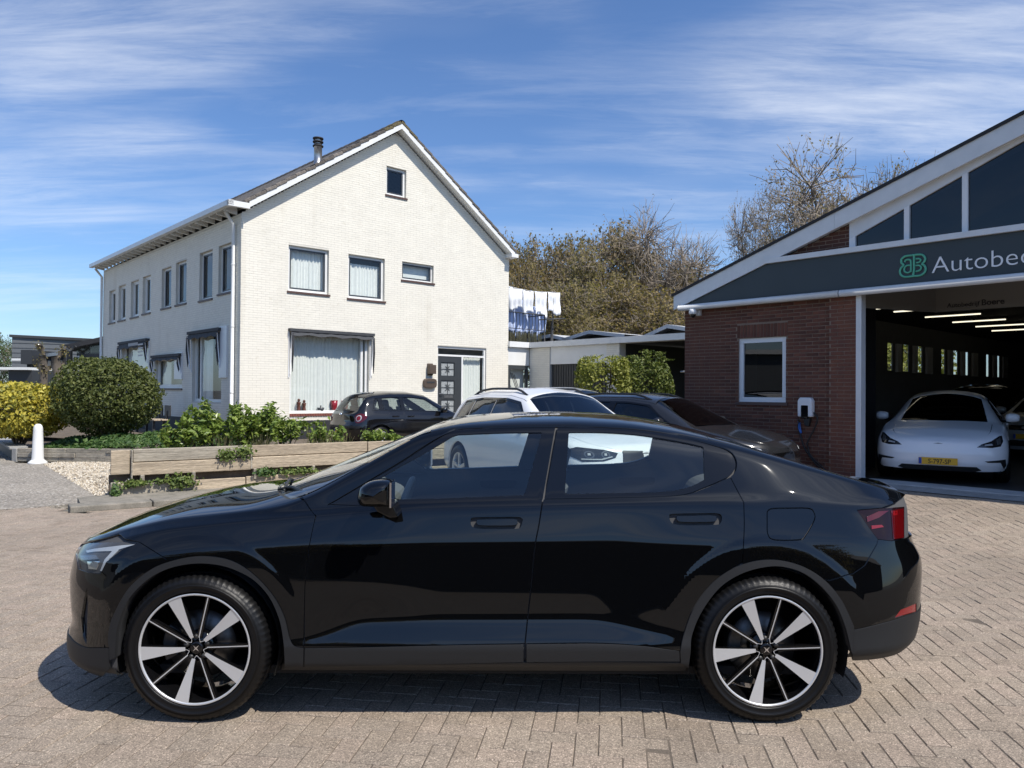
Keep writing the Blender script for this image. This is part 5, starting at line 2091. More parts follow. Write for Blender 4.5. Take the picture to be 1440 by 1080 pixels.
# ================================================================ garden
def leaves(mb, pts, nrm, size, spread=.9, aspect=.55, mi=0, rs=None, fold=True):
    """one small leaf per point, roughly facing nrm"""
    n = len(pts)
    d = nrm + rng.normal(0, spread, (n, 3))
    d /= np.linalg.norm(d, axis=1)[:, None] + 1e-9
    a = np.cross(d, rng.normal(0, 1, (n, 3)))
    a /= np.linalg.norm(a, axis=1)[:, None] + 1e-9
    b = np.cross(d, a)
    sz = size * rng.uniform(.6, 1.3, n)
    A = a * sz[:, None]
    B = b * (sz * aspect)[:, None]
    tip, base = pts + A, pts - A
    l, r_ = pts + B + d * (sz * .18)[:, None], pts - B + d * (sz * .18)[:, None]
    v = np.stack((base, r_, tip, l), 1).reshape(-1, 3)
    o = len(mb.v)
    mb.v.extend(map(tuple, v))
    mb.f.extend([(o + 4 * i, o + 4 * i + 1, o + 4 * i + 2, o + 4 * i + 3) for i in range(n)])
    mb.mi.extend([mi] * n)
    mb.sm.extend([False] * n)


def blob_points(n, radii, lumps=14, depth=.35, flat=2.0, seed=0, lump_amp=.16):
    """points near the skin of a lumpy rounded body; returns points and outward directions"""
    g = np.random.default_rng(seed)
    d = g.normal(0, 1, (n, 3))
    d /= np.linalg.norm(d, axis=1)[:, None]
    big = g.normal(0, 1, (9, 3))
    big /= np.linalg.norm(big, axis=1)[:, None]
    kb = np.clip((d @ big.T - .45) / .55, 0, 1).max(1)
    L = g.normal(0, 1, (lumps, 3))
    L /= np.linalg.norm(L, axis=1)[:, None]
    cut = .72 if lumps < 30 else (.90 if lumps < 100 else .955)
    k = np.clip((d @ L.T - cut) / (1 - cut), 0, 1).max(1) ** .6
    rad = 1 - lump_amp + lump_amp * k + g.normal(0, .015, n) + (.16 * kb - .09 if lumps >= 100 else 0)
    p = d * np.array(radii)
    if flat != 2.0:
        q = np.abs(d) ** (2 / flat) * np.sign(d)
        q /= (np.abs(q) ** flat).sum(1)[:, None] ** (1 / flat)
        p = q * np.array(radii)
    r_ = rad * (1 - depth * g.random(n) ** 1.7)
    return p * r_[:, None], d


def shrub(name, label, catg, base, centre_z, radii, n, size, leaf, group=None, seed=0, stems=6, flat=2.0, depth=.4, amp=.16, stem_r=.02, lumps=14, spread=.9, taper=0.0):
    t = thing(name, label, catg, base, rng.uniform(0, 6), group)
    mb = MB()
    p, d = blob_points(n, radii, lumps=lumps, depth=depth, flat=flat, seed=seed, lump_amp=amp)
    if taper:
        q = 1 - taper * np.clip(-p[:, 2] / radii[2] - .25, 0, 1) ** 1.3
        p[:, :2] *= q[:, None]
    p = p + np.array((0, 0, centre_z))
    kp = p[:, 2] > .02
    p, d = p[kp], d[kp]
    leaves(mb, p, d + np.array((0, 0, .35)), size, spread)
    r_ = random.Random(seed)
    for q in range(int(n / 220)):
        k = r_.randrange(len(p))
        if d[k][2] < -.3:
            continue
        c = Vector(p[k]) * 1.0
        dd = Vector(d[k]) + Vector((r_.gauss(0, .3), r_.gauss(0, .3), .5))
        dd.normalize()
        l = r_.uniform(.06, .20)
        m_ = 9
        sp = np.array([tuple(c + dd * (l * i / m_)) for i in range(m_)]) + rng.normal(0, .018, (m_, 3))
        leaves(mb, sp, np.tile(tuple(dd), (m_, 1)), size * .9, 1.0)
    mb.build('foliage', [leaf], t)
    mb = MB()
    for k in range(stems):
        a = r_.uniform(0, 6.28)
        q = r_.uniform(.3, .85)
        e = (radii[0] * q * math.cos(a), radii[1] * q * math.sin(a), centre_z + radii[2] * r_.uniform(-.1, .6))
        mb.tube([(.05 * math.cos(a), .05 * math.sin(a), -.05), (e[0] * .45, e[1] * .45, e[2] * .5), e], [stem_r * 1.3, stem_r, stem_r * .4], 6)
        for _ in range(3):
            f = (e[0] + r_.uniform(-.3, .3) * radii[0], e[1] + r_.uniform(-.3, .3) * radii[1], e[2] + r_.uniform(-.1, .3) * radii[2])
            mb.tube([(e[0] * .6, e[1] * .6, e[2] * .65), f], [stem_r * .6, stem_r * .2], 5)
    mb.build('stem', [M['bark']], t)
    return t


# garden ground behind the walls, up to the house
W0 = ground(155, 706)
wdir = Vector((math.cos(R(34.8)), math.sin(R(34.8)), 0))
wn_ = Vector((wdir.y, -wdir.x, 0))                    # towards the street
A_ = ground(27, 648.5)
Bp = at_depth(186, 650, 15.3)
def wl(a, n=0.0, z=0.0):
    return W0 + wdir * a + wn_ * n + EZ * z
mb = MB()
gz_ = .50
n_hc = HC + EX * .2 - EY * .5
pts_ = [A_ + Vector((.1, .1, .16)), Vector((Bp.x, Bp.y, .33)), wl(.25, -.08, .60), wl(3.1, -.08, .62), wl(6.3, -.10, .58), Vector((-3.6, 16.6, .35)), Vector(HC + EX * 3.5 - EY * .3) + EZ * .25, Vector(HC - EX * .2) + EZ * .28, Vector(HC + EY * 14 - EX * .2) + EZ * .3, Vector(HC + EY * 14 - EX * 6) + EZ * .2, ground(-60, 600) + EZ * .15, ground(-4, 628) + EZ * .12]
cen_ = sum(pts_, Vector()) / len(pts_)
top_ = [tuple(p) for p in pts_]
bot_ = [(p.x, p.y, -.08) for p in pts_]
n = len(pts_)
ctr = [(-8.0, 16.2, .42), (-5.6, 14.4, .60), (-9.5, 17.5, .30)]
mb.add(top_ + bot_ + ctr[:1], [(i, (i + 1) % n, 2 * n) for i in range(n)] + [(i, n + i, n + (i + 1) % n, (i + 1) % n) for i in range(n)])
soil = tag(fixed_normals(mb.build('garden_soil', [M['soil']])), kind='structure')
# driveway slab under the small hatchback
mb = MB()
dv = [wl(6.4, -.3, .10), ground(640, 640) + EZ * .10, Vector((1.2, 17.5, .10)), Vector(HC + EX * 9.3 - EY * .1) + EZ * .10, Vector(HC + EX * 3.4 - EY * .1) + EZ * .10, Vector((-3.7, 16.7, .10))]
mb.add([tuple(p) for p in dv] + [(p.x, p.y, -.05) for p in dv], [tuple(range(6)), *[(i, 6 + i, 6 + (i + 1) % 6, (i + 1) % 6) for i in range(6)]])
tag(fixed_normals(mb.build('driveway', [M['concrete']])), kind='structure')

# low wall of weathered sleepers on the left
lw = thing('low_wall', 'low weathered timber wall beside the white bollard and the gravel', 'wall', A_)
d_ = Vector((Bp.x - A_.x, Bp.y - A_.y, 0))
Ld = d_.length
d_.normalize()
nd = Vector((d_.y, -d_.x, 0))
r_ = random.Random(4)
for lvl in range(3):
    a = 0.0
    while a < Ld - .05:
        l = min(r_.uniform(1.0, 1.7), Ld - a)
        if Ld - a - l < .3:
            l = Ld - a
        t = MB()
        f = (a + l / 2) / Ld
        zb_ = f * .08 + lvl * .095
        t.obox(d_ * (a + l / 2) + nd * (r_.uniform(-.012, .012)) + EZ * (zb_ + .045), d_ * (l / 2 - .006) + EZ * (l / 2 * .08 / Ld), nd * .05, EZ * .046)
        bevelled(t.build('timber', [M['grey_wood']], lw), .006, 1)
        a += l
t = MB()
t.obox(d_ * -.07 + EZ * .13, d_ * .07, nd * .07, EZ * .15)
bevelled(t.build('post', [M['concrete']], lw), .01, 1)
# return of dark blocks towards the left
lw2 = thing('low_wall', 'low dark concrete wall with a pale coping at the far left edge of the garden', 'wall', A_)
B2 = ground(-45, 600)
e_ = Vector((B2.x - A_.x, B2.y - A_.y, 0))
Le = e_.length
e_.normalize()
ne = Vector((e_.y, -e_.x, 0))
t = MB()
t.obox(e_ * (Le / 2 + .1) + EZ * .11, e_ * (Le / 2), ne * .09, EZ * .14)
t.build('wall_body', [M['anthracite']], lw2)
k = 0
while k * .6 < Le:
    t = MB()
    t.obox(e_ * (k * .6 + .4) + EZ * .275, e_ * .297, ne * .17, EZ * .025)
    bevelled(t.build('coping_slab', [M['concrete']], lw2), .005, 1)
    k += 1

# retaining wall of planks: lower boards, gap with posts, upper boards
rw_ = thing('retaining_wall', 'long weathered plank retaining wall below the green shrubs', 'wall', (0, 0, 0))
LW = 7.0
def plank(a0, a1, n0, n1, z0, z1, mt, tilt=0.0, name='plank'):
    t = MB()
    c = wl((a0 + a1) / 2, (n0 + n1) / 2, (z0 + z1) / 2)
    up = (EZ + wn_ * tilt).normalized()
    t.obox(c, wdir * ((a1 - a0) / 2 - .002), wn_ * ((n1 - n0) / 2), up * ((z1 - z0) / 2 - .002))
    return bevelled(t.build(name, [mt], rw_), .007, 1)


ax_of = lambda px_, Y=None: None
def along(px_):
    """distance along the wall for a photo column"""
    d = ray(px_, 660)
    k = d.x / d.y
    return (k * W0.y - W0.x) / (wdir.x - k * wdir.y)


a_p = along(185)
a_q = along(187.5)
plank(0.0, along(170), -.03, .02, .0, .27, M['grey_wood'])
plank(along(170.3), along(271), -.03, .02, .0, .235, M['grey_wood'])
plank(along(272), along(345), -.035, .02, .02, .24, M['old_wood'])
plank(along(346), along(430), -.035, .02, .02, .25, M['old_wood'])
plank(along(431), LW, -.035, .02, .02, .24, M['old_wood'])
plank(0.0, along(183), -.06, -.02, .37, .715, M['old_wood'])
plank(a_p, along(352), -.025, .03, .35, .535, M['old_wood'], .03)
plank(a_p + .02, along(353), -.055, -.012, .54, .725, M['grey_wood'])
plank(along(353.5), along(516), -.025, .03, .36, .545, M['old_wood'], .03)
plank(along(353.5), along(516), -.04, .012, .55, .725, M['old_wood'])
plank(along(516.8), LW + .3, -.03, .025, .36, .545, M['old_wood'], .02)
plank(along(516.8), LW + .3, -.04, .012, .55, .72, M['old_wood'])
for px_, zz0, zz1, wd in ((185.2, .0, .72, .022), (200, .22, .36, .06), (272, .0, .37, .05), (358, .2, .37, .05), (440, .0, .37, .05), (353, .36, .70, .03)):
    a = along(px_)
    plank(a - wd / 2, a + wd / 2, -.06, .04 if wd > .04 else .034, zz0, zz1, M['grey_wood'], name='post')
t = MB()
t.obox(wl(LW / 2, -.16, .17), wdir * (LW / 2), wn_ * .04, EZ * .19)
t.build('backing', [M['soil']], rw_)
# concrete kerb in front
kb = thing('kerb', 'worn grey concrete kerb in front of the plank wall', 'kerb', (0, 0, 0))
ka = along(108) - .1
r_ = random.Random(2)
a = -.55
for k in range(8):
    t = MB()
    t.obox(wl(a + .48, .62 + r_.uniform(-.01, .01), .035), wdir * .478, wn_ * .16, EZ * .045)
    bevelled(t.build('kerb_stone', [M['kerb_stone']], kb), .015, 2)
    a += .97
t = MB()
t.add([tuple(wl(-.4, .46, .06)), tuple(wl(7.2, .46, .06)), tuple(wl(7.2, .0, .10)), tuple(wl(-.4, .0, .10)), tuple(wl(-.4, .46, -.05)), tuple(wl(-.4, 0, -.05))], [(0, 1, 2, 3), (0, 3, 5, 4)])
tag(t.build('soil_strip', [M['kerb_stone']]), kind='structure')

# gravel bed
g0, g1 = ground(60, 653), ground(133, 697)
gq = [g0 + EZ * .01, g1 + EZ * .01, wl(-.02, .02, .03), wl(a_p - .02, -.02, .30), Vector((Bp.x, Bp.y, .10)), A_ + d_ * 1.2 + nd * .06 + EZ * .03]
mb = MB()
mb.add([tuple(p - EZ * .02) for p in gq] + [tuple((sum(gq, Vector()) / 6) - EZ * .015)], [(i, (i + 1) % 6, 6) for i in range(6)])
tag(mb.build('gravel_bed', [M['gravel_bed']]), kind='structure')
cen = sum(gq, Vector()) / 6
st = MB()
r_ = random.Random(12)
tris = [(gq[i], gq[(i + 1) % 6], cen) for i in range(6)]
ar = [((b - a).cross(c - a)).length for a, b, c in tris]
for k in range(6500):
    a, b, c = r_.choices(tris, ar)[0]
    u, v = r_.random(), r_.random()
    if u + v > 1:
        u, v = 1 - u, 1 - v
    p = a + (b - a) * u + (c - a) * v
    s_ = r_.uniform(.011, .024)
    q = [Vector((r_.gauss(0, 1), r_.gauss(0, 1), r_.gauss(0, 1))).normalized() for _ in range(2)]
    x_ = q[0]
    y_ = x_.cross(q[1]).normalized()
    z_ = x_.cross(y_)
    vs = [p + x_ * s_, p - x_ * s_, p + y_ * s_ * .8, p - y_ * s_ * .8, p + z_ * s_ * .6, p - z_ * s_ * .6]
    st.add(vs, [(0, 2, 4), (2, 1, 4), (1, 3, 4), (3, 0, 4), (2, 0, 5), (1, 2, 5), (3, 1, 5), (0, 3, 5)])
tag(st.build('gravel', [M['gravel']]), 'pale cream gravel banked up below the low timber wall', 'gravel', kind='stuff')

# bollard
bp = ground(53, 652)
bo = thing('bollard', 'white rounded concrete bollard with a flared foot beside the gravel', 'bollard', bp)
t = MB()
t.lathe([(.0, .835), (.04, .828), (.07, .80), (.086, .755), (.090, .70), (.112, .12), (.118, .08)], 28)
t.build('post', [M['white_paint']], bo)
t = MB()
t.lathe([(.113, .09), (.17, .04), (.195, .0), (.0, .0)], 28)
t.build('foot', [M['white_paint']], bo)

# shrubs
b_ = at_depth(152, 622, 17.0)
shrub('shrub', 'large dome of dark green clipped shrub in front of the house side wall', 'shrub', (b_.x, b_.y, .30), 1.13, (1.12, 1.0, .94), 17000, .040, M['leaf_dark'], seed=3, stems=14, depth=.42, amp=.17, lumps=150, stem_r=.03, taper=.42)
b_ = at_depth(26, 605, 17.3)
shrub('shrub', 'bright yellow variegated shrub at the left edge behind the bollard', 'shrub', (b_.x, b_.y, .25), .82, (1.02, .95, .66), 7500, .055, M['leaf_yellow'], seed=4, stems=10, depth=.4, amp=.14, lumps=40, flat=2.6)
mb = MB()
g = np.random.default_rng(5)
n = 9000
f = g.random(n)
u = g.random(n)
A2, B2_ = np.array(A_ - nd * .15), np.array(Bp - nd * .12)
base = A2[None] + (B2_ - A2)[None] * f[:, None] - np.array(nd)[None] * (u ** 1.1 * 2.4)[:, None]
base[:, 2] = .20 + f * .22 + .28 * np.sin(np.pi * np.clip(u * 1.2, 0, 1)) * (.6 + .4 * np.sin(f * 9) ** 2) * g.random(n) ** .4
leaves(mb, base, np.tile((0, -.2, 1.0), (n, 1)), .045, .7)
# a second drift beside the path in front of the laurels
n = 2600
pc = at_depth(262, 612, 13.6)
q = np.stack((pc.x + g.normal(0, .55, n), pc.y + g.normal(0, .45, n), .56 + .16 * g.random(n)), 1)
leaves(mb, q, np.tile((0, -.2, 1.0), (n, 1)), .04, .7)
tag(mb.build('ground_cover', [M['leaf_cover']]), 'low dense green ground cover on the garden bed', 'ground cover', kind='stuff')

# row of young laurels above the plank wall
spec = [(262, 592, .42, 560, 'low young laurel at the left end of the row above the planks'), (292, 578, .46, 800, 'laurel with pale leaf tips, second from the left of the row'), (322, 563, .50, 1000, 'tallest laurel standing left of the big window'),
        (352, 570, .42, 760, 'dense laurel in the middle of the row above the wall joint'), (388, 562, .46, 900, 'tall laurel below the left edge of the big window'), (420, 578, .40, 560, 'slender laurel below the brick window sill'),
        (458, 592, .26, 230, 'sparse thin laurel in front of the dark plinth'), (481, 600, .24, 200, 'thin laurel twig standing before the small hatchback bumper'), (543, 605, .26, 260, 'small laurel in front of the hatchback rear wheel'), (566, 608, .2, 120, 'tiny laurel sprig right of the hatchback wheel')]
for k, (px_, ytop, rad, nl, lab) in enumerate(spec):
    a = along(px_)
    p = wl(a, -.42 - .12 * (k % 3), .60)
    zt_ = at_depth(px_, ytop, p.y).z
    hgt = max(.22, (zt_ - .60) * 1.10)
    t = thing('laurel', lab, 'shrub', p, rng.uniform(0, 6), 'young laurels above the plank wall')
    r_ = random.Random(40 + k)
    st, lf = MB(), MB()
    P_, N_ = [], []
    nst = 5 + nl // 110
    for s_ in range(nst):
        a0 = r_.uniform(0, 6.28)
        rr_ = rad * .5 * math.sqrt(r_.random())
        hh = hgt * r_.uniform(.55, 1.0) * (1 - .35 * (rr_ / rad))
        top_p = (rr_ * math.cos(a0) * 1.9, rr_ * math.sin(a0) * 1.4, hh)
        st.tube([(rr_ * math.cos(a0) * .5, rr_ * math.sin(a0) * .5, -.04), (top_p[0] * .7, top_p[1] * .7, hh * .55), top_p], [.010, .008, .004], 5)
        m_ = max(8, nl // nst)
        for q in range(m_):
            f = r_.random() ** .6
            P_.append((top_p[0] * (.5 + .5 * f) + r_.gauss(0, .045), top_p[1] * (.5 + .5 * f) + r_.gauss(0, .045), hh * (.25 + .77 * f) + r_.gauss(0, .03)))
            N_.append((top_p[0] * .8 + r_.gauss(0, .2), top_p[1] * .8 + r_.gauss(0, .2), .8))
    leaves(lf, np.array(P_), np.array(N_), .050, .55, .5)
    lf.build('foliage', [M['leaf_laurel']], t)
    st.build('stem', [M['bark']], t)
# dry grass between the laurels
mb = MB()
r_ = random.Random(77)
for k in range(260):
    a = along(r_.choice([r_.uniform(318, 350), r_.uniform(355, 385), r_.uniform(440, 500)]))
    p = wl(a, -.2 - r_.uniform(0, .25), .58)
    h_ = r_.uniform(.12, .34)
    dx, dy = r_.gauss(0, .07), r_.gauss(0, .07)
    mb.add([p + Vector((-.004, 0, 0)), p + Vector((.004, 0, 0)), p + Vector((dx + .002, dy, h_)), p + Vector((dx - .002, dy, h_))], [(0, 1, 2, 3)])
tag(mb.build('dry_grass', [M['dry_grass']]), 'dry straw-coloured grass between the laurels', 'grass', kind='stuff')
# ivy and weeds on the planks
for k, (px_, zc, rx, rz, nl, nn, lab) in enumerate(((316, .60, .13, .10, 150, .05, 'ivy hanging over the upper plank left of the joint'), (341, .64, .13, .09, 170, .05, 'ivy tuft on the upper plank at the joint post'), (188, .25, .20, .05, 150, .05, 'ivy trailing over the lower board at the wall end'),
                                                   (254, .24, .20, .10, 200, .06, 'ivy clump hanging from the gap under the upper planks'), (161, .12, .06, .14, 150, .08, 'weed tuft growing at the foot of the wall end'), (372, .30, .16, .07, 110, .05, 'ivy patch in the gap near the bonnet of the black car'), (418, .29, .36, .05, 190, .05, 'long ivy strip in the gap behind the black bonnet'),
                                                   (238, .26, .3, .03, 130, .05, 'thin creeping ivy along the top of the lower board'))):
    p = wl(along(px_), nn, zc)
    t = thing('ivy', lab, 'ivy', p, 0, 'ivy on the plank wall')
    g = np.random.default_rng(60 + k)
    q = np.array(wdir)[None] * g.normal(0, rx * .5, nl)[:, None] + np.array(wn_)[None] * np.abs(g.normal(0, .03, nl))[:, None] + np.array((0, 0, 1))[None] * (g.normal(0, rz * .5, nl))[:, None]
    mb = MB()
    leaves(mb, q, np.tile(tuple(wn_ + EZ * .4), (nl, 1)), .024, .7, .8)
    mb.build('foliage', [M['leaf_cover']] if k in (4, 5) else [M['leaf_ivy']], t)
    mb = MB()
    for s_ in range(5):
        c_ = wdir * g.normal(0, rx * .4)
        mb.tube([c_ + EZ * rz * .4, c_ + wdir * g.normal(0, .04) - EZ * rz * .8], [.004, .003], 5)
    mb.build('stem', [M['bark']], t)

# bench against the side wall
bx = sp_(262, 590)
bw = HC + EX * -1.0 + EY * (sp_(262, 592).y)
bn_ = thing('bench', 'simple garden bench with a pale plank seat by the dark plinth', 'bench', (bw.x, bw.y, .28), THETA)
for k in range(2):
    t = MB()
    t.box(-.19 + k * .20, -.02 + k * .20, -1.0, .9, .43, .47)
    bevelled(t.build('seat_plank', [M['old_wood']], bn_), .006, 1)
for yy in (-.8, .7):
    for xx in (-.14, .12):
        t = MB()
        t.box(xx - .03, xx + .03, yy - .03, yy + .03, 0, .43)
        t.build('leg', [M['anthracite']], bn_)
for yy in (-.75, -.1, .55):
    t = MB()
    t.box(.22, .26, yy - .22, yy + .22, .55, .85)
    bevelled(t.build('back_panel', [M['anthracite']], bn_), .006, 1)
    t = MB()
    t.box(.20, .24, yy - .03, yy + .03, .40, .70)
    t.build('back_post', [M['anthracite']], bn_)

# clipped hedges by the garage block
for k, (xa, xb, yt, Y, lf, lab, seed) in enumerate(((812, 884, 502, 19.3, 'leaf_hedge', 'clipped yellow-green hedge block before the dark slatted garage door', 21), (868, 945, 506, 20.2, 'leaf_hedge_green', 'shaggier green hedge in front of the open carport', 22))):
    c0, c1 = at_depth(xa, yt, Y), at_depth(xb, yt, Y)
    wv = (c1.x - c0.x) / 2
    hz = c0.z
    t = thing('hedge', lab, 'hedge', ((c0.x + c1.x) / 2, Y, 0), R(10))
    mb = MB()
    p, d = blob_points(7000, (wv * 1.02, .6, hz * .52), lumps=50, depth=.3, flat=5.0 if k == 0 else 3.4, seed=seed, lump_amp=.10)
    p[:, 2] += hz * .50
    leaves(mb, p, d, .045, .9)
    if k:
        g = np.random.default_rng(9)
        for (xo, h_) in ((.05, .28), (.42, .22), (-.3, .12), (.62, .02)):
            q = np.stack((xo + g.normal(0, .07, 150), g.normal(0, .1, 150), hz + h_ * g.random(150)), 1)
            leaves(mb, q, np.tile((0, 0, 1.0), (150, 1)), .04, .9)
    mb.build('foliage', [M[lf]], t)
    mb = MB()
    r_ = random.Random(seed)
    for s_ in range(12):
        x_ = r_.uniform(-wv * .8, wv * .8)
        mb.tube([(x_, 0, 0), (x_ + r_.gauss(0, .1), r_.gauss(0, .1), hz * .9)], [.02, .006], 5)
    mb.build('stem', [M['bark']], t)
# ================================================================ trees and the far background
def rounded(seed, H=10.0, base=2.2, R_=3.0, nblob=9, twigs=260, twig_r=.013, twig_len=.75, leaf_n=0, leaf_size=.08, limb=.10, wild=.35):
    """trunk and limbs that carry a crown of overlapping rounded masses of fine twigs and young leaves"""
    r_ = random.Random(seed)
    g = np.random.default_rng(seed)
    wood, crown = MB(), MB()
    cz = base + (H - base) * .52
    hz = (H - base) * .50
    blobs = []
    for k in range(nblob):
        a = 6.283 * k / nblob * 1.618 + r_.uniform(-.3, .3)
        v = -0.75 + 1.55 * (k + .5) / nblob
        rad = math.sqrt(max(0.05, 1 - v * v)) * r_.uniform(.5, .72)
        br = r_.uniform(.34, .5) * R_
        blobs.append((Vector((R_ * rad * math.cos(a), R_ * rad * math.sin(a), cz + hz * v * .70)), br))
    fork = Vector((r_.gauss(0, .1), r_.gauss(0, .1), base * .8))
    wood.tube([(0, 0, -.3), (0.03, .02, base * .4), fork], [limb * 2.0, limb * 1.7, limb * 1.5], 8, caps=False)
    lead = fork + Vector((r_.gauss(0, .25), r_.gauss(0, .25), (H - base) * .45))
    wood.tube([fork, fork.lerp(lead, .5) + Vector((.1, -.08, 0)), lead], [limb * 1.4, limb * 1.0, limb * .6], 7, caps=False)
    LP, LN = [], []
    for c, br in blobs:
        st = fork.lerp(lead, r_.uniform(.0, .55))
        mid = st.lerp(c, .5) + Vector((r_.gauss(0, .15), r_.gauss(0, .15), -.1 * (c - st).length))
        wood.tube([st, mid, c], [limb * .8, limb * .55, limb * .35], 6, caps=False)
        for q in range(9):
            d = Vector((r_.gauss(0, 1), r_.gauss(0, 1), r_.gauss(.35, .9))).normalized()
            e = c + d * br * r_.uniform(.75, 1.05)
            m1 = c.lerp(e, .5) + Vector((r_.gauss(0, .08), r_.gauss(0, .08), r_.gauss(0, .08)))
            crown.tube([c, m1, e], [limb * .28, limb * .2, twig_r], 4, 0, caps=False, smooth=False)
            for z_ in range(5):
                s0 = c.lerp(e, r_.uniform(.3, .95))
                d2 = (d + Vector((r_.gauss(0, .7), r_.gauss(0, .7), r_.gauss(.1, .6)))).normalized()
                crown.tube([s0, s0 + d2 * br * .5], [twig_r * 1.5, twig_r], 3, 0, caps=False, smooth=False)
        for q in range(twigs):
            d = Vector((r_.gauss(0, 1), r_.gauss(0, 1), r_.gauss(.15, 1))).normalized()
            f = 1 - .65 * r_.random() ** 1.6
            s0 = c + d * br * f
            d2 = (d * .7 + Vector((r_.gauss(0, .55), r_.gauss(0, .55), r_.gauss(.35, .5)))).normalized()
            l = twig_len * r_.uniform(.5, 1.15)
            m1 = s0 + d2 * l * .5
            d3 = (d2 + Vector((r_.gauss(0, wild), r_.gauss(0, wild), r_.gauss(0.05, wild)))).normalized()
            e = m1 + d3 * l * .5
            crown.tube([s0, m1, e], [twig_r, twig_r * .9, twig_r * .55], 3, 0, caps=False, smooth=False)
            for z_ in range(leaf_n):
                p = s0.lerp(e, r_.uniform(.1, 1.1))
                LP.append((p.x + r_.gauss(0, .10), p.y + r_.gauss(0, .10), p.z + r_.gauss(0, .10)))
                LN.append((d.x, d.y, d.z + .4))
    if LP:
        leaves(crown, np.array(LP), np.array(LN), leaf_size, .9, .7, mi=1)
    zmax = np.percentile(np.array(crown.v)[:, 2], 99.3)
    rx = np.percentile(np.abs(np.array(crown.v)[:, 0]), 96)
    return wood, crown, zmax, rx


PROTO = {}
PROTO['bare'] = rounded(5, H=11, base=3.0, R_=3.2, nblob=13, twigs=85, twig_r=.014, twig_len=1.1, leaf_n=1, leaf_size=.045, limb=.13, wild=.3)
PROTO['bud'] = rounded(11, H=11, base=2.6, R_=3.4, nblob=13, twigs=105, twig_r=.013, twig_len=.95, leaf_n=3, leaf_size=.06, limb=.11)
PROTO['spring'] = rounded(23, H=10, base=1.2, R_=3.0, nblob=11, twigs=130, twig_r=.012, twig_len=.85, leaf_n=6, leaf_size=.095, limb=.10)
PROTO['spring2'] = rounded(37, H=10, base=1.0, R_=2.8, nblob=12, twigs=120, twig_r=.012, twig_len=.85, leaf_n=5, leaf_size=.09, limb=.10)
PM = {}
for k, (wd, cr, zm, rx) in PROTO.items():
    PM[k] = (wd.mesh('trunk', [M['bark']]), zm, rx)
CROWN = {}
def crown_mesh(kind, leaf):
    if (kind, leaf) not in CROWN:
        CROWN[(kind, leaf)] = PROTO[kind][1].mesh('crown', [M['twig'], M[leaf]])
    return CROWN[(kind, leaf)]


def tree(px_, ytop, wpx, Y, kind, leaf, label, rz, group='trees behind the buildings', z0=0.0, fat=1.0):
    p = at_depth(px_, ytop, Y)
    h_ = p.z - z0
    sz = h_ / PM[kind][1]
    sx = (wpx / 2) / FPX * Y / PM[kind][2] * fat
    t = thing('tree', label, 'tree', (p.x, Y, z0), rz, group)
    t.scale = (sx, sx, sz)
    link('trunk', PM[kind][0], t)
    link('crown', crown_mesh(kind, leaf), t)
    return t


tree(722, 338, 70, 42, 'spring', 'leaf_spring', 'brown-green spring tree right against the house gable end', .3)
tree(760, 345, 80, 45, 'spring2', 'leaf_spring', 'brown-green spring tree rising behind the washing line', 1.2)
tree(800, 340, 86, 47, 'spring', 'leaf_spring', 'low brownish tree between the washing line and the rounded tree', 2.2)
tree(845, 316, 118, 44, 'spring2', 'leaf_bud', 'tall rounded brown tree in the middle of the wood', 4.0)
tree(848, 352, 100, 40, 'spring2', 'leaf_willow', 'ochre willow-like tree in front of the rounded tree', 0.7)
tree(888, 345, 92, 43, 'spring', 'leaf_spring', 'brownish tree just left of the tall bare tree', 5.1)
tree(942, 296, 116, 41, 'bare', 'leaf_bud', 'tall bare tree with spreading limbs left of the workshop roof', .4)
tree(930, 372, 90, 44, 'spring2', 'leaf_spring', 'low brown tree at the foot of the tall bare tree', 3.3)
tree(975, 374, 64, 46, 'spring', 'leaf_willow', 'yellowish tree beside the left tip of the workshop roof', 1.9)
tree(790, 402, 120, 36, 'spring', 'leaf_willow', 'low ochre bushy tree just behind the folded roofs', 2.6)
tree(905, 398, 130, 37, 'spring2', 'leaf_spring', 'low brown bushy tree behind the middle folded roof', 5.6)
tree(1062, 274, 74, 40, 'bud', 'leaf_bud', 'slim budding tree furthest left above the workshop roof', 2.0)
tree(1128, 266, 120, 43, 'bud', 'leaf_bud', 'budding tree second from the left above the workshop roof', 4.4)
tree(1180, 222, 200, 41, 'bud', 'leaf_bud', 'largest budding tree above the workshop roof', .2)
tree(1245, 234, 150, 44, 'bud', 'leaf_bud', 'budding tree half hidden by the rising workshop roof', 3.5)
tree(1265, 400, 150, 40, 'spring', 'leaf_willow', 'low leafy tree seen through the hall windows', 1.5)
tree(-2, 466, 46, 62, 'spring', 'leaf_cover', 'small green tree above the far grey building', 1.1, None)

# hedge of green outside the slit windows of the hall
gm = MB()
g = np.random.default_rng(3)
n = 6000
q = np.stack((g.uniform(8.2, 25, n), 2.8 + g.random(n) * .9, g.uniform(.2, 4.4, n)), 1)
leaves(gm, q, np.tile((0, -1.0, .3), (n, 1)), .11, .9)
hg = thing('hedge', 'bright green hedge glimpsed through the slit windows of the hall', 'hedge', WORK, THETA)
gm.build('foliage', [M['leaf_hedge']], hg)

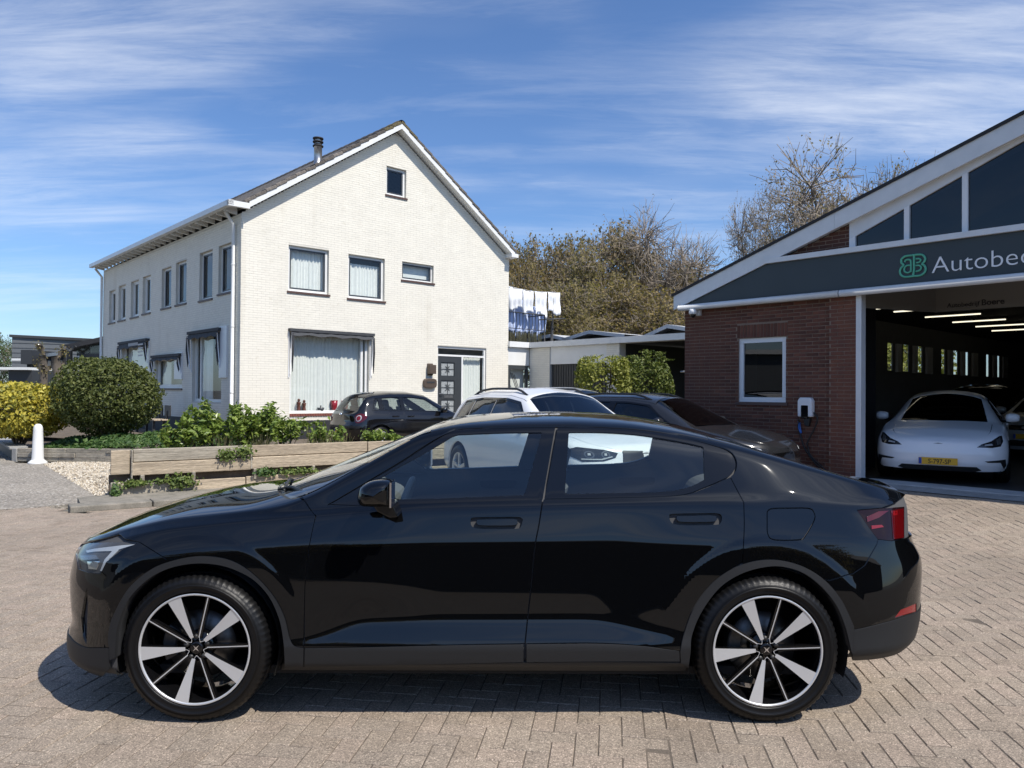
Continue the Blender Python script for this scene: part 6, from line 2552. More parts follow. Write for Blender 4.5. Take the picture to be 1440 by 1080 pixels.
# pollarded trees on the left
for k, (px_, yt, Y) in enumerate(((60, 484, 34), (81, 485, 33))):
    p = at_depth(px_, 531, Y)
    zt_ = at_depth(px_, yt, Y).z
    t = thing('pollard_tree', ['knobbly pollarded tree left of its twin before the dark building', 'knobbly pollarded tree nearer the big green shrub'][k], 'tree', (p.x, Y, 0), k * 2.0, 'pollarded trees')
    r_ = random.Random(k + 3)
    mb = MB()
    pts_ = [Vector((r_.gauss(0, .05), r_.gauss(0, .05), z)) for z in np.linspace(0, zt_ * .85, 8)]
    mb.tube(pts_, [.17, .16, .18, .15, .19, .16, .20, .14], 9)
    mb.build('trunk', [M['bark']], t)
    mb = MB()
    for q in range(9):
        z = zt_ * r_.uniform(.55, 1.0)
        a = r_.uniform(0, 6.28)
        c_ = Vector((.2 * math.cos(a), .2 * math.sin(a), z))
        mb.tube([Vector((0, 0, z - .3)), c_, c_ + Vector((.1 * math.cos(a), .1 * math.sin(a), .12))], [.07, .09, .05], 7)
        P_, N_ = [], []
        for _ in range(22):
            P_.append((c_.x + r_.gauss(0, .12), c_.y + r_.gauss(0, .12), c_.z + r_.gauss(0, .13)))
            N_.append((0, 0, 1))
        leaves(mb, np.array(P_), np.array(N_), .05, 1, .7, mi=1)
    mb.build('crown', [M['bark'], M['leaf_willow']], t)

# grey shed and flat-roofed building on the left, far away
YB = 52.0
fb = lambda x, y, Y=YB: at_depth(x, y, Y)
sh_ = thing('shed', 'long grey clad shed far off on the left behind the pollarded trees', 'building', (0, 0, 0))
p0, p1, p2 = fb(17, 473), fb(118, 476.5), fb(-30, 480, 66)
t = MB()
v = [(p0.x, YB, 0), (p1.x, YB + 2, 0), (p1.x, YB + 2, p1.z), (p0.x, YB, p0.z)]
t.add(v, [(0, 1, 2, 3)])
t.add([(p0.x, YB, 0), (p0.x, YB, p0.z), (p0.x - 6, YB + 14, p0.z), (p0.x - 6, YB + 14, 0)], [(0, 1, 2, 3)])
t.add([(p0.x, YB, p0.z), (p1.x, YB + 2, p1.z), (p1.x, YB + 16, p1.z + .2), (p0.x - 6, YB + 14, p0.z)], [(0, 1, 2, 3)])
t.build('wall', [M['cladding_grey']], sh_)
t = MB()
for k in range(14):
    z = .3 + k * (p0.z - .4) / 14
    t.obox(((p0.x + p1.x) / 2, YB + 1 - .03, z), ((p1.x - p0.x) / 2, 1, 0), (0, .012, 0), (0, 0, .006))
cs_ = t.build('cladding_rib', [M['anthracite']], sh_)
cs_['kind'] = 'stuff'
t = MB()
t.obox(((p0.x + p1.x) / 2, YB + 1 - .06, (p0.z + p1.z) / 2 + .03), ((p1.x - p0.x) / 2 + .1, 1, (p1.z - p0.z) / 2), (0, .1, 0), (0, 0, .09))
t.build('roof_edge', [M['anthracite']], sh_)
YC2 = 44.0
ex2 = thing('building', 'low black building with a rising flat roof and glazed band beside the house', 'building', (0, 0, 0))
a, b = fb(86, 486, YC2), fb(146, 469.5, YC2)
t = MB()
t.add([(a.x, YC2, a.z), (b.x + .6, YC2, b.z), (b.x + .6, YC2 + 9, b.z), (a.x, YC2 + 9, a.z), (a.x, YC2, a.z - .28), (b.x + .6, YC2, b.z - .28), (b.x + .6, YC2 + 9, b.z - .28), (a.x, YC2 + 9, a.z - .28)], [(0, 1, 2, 3), (7, 6, 5, 4), (0, 4, 5, 1), (1, 5, 6, 2), (2, 6, 7, 3), (3, 7, 4, 0)])
fixed_normals(t.build('roof', [M['bitumen']], ex2))
c0, c1 = fb(101, 499, YC2), fb(144, 495, YC2)
t = MB()
t.box(c0.x, b.x + .6, YC2 + .5, YC2 + 6, 0, c1.z)
t.build('wall', [M['anthracite']], ex2)
for k, (xa, xb) in enumerate(((101, 119), (120, 138), (139, 146))):
    q0, q1 = fb(xa, 497, YC2), fb(xb, 480 - k * 4, YC2)
    t = MB()
    t.box(q0.x, q1.x, YC2 + .45, YC2 + .55, q0.z, q1.z - .05)
    t.build('window', [M['dark_glass'] if False else M['house_glass']], ex2)
t = MB()
t.box(c0.x, b.x + .6, YC2 + 2, YC2 + 2.1, c1.z, b.z - .3)
t.build('inner_wall', [M['cladding_grey']], ex2)
for (xa, xb) in ((103, 105.5), (108.5, 110)):
    t = MB()
    q0, q1 = fb(xa, 510, YC2), fb(xb, 500, YC2)
    t.box(q0.x, q1.x, YC2 + .40, YC2 + .5, 0, q1.z)
    t.build('white_post', [M['white_paint']], ex2)
# forked column under the roof tip
kx = fb(98, 490, YC2 - .2)
t = MB()
t.tube([(kx.x, YC2 - .2, 0), (kx.x, YC2 - .2, fb(98, 494, YC2).z)], .16, 8)
for x_ in (88, 109):
    t.tube([(kx.x, YC2 - .2, fb(98, 494, YC2).z), (fb(x_, 487, YC2).x, YC2 - .2, fb(x_, 486.5 if x_ < 98 else 487, YC2).z)], .09, 8)
t.build('column', [M['anthracite']], ex2)
YD = 46.0
cp_ = thing('building', 'dark flat-roofed annex with a pale fascia behind the pollarded trees', 'building', (0, 0, 0))
a, b = fb(38, 503.5, YD), fb(93, 496.5, YD)
t = MB()
t.add([(a.x, YD, 0), (b.x, YD, 0), (b.x, YD, b.z), (a.x, YD, a.z)], [(0, 1, 2, 3)])
t.build('wall', [M['hall_dark']], cp_)
t = MB()
t.obox(((a.x + b.x) / 2, YD - .1, (a.z + b.z) / 2), ((b.x - a.x) / 2, 0, (b.z - a.z) / 2), (0, .12, 0), (0, 0, .10))
t.build('fascia', [M['metal_grey']], cp_)
for k, x_ in enumerate((44, 52, 61.5, 68, 76, 84)):
    q0, q1 = fb(x_, 528, YD), fb(x_ + 4, 507, YD)
    t = MB()
    t.box(q0.x, q1.x, YD - .08, YD - .02, .6, q1.z)
    t.build('panel', [M['cladding_grey']] if k % 2 else [M['anthracite']], cp_)
for (xa, xb, y0, y1, mt) in ((29, 45, 492, 512, 'anthracite'), (16, 29, 504, 507, 'white_paint')):
    q0, q1 = fb(xa, y1, YD - 1), fb(xb, y0, YD - 1)
    t = MB()
    t.box(q0.x, q1.x, YD - 1, YD + 2, q0.z, q1.z)
    t.build('box_element' if mt == 'anthracite' else 'canopy', [M[mt]], cp_)
YE = 38.0
ca_ = thing('carport', 'low carport with a white roof edge at the far left', 'carport', (0, 0, 0))
q0, q1 = fb(-60, 520, YE), fb(40, 516.5, YE)
t = MB()
t.box(q0.x, q1.x, YE, YE + 5, q1.z - .13, q1.z)
t.build('roof', [M['white_paint']], ca_)
t = MB()
t.box(q0.x, q1.x, YE + 4, YE + 4.2, 0, q1.z - .13)
t.build('back_wall', [M['cladding_grey']], ca_)
t = MB()
t.box(q1.x - 1.2, q1.x, YE + .3, YE + 4, 0, q1.z - .13)
t.build('side_wall', [M['anthracite']], ca_)
# tall row of dark houses across the street, out of frame, mirrored in the car doors
mr = thing('building', 'dark brick building mirrored in the doors of the black fastback', 'building', (0, 0, 0))
t = MB()
t.box(-30, 22, -17, -13, 0, 3.0)
t.build('wall', [M['far_brick']], mr)
t = MB()
t.prism([(-17.5, 3.0), (-12.6, 3.0), (-15.0, 3.5)], 'x', -30.3, 22.3)
t.build('roof', [M['bitumen']], mr)

for k, (x_, y_, h_, w_) in enumerate(((-7.5, -11.5, 4.6, 2.2), (-3.2, -12.2, 3.9, 1.6), (8.5, -12.0, 4.4, 2.0))):
    t = thing('tree', ['small tree mirrored in the front wing of the black fastback', 'small tree mirrored in the front door of the black fastback', 'small tree mirrored in the rear quarter of the black fastback'][k], 'tree', (x_, y_, 0), k * 1.7, 'trees mirrored in the car')
    t.scale = (w_ / PM['spring'][2], w_ / PM['spring'][2], h_ / PM['spring'][1])
    link('trunk', PM['spring'][0], t)
    link('crown', crown_mesh('spring', 'leaf_spring'), t)
gb = thing('building', 'pale grey building mirrored in the workshop window', 'building', (0, 0, 0))
t = MB()
t.box(-38, -34, -16, 9, 0, 4.2)
t.build('wall', [M['cladding_grey']], gb)
t = MB()
t.box(-38.2, -33.6, -16.3, 9.3, 4.2, 4.5)
t.build('roof_edge', [M['white_paint']], gb)
# ================================================================ the black fastback in front
CAR_LOC = Vector((0.0, 4.515, 0.0))
CAR_ROT = R(0.75)
car = thing('parked_car', 'glossy black fastback car seen in full side view on the paving in front', 'car', CAR_LOC, CAR_ROT, 'cars in the yard')
car_m = Matrix.Translation(CAR_LOC) @ Matrix.Rotation(CAR_ROT, 4, 'Z')
car_np = np.array(car_m)
XF, XR = -2.385, 2.225          # nose and tail on the middle line
WF, WR = -1.51, 1.225           # axles


def car_world(P):
    P = np.asarray(P, float)
    return P @ car_np[:3, :3].T + car_np[:3, 3]


eye = np.array(car_m.inverted() @ Vector((0, 0, CAM_H)))

keys = [
    # sill bottom
    ([(-2.4, .80), (-1.9, .84), (-1.0, .855), (1.0, .855), (1.7, .84), (2.25, .78)],
     [(-2.4, .185), (-1.9, .185), (-1.1, .235), (.85, .235), (1.7, .285), (2.25, .315)]),
    # cladding, lower edge
    ([(-2.4, .86), (-1.9, .91), (-1.0, .905), (1.0, .905), (1.7, .905), (2.25, .80)],
     [(-2.4, .235), (-1.9, .235), (-1.1, .275), (.85, .28), (1.7, .335), (2.25, .365)]),
    # cladding, upper edge
    ([(-2.4, .85), (-1.9, .912), (-1.0, .912), (1.0, .912), (1.7, .90), (2.25, .80)],
     [(-2.4, .31), (-1.9, .32), (-1.1, .365), (.85, .365), (1.7, .42), (2.25, .44)]),
    # scoop
    ([(-2.4, .84), (-1.9, .912), (-1.15, .908), (-.98, .902), (-.72, .872), (.42, .872), (.72, .892), (.9, .904), (1.7, .90), (2.25, .80)],
     [(-2.4, .42), (-1.9, .42), (-1.1, .40), (-.98, .40), (-.74, .485), (.40, .492), (.70, .44), (.9, .42), (1.2, .46), (1.7, .50), (2.25, .52)]),
    # door, lower middle
    ([(-2.4, .83), (-1.9, .908), (-1.5, .908), (-1.0, .884), (-.4, .858), (.5, .858), (1.2, .897), (1.7, .885), (2.25, .79)],
     [(-2.4, .58), (-1.9, .60), (-1.1, .62), (.85, .62), (1.7, .64), (2.25, .66)]),
    # door, upper middle
    ([(-2.4, .80), (-1.9, .885), (-1.5, .893), (-1.0, .862), (-.4, .832), (.5, .832), (1.15, .868), (1.7, .845), (2.25, .755)],
     [(-2.4, .70), (-1.9, .77), (-1.4, .82), (-.9, .845), (.85, .85), (1.7, .86), (2.25, .84)]),
    # crease
    ([(-2.4, .765), (-1.9, .83), (-1.5, .842), (-1.0, .818), (-.4, .795), (.5, .797), (1.15, .812), (1.7, .79), (2.25, .70)],
     [(-2.4, .735), (-2.2, .775), (-2.0, .83), (-1.7, .902), (-1.35, .938), (-1.0, .968), (-.5, 1.003), (.3, 1.022), (1.1, 1.043), (1.6, 1.035), (2.0, 1.015), (2.25, .97)]),
    # belt line / bonnet edge
    ([(-2.4, .735), (-1.9, .795), (-1.5, .805), (-1.0, .775), (-.5, .752), (.5, .752), (1.0, .765), (1.4, .775), (1.8, .745), (2.25, .67)],
     [(-2.4, .75), (-2.2, .795), (-2.0, .85), (-1.7, .92), (-1.35, .957), (-1.0, .99), (-.5, 1.042), (.3, 1.063), (.9, 1.085), (1.3, 1.093), (1.7, 1.07), (2.0, 1.045), (2.25, .985)]),
    # outer edge of the top
    ([(-2.4, .69), (-1.9, .75), (-1.4, .755), (-1.15, .755), (-.9, .735), (-.5, .665), (-.2, .635), (.4, .622), (.9, .62), (1.3, .645), (1.7, .655), (2.0, .655), (2.25, .62)],
     [(-2.4, .762), (-2.2, .818), (-2.0, .875), (-1.7, .945), (-1.35, .982), (-1.15, 1.005), (-1.0, 1.06), (-.48, 1.372), (-.32, 1.402), (0, 1.418), (.35, 1.420), (.65, 1.405), (.9, 1.370), (1.15, 1.318), (1.4, 1.252), (1.7, 1.168), (1.95, 1.098), (2.1, 1.06), (2.25, 1.01)]),
]
zt = [(-2.4, .772), (-2.3, .815), (-2.09, .895), (-1.83, .963), (-1.62, 1.0), (-1.36, 1.028), (-1.25, 1.06), (-.42, 1.405), (-.28, 1.438), (0, 1.458), (.3, 1.467), (.6, 1.456),
      (.83, 1.425), (1.06, 1.378), (1.25, 1.32), (1.5, 1.235), (1.75, 1.15), (1.95, 1.095), (2.1, 1.075), (2.2, 1.075), (2.25, 1.06)]
nose = [(.1, .10), (.17, .07), (.24, .0), (.32, -.012), (.40, .02), (.5, .0), (.62, -.012), (.74, .012), (.79, .05), (.85, .06), (1.1, .06)]
tail = [(.2, -.25), (.30, -.13), (.36, -.06), (.44, -.03), (.55, -.018), (.68, .0), (.74, .0), (.79, -.035), (.83, -.06), (.95, -.04), (1.02, -.03), (1.08, -.01), (1.2, 0)]
S = Surf(XF, XR, keys, zt, (-1.78, XF * -1 - 1.78, 2.5), (1.72, XR - 1.72, 2.9), nose, tail, N=680, per=20, su=2.6, flare=((WF, .35), (WR, .35)))
S.set_view(lambda P: project(car_world(P)), eye)

# ---- outlines, traced in photo pixels
px = lambda pts: S.pick(line(pts, 6))
pxs = lambda pts, st=6: S.pick(spline(pts, st))
cat = lambda *a: np.concatenate(a)

hood_edge = [(108, 767), (127, 760), (150, 754.5), (166, 750), (190, 744), (222, 738), (255, 734), (300, 730.5), (350, 728.5), (400, 727), (444, 725)]
door_front = [(462, 709), (452, 717), (444, 727), (436, 762), (430, 804), (428, 860), (428, 911)]
b_gap = [(763, 702), (757.5, 738), (752, 768), (747, 820), (742, 865), (738, 905)]
rear_gap = [(1026.5, 670), (1046, 707), (1046.5, 744), (1044, 790)]
arch_f_out = [(154.5, 911), (153, 893), (160, 865.5), (182, 826.7), (215.5, 799), (254, 785.5), (288, 782), (324, 788), (354.4, 806), (382, 835), (399, 865.5), (407, 896), (413, 908), (427, 911.5)]
arch_f_in = [(163, 925), (164, 905), (167, 879), (182, 843), (208, 815.5), (238, 799.5), (275, 792.5), (310, 795), (338, 804.5), (360, 818), (379.5, 840.5), (393, 871), (399, 904), (401, 938)]
arch_r_out = [(956, 915.5), (961.7, 890.5), (975.5, 854.4), (1000.5, 821), (1031, 799), (1064.4, 788.6), (1097.8, 787.8), (1131, 797.5), (1159, 815.5), (1181, 840.5), (1195, 868), (1200.5, 881.5)]
arch_r_in = [(968, 938), (971, 915.5), (973, 893), (986.7, 860), (1011.7, 826.7), (1042, 807), (1075.5, 797.5), (1103, 797.5), (1131, 807), (1156, 826.7), (1175.5, 851.7), (1188, 882), (1196, 915)]

D = S.dom
v_c = lambda x: D(x, S.K)                    # middle line
paint, clad, gloss = M['black_paint'], M['cladding'], M['gloss_black']


def side_parts(name, outer, holes=(), mats=None, near_label=None, parent=car, mirror=True, **kw):
    pv = S.panel(outer, holes, **kw)
    mats = mats or [paint]
    o = link(name, patch_mesh(name, [(*pv, 0)], mats), parent)
    if near_label:
        o['label'] = near_label
    if mirror:
        q = link(name, patch_mesh(name, [(*pv, 0)], mats, mirror=True), parent)
        return o, q
    return o, None


# bonnet: from the traced edge to the middle line, up to the cowl
he = pxs(hood_edge, 8)
cowl = S.pick(spline([(444, 725), (437, 717), (430, 707), (421, 699)], 5))
cowl_mid = np.array([D(x, k) for x, k in ((-1.09, 8.02), (-1.14, 8.08), (-1.22, 8.25), (-1.29, 8.5), (-1.33, 8.75), (-1.345, 9.0))])
nose_e = np.array([D(x, k) for x, k in ((-2.384, 9.0), (-2.384, 8.6), (-2.384, 8.0))])
hood = cat(nose_e, he, cowl[1:], cowl_mid)
link('bonnet', patch_mesh('bonnet', [(*S.panel(hood, gap=0.003, centre=True, step=0.035), 0)], [paint], both=True), car)

# headlamp
hl = px([(106.5, 770), (125, 763.4), (160, 762.2), (196, 762.4), (171, 773), (149, 790), (141, 806.5), (124, 805), (110, 800), (107.5, 785), (106.5, 770)])[:-1]
# front wing
wing = cat(pxs(hood_edge[3:], 8), pxs([(444, 725), (436, 762), (430, 804), (428, 860), (427, 911.5)], 8)[1:], pxs(arch_f_out, 5)[::-1][:-38] if False else pxs(arch_f_out[5:], 5)[::-1], px([(254, 785.5), (234, 786.5), (196, 762.4), (175, 757), (166, 750)])[1:])
side_parts('front_wing', wing, step=.014, dense=.014)
# front bumper: everything ahead of the wing cut, round the nose
bump_low = [(93.5, 886), (104, 901), (120, 910), (138, 911), (154.5, 911)]
bl = pxs(bump_low, 5)
nose_lo = np.array([(bl[0][0], bl[0][1])])
kb = np.interp(bl[0][1], S.v, np.arange(S.M_)) / S.per
bumper = cat(np.array([D(-2.385, kb)]), bl, pxs(arch_f_out[:6], 5)[1:], px([(254, 785.5), (234, 786.5), (196, 762.4), (171, 773), (149, 790), (141, 806.5), (124, 805), (110, 800), (107.5, 785), (106.5, 770)])[1:], np.array([D(-2.3849, 7.6)]))
vent = px([(114, 868), (118, 843), (122.5, 825), (123.5, 850), (121.5, 907), (117, 896), (114, 868)])[:-1]
side_parts('front_bumper', bumper, [vent], hole_gap=0.0, gap=0.002, step=.018, dense=.012)
side_parts('bumper_vent', vent, mats=[M['black_plastic']], off=-0.02, gap=0, flange=0.0)
low_out = cat(np.array([D(-2.385, 0.25)]), np.array([D(-2.3, 0.1), D(-2.1, 0.02), D(-2.0, 0.02)]), px([(154, 941), (154.5, 911)]), bl[::-1][1:], np.array([D(-2.385, kb)]))
side_parts('front_splitter', low_out, mats=[clad], off=0.004, gap=0.001)

# headlamp: dark housing, white light guide, clear cover
hlo, hlf = side_parts('headlight', hl, mats=[M['lamp_inner']], off=-0.02, gap=0.001, flange=0.0)
for side, par in ((False, hlo), (True, hlf)):
    for nm, poly, mt, of in (
            ('light_guide', [(118, 772.5), (130, 770), (170, 765.5), (188, 764.3), (164, 771.5), (149, 786), (142, 803.5), (137.5, 803), (144, 786), (155, 773.5), (131, 774), (119, 775.5)], M['lamp_white'], -0.012),
            ('lamp_module', [(119, 789), (136, 789), (132, 801), (121, 800)], M['chrome'], -0.012),
            ('lamp_module', [(110, 780), (132, 779), (136, 785), (111, 787)], M['lamp_inner'], -0.010),
            ('lamp_bezel', [(153, 789), (172, 775.5), (190, 766), (168, 779), (153, 797), (146, 804)], M['gloss_black'], -0.008)):
        pv = S.panel(px([*poly, poly[0]])[:-1], gap=0, off=of, flange=0.006, step=0.02, dense=0.01)
        link(nm, patch_mesh(nm, [(*pv, 0)], [mt], mirror=side), par)
    pv = S.panel(hl, gap=0.001, off=-0.001, flange=0.0, step=0.02)
    link('lamp_cover', patch_mesh('lamp_cover', [(*pv, 0)], [M['clear_cover']], mirror=side), par)

# doors
bl_f = [(462, 709.5), (520, 711), (580, 709.5), (660, 706), (763, 702)]           # under the glass
bl_r = [(763.8, 702), (860, 700), (954, 696.5), (990.5, 686), (1024, 671.5), (1026.5, 670)]
sill_f = [(738, 905.5), (640, 907), (520, 910), (427, 911.5)]
fd = cat(pxs(bl_f, 8), pxs(b_gap, 8)[1:], pxs(sill_f, 10)[1:], pxs(door_front, 6)[::-1][1:-1])
HF = [(662, 729), (668, 727.5), (700, 727), (732, 727.5), (734.5, 734), (732, 741), (726, 743.5), (690, 744), (668, 742.5), (662, 737)]
HR = [(941, 724), (946, 722.5), (980, 721.8), (1010, 722), (1015.5, 728), (1013, 736), (1006, 738), (970, 738.8), (948, 737), (942, 731)]
hf = pxs(HF + HF[:1], 4)[:-1]
hr = pxs(HR + HR[:1], 4)[:-1]
door_f, door_f2 = side_parts('door', fd, [hf], hole_gap=0.0, step=.018, dense=.014, gap=.002)
rd = cat(pxs(bl_r[:-1], 8), px([(1024, 671.5), (1026.5, 670)])[1:], pxs([(1026.5, 670), (1046, 707)], 6)[1:], pxs([(1046, 707), (1046.5, 744), (1044, 792)], 6)[1:],
         pxs([(1031, 799), (1000.5, 821), (975.5, 854.4), (961.7, 890.5), (956, 915.5)], 5), pxs([(956, 915.5), (900, 908), (834, 904.5), (738.8, 905.5)], 10)[1:], pxs([(738.8, 905), (742.8, 865), (747.8, 820), (752.8, 768), (758.3, 738), (763.8, 702)], 8)[1:-1])
door_r, door_r2 = side_parts('door', rd, [hr], hole_gap=0.0, step=.016, dense=.014, gap=.002)
for dn, df, h, strip in ((door_f, door_f2, hf, [(671, 731), (722, 730), (727, 733), (726, 738), (700, 739), (672, 738)]), (door_r, door_r2, hr, [(952, 726), (1001, 725), (1007, 728), (1006, 733), (980, 734), (954, 733)])):
    for mir, par in ((False, dn), (True, df)):
        pv = S.panel(h, gap=0.0, off=-0.03, flange=0, step=0.02)
        q = link('door_handle', patch_mesh('door_handle', [(*pv, 0)], [M['black_plastic']], mirror=mir), par)
        pv2 = S.panel(pxs(strip + strip[:1], 4)[:-1], gap=0, off=0.004, flange=0.024, step=0.012, dense=0.008)
        q.data = patch_mesh('door_handle', [(*pv, 0), (*pv2, 1)], [M['dark_void'], paint], mirror=mir)

# rear quarter
tl = px([(1206, 717.5), (1235, 715), (1267, 712.5), (1273, 712), (1273, 757), (1254, 760.5), (1235, 758), (1222, 741), (1206, 717.5)])[:-1]
flap = pxs([(1079, 720), (1084.4, 715.5), (1110, 714.6), (1137.8, 715), (1145, 721), (1145.5, 731), (1133, 753), (1124.4, 759), (1089, 759), (1080, 751), (1079, 735), (1079, 720)], 4)[:-1]
k_tail = 8.0
quarter = cat(pxs([(1026.5, 670), (1046, 707)], 6), pxs([(1046, 707), (1046.5, 744), (1044, 792)], 6)[1:], pxs(arch_r_out[4:9], 5)[1:], px([(1159, 815.5), (1166, 816), (1200, 806), (1216, 795), (1233, 766), (1235, 758), (1222, 741), (1206, 717.5), (1240, 714.5), (1262, 706)])[1:],
              np.array([D(x, 8.02) for x in (2.13, 2.05, 1.9, 1.7, 1.5, 1.3, 1.1, .9, .6, .3, 0., -.2, -.4, -.55, -.7, -.85, -1.0, -1.08)]),
              pxs([(425.5, 699.5), (444, 724), (462, 709)], 6), pxs([(473, 703), (560, 652), (639.4, 603.5), (700, 600.5), (781, 599), (871, 599), (940, 608), (999, 624), (1025, 633.6), (1035, 646), (1034.5, 660), (1026.5, 670)], 6)[:-1])
side_parts('body_side', quarter, [flap], step=.018, dense=.014)
side_parts('charging_flap', flap, mats=[paint], gap=0.003)
# tail panel above the lamp, rear bumper, reflector
k_t = np.interp(tl[:, 1].mean(), S.v, np.arange(S.M_)) / S.per
tail_up = cat(px([(1206, 717.5), (1240, 714.5), (1262, 706)]), np.array([D(2.13, 8.02), D(2.19, 8.05), D(2.224, 8.05)]), np.array([D(2.2245, 6.35)]), px([(1273, 712), (1240, 714.6)]))
refl = px([(1258, 869), (1267, 857), (1289, 848), (1289, 860), (1258, 869)])[:-1]
low_r = [(1200.5, 881.5), (1203, 885.5), (1256, 872.5), (1287, 861.5)]
lr = pxs(low_r, 5)
kl = np.interp(lr[-1][1], S.v, np.arange(S.M_)) / S.per
rb = cat(px([(1159, 815.5), (1166, 816), (1200, 806), (1216, 795), (1233, 766), (1235, 758), (1254, 760.5), (1271, 757)]), np.array([D(2.2248, np.interp(S.pick([(1271, 757)])[0][1], S.v, np.arange(S.M_)) / S.per)]), np.array([D(2.2248, kl)]), lr[::-1], pxs(arch_r_out[8:], 5)[::-1][1:-1])
side_parts('rear_bumper', rb, [refl], hole_gap=0.0, gap=0.0025, step=.018, dense=.012)
side_parts('reflector', refl, mats=[M['lamp_red_bright']], off=-0.003, gap=0, flange=0)
low = cat(lr, np.array([D(2.2248, kl), D(2.2248, 0.35), D(2.15, .2), D(1.98, .03), D(1.75, 0.02)]), px([(1198, 928), (1200.5, 881.5)])[:-1])
side_parts('rear_skirt', low, mats=[clad], off=0.004, gap=0.001)
# tail lamp
to, tf_ = side_parts('taillight', tl, mats=[M['lamp_smoke']], off=-0.004, gap=0.001, flange=0.01)
for side, par in ((False, to), (True, tf_)):
    for nm, poly, mt in (('lamp_lens', [(1254, 718), (1264, 716), (1271, 715), (1271, 756), (1257, 758)], M['lamp_red']),
                         ('lamp_lens', [(1256, 719), (1262, 718), (1262, 724), (1256, 725)], M['lamp_red_bright']),
                         ('lamp_lens', [(1226, 739), (1240, 738), (1243, 741), (1226, 744)], M['lamp_red_bright']),
                         ('lamp_lens', [(1219, 727), (1236, 719), (1250, 718), (1236, 728), (1220, 734)], M['lamp_red'])):
        pv = S.panel(px([*poly, poly[0]])[:-1], gap=0, off=0.0, flange=0.006, step=0.02, dense=0.01)
        link(nm, patch_mesh(nm, [(*pv, 0)], [mt], mirror=side), par)

# wheel-arch cladding and sills
af = cat(pxs(arch_f_out, 5), px([(427, 911.5), (427, 937.5), (401, 938)])[1:], pxs(arch_f_in, 5)[::-1][1:], px([(163, 925), (155, 928), (154.5, 911)])[:-1])
side_parts('arch_cladding', af, mats=[clad], off=0.007, gap=0.001, flange=0.07, step=0.025, dense=0.012)
ar = cat(px([(957, 932), (956, 915.5)]), pxs(arch_r_out, 5)[1:], px([(1200.5, 881.5), (1198, 926)])[1:], pxs(arch_r_in, 5)[::-1], px([(968, 938), (957, 932)])[:-1])
side_parts('arch_cladding', ar, mats=[clad], off=0.007, gap=0.001, flange=0.07, step=0.025, dense=0.012)
cf = cat(pxs([(428.5, 911.5), (520, 910), (640, 907), (736.5, 905.5)], 10), pxs([(736.5, 931), (640, 933), (520, 935.5), (428.5, 937)], 10))
cr = cat(pxs([(740, 905.5), (834, 904.5), (900, 908), (955.5, 915.5)], 8), pxs([(956, 930), (850, 930), (740, 931)], 10))
side_parts('door_cladding', cf, mats=[clad], off=0.005, gap=0.0015)
side_parts('door_cladding', cr, mats=[clad], off=0.005, gap=0.0015)
si = cat(px([(402, 938.5)]), pxs([(428, 938), (520, 936), (736, 932), (850, 931), (957, 932)], 12), px([(966, 938), (964, 948)]), pxs([(900, 948.5), (640, 951), (402, 952)], 12))
side_parts('sill', si, mats=[M['black_plastic']], gap=0.0005, flange=0.06)

# windows: black frame, glass
gf = cat(pxs([(527, 677), (560, 657.5), (592, 640), (620, 623.5), (636, 613), (645, 610)], 6), pxs([(645, 610), (700, 607.8), (760.5, 607)], 8)[1:], px([(762, 608.5), (738, 694)]), pxs([(736, 696), (650, 699.5), (562, 702)], 8), px([(556, 701), (527, 677)])[:-1])
gr = cat(pxs([(800, 608.5), (803, 607), (850, 607), (893, 610), (932, 615.5), (965.5, 621.7), (988, 627)], 6), px([(990, 629), (991, 674)]), pxs([(991, 674), (973, 683), (951.7, 689), (930, 691), (915.5, 692), (850, 693.3), (797, 694.3)], 6), px([(794.5, 692), (800, 608.5)])[:-1])
ff = cat(pxs([(473, 704), (560, 653), (639.4, 604.5), (700, 601.5), (781, 600)], 6), pxs([(781, 600), (763.5, 701)], 8)[1:], pxs([(763, 702), (660, 705.5), (580, 709), (520, 710.5), (463, 709)], 8)[1:])
fr_ = cat(pxs([(784, 600), (871, 600), (940, 609), (999, 625), (1024, 634.2), (1033.6, 646.5), (1033.6, 660), (1024, 670.5)], 5), pxs([(1024, 670.5), (990.5, 685), (954, 695.8), (860, 699.2), (766, 701)], 6)[1:], pxs([(766, 701), (784, 600)], 8)[1:-1])
# thin bright line of rubber is part of the frame: the glass sits 6 mm deeper
for gl, fm, dn, df in ((gf, ff, door_f, door_f2), (gr, fr_, door_r, door_r2)):
    a, b = side_parts('window_frame', fm, [gl], mats=[gloss], parent=dn, mirror=False, gap=0.001, hole_gap=0.0, off=-0.004, flange=0.012)
    a2 = link('window_frame', patch_mesh('window_frame', [(*S.panel(fm, [gl], gap=0.001, hole_gap=0.0, off=-0.004, flange=0.012), 0)], [gloss], mirror=True), df)
    pv = S.panel(gl, gap=0.0, off=-0.012, flange=0, step=0.05)
    link('window_glass', patch_mesh('window_glass', [(*pv, 0)], [M['car_glass']]), dn)
    link('window_glass', patch_mesh('window_glass', [(*pv, 0)], [M['car_glass']], mirror=True), df)

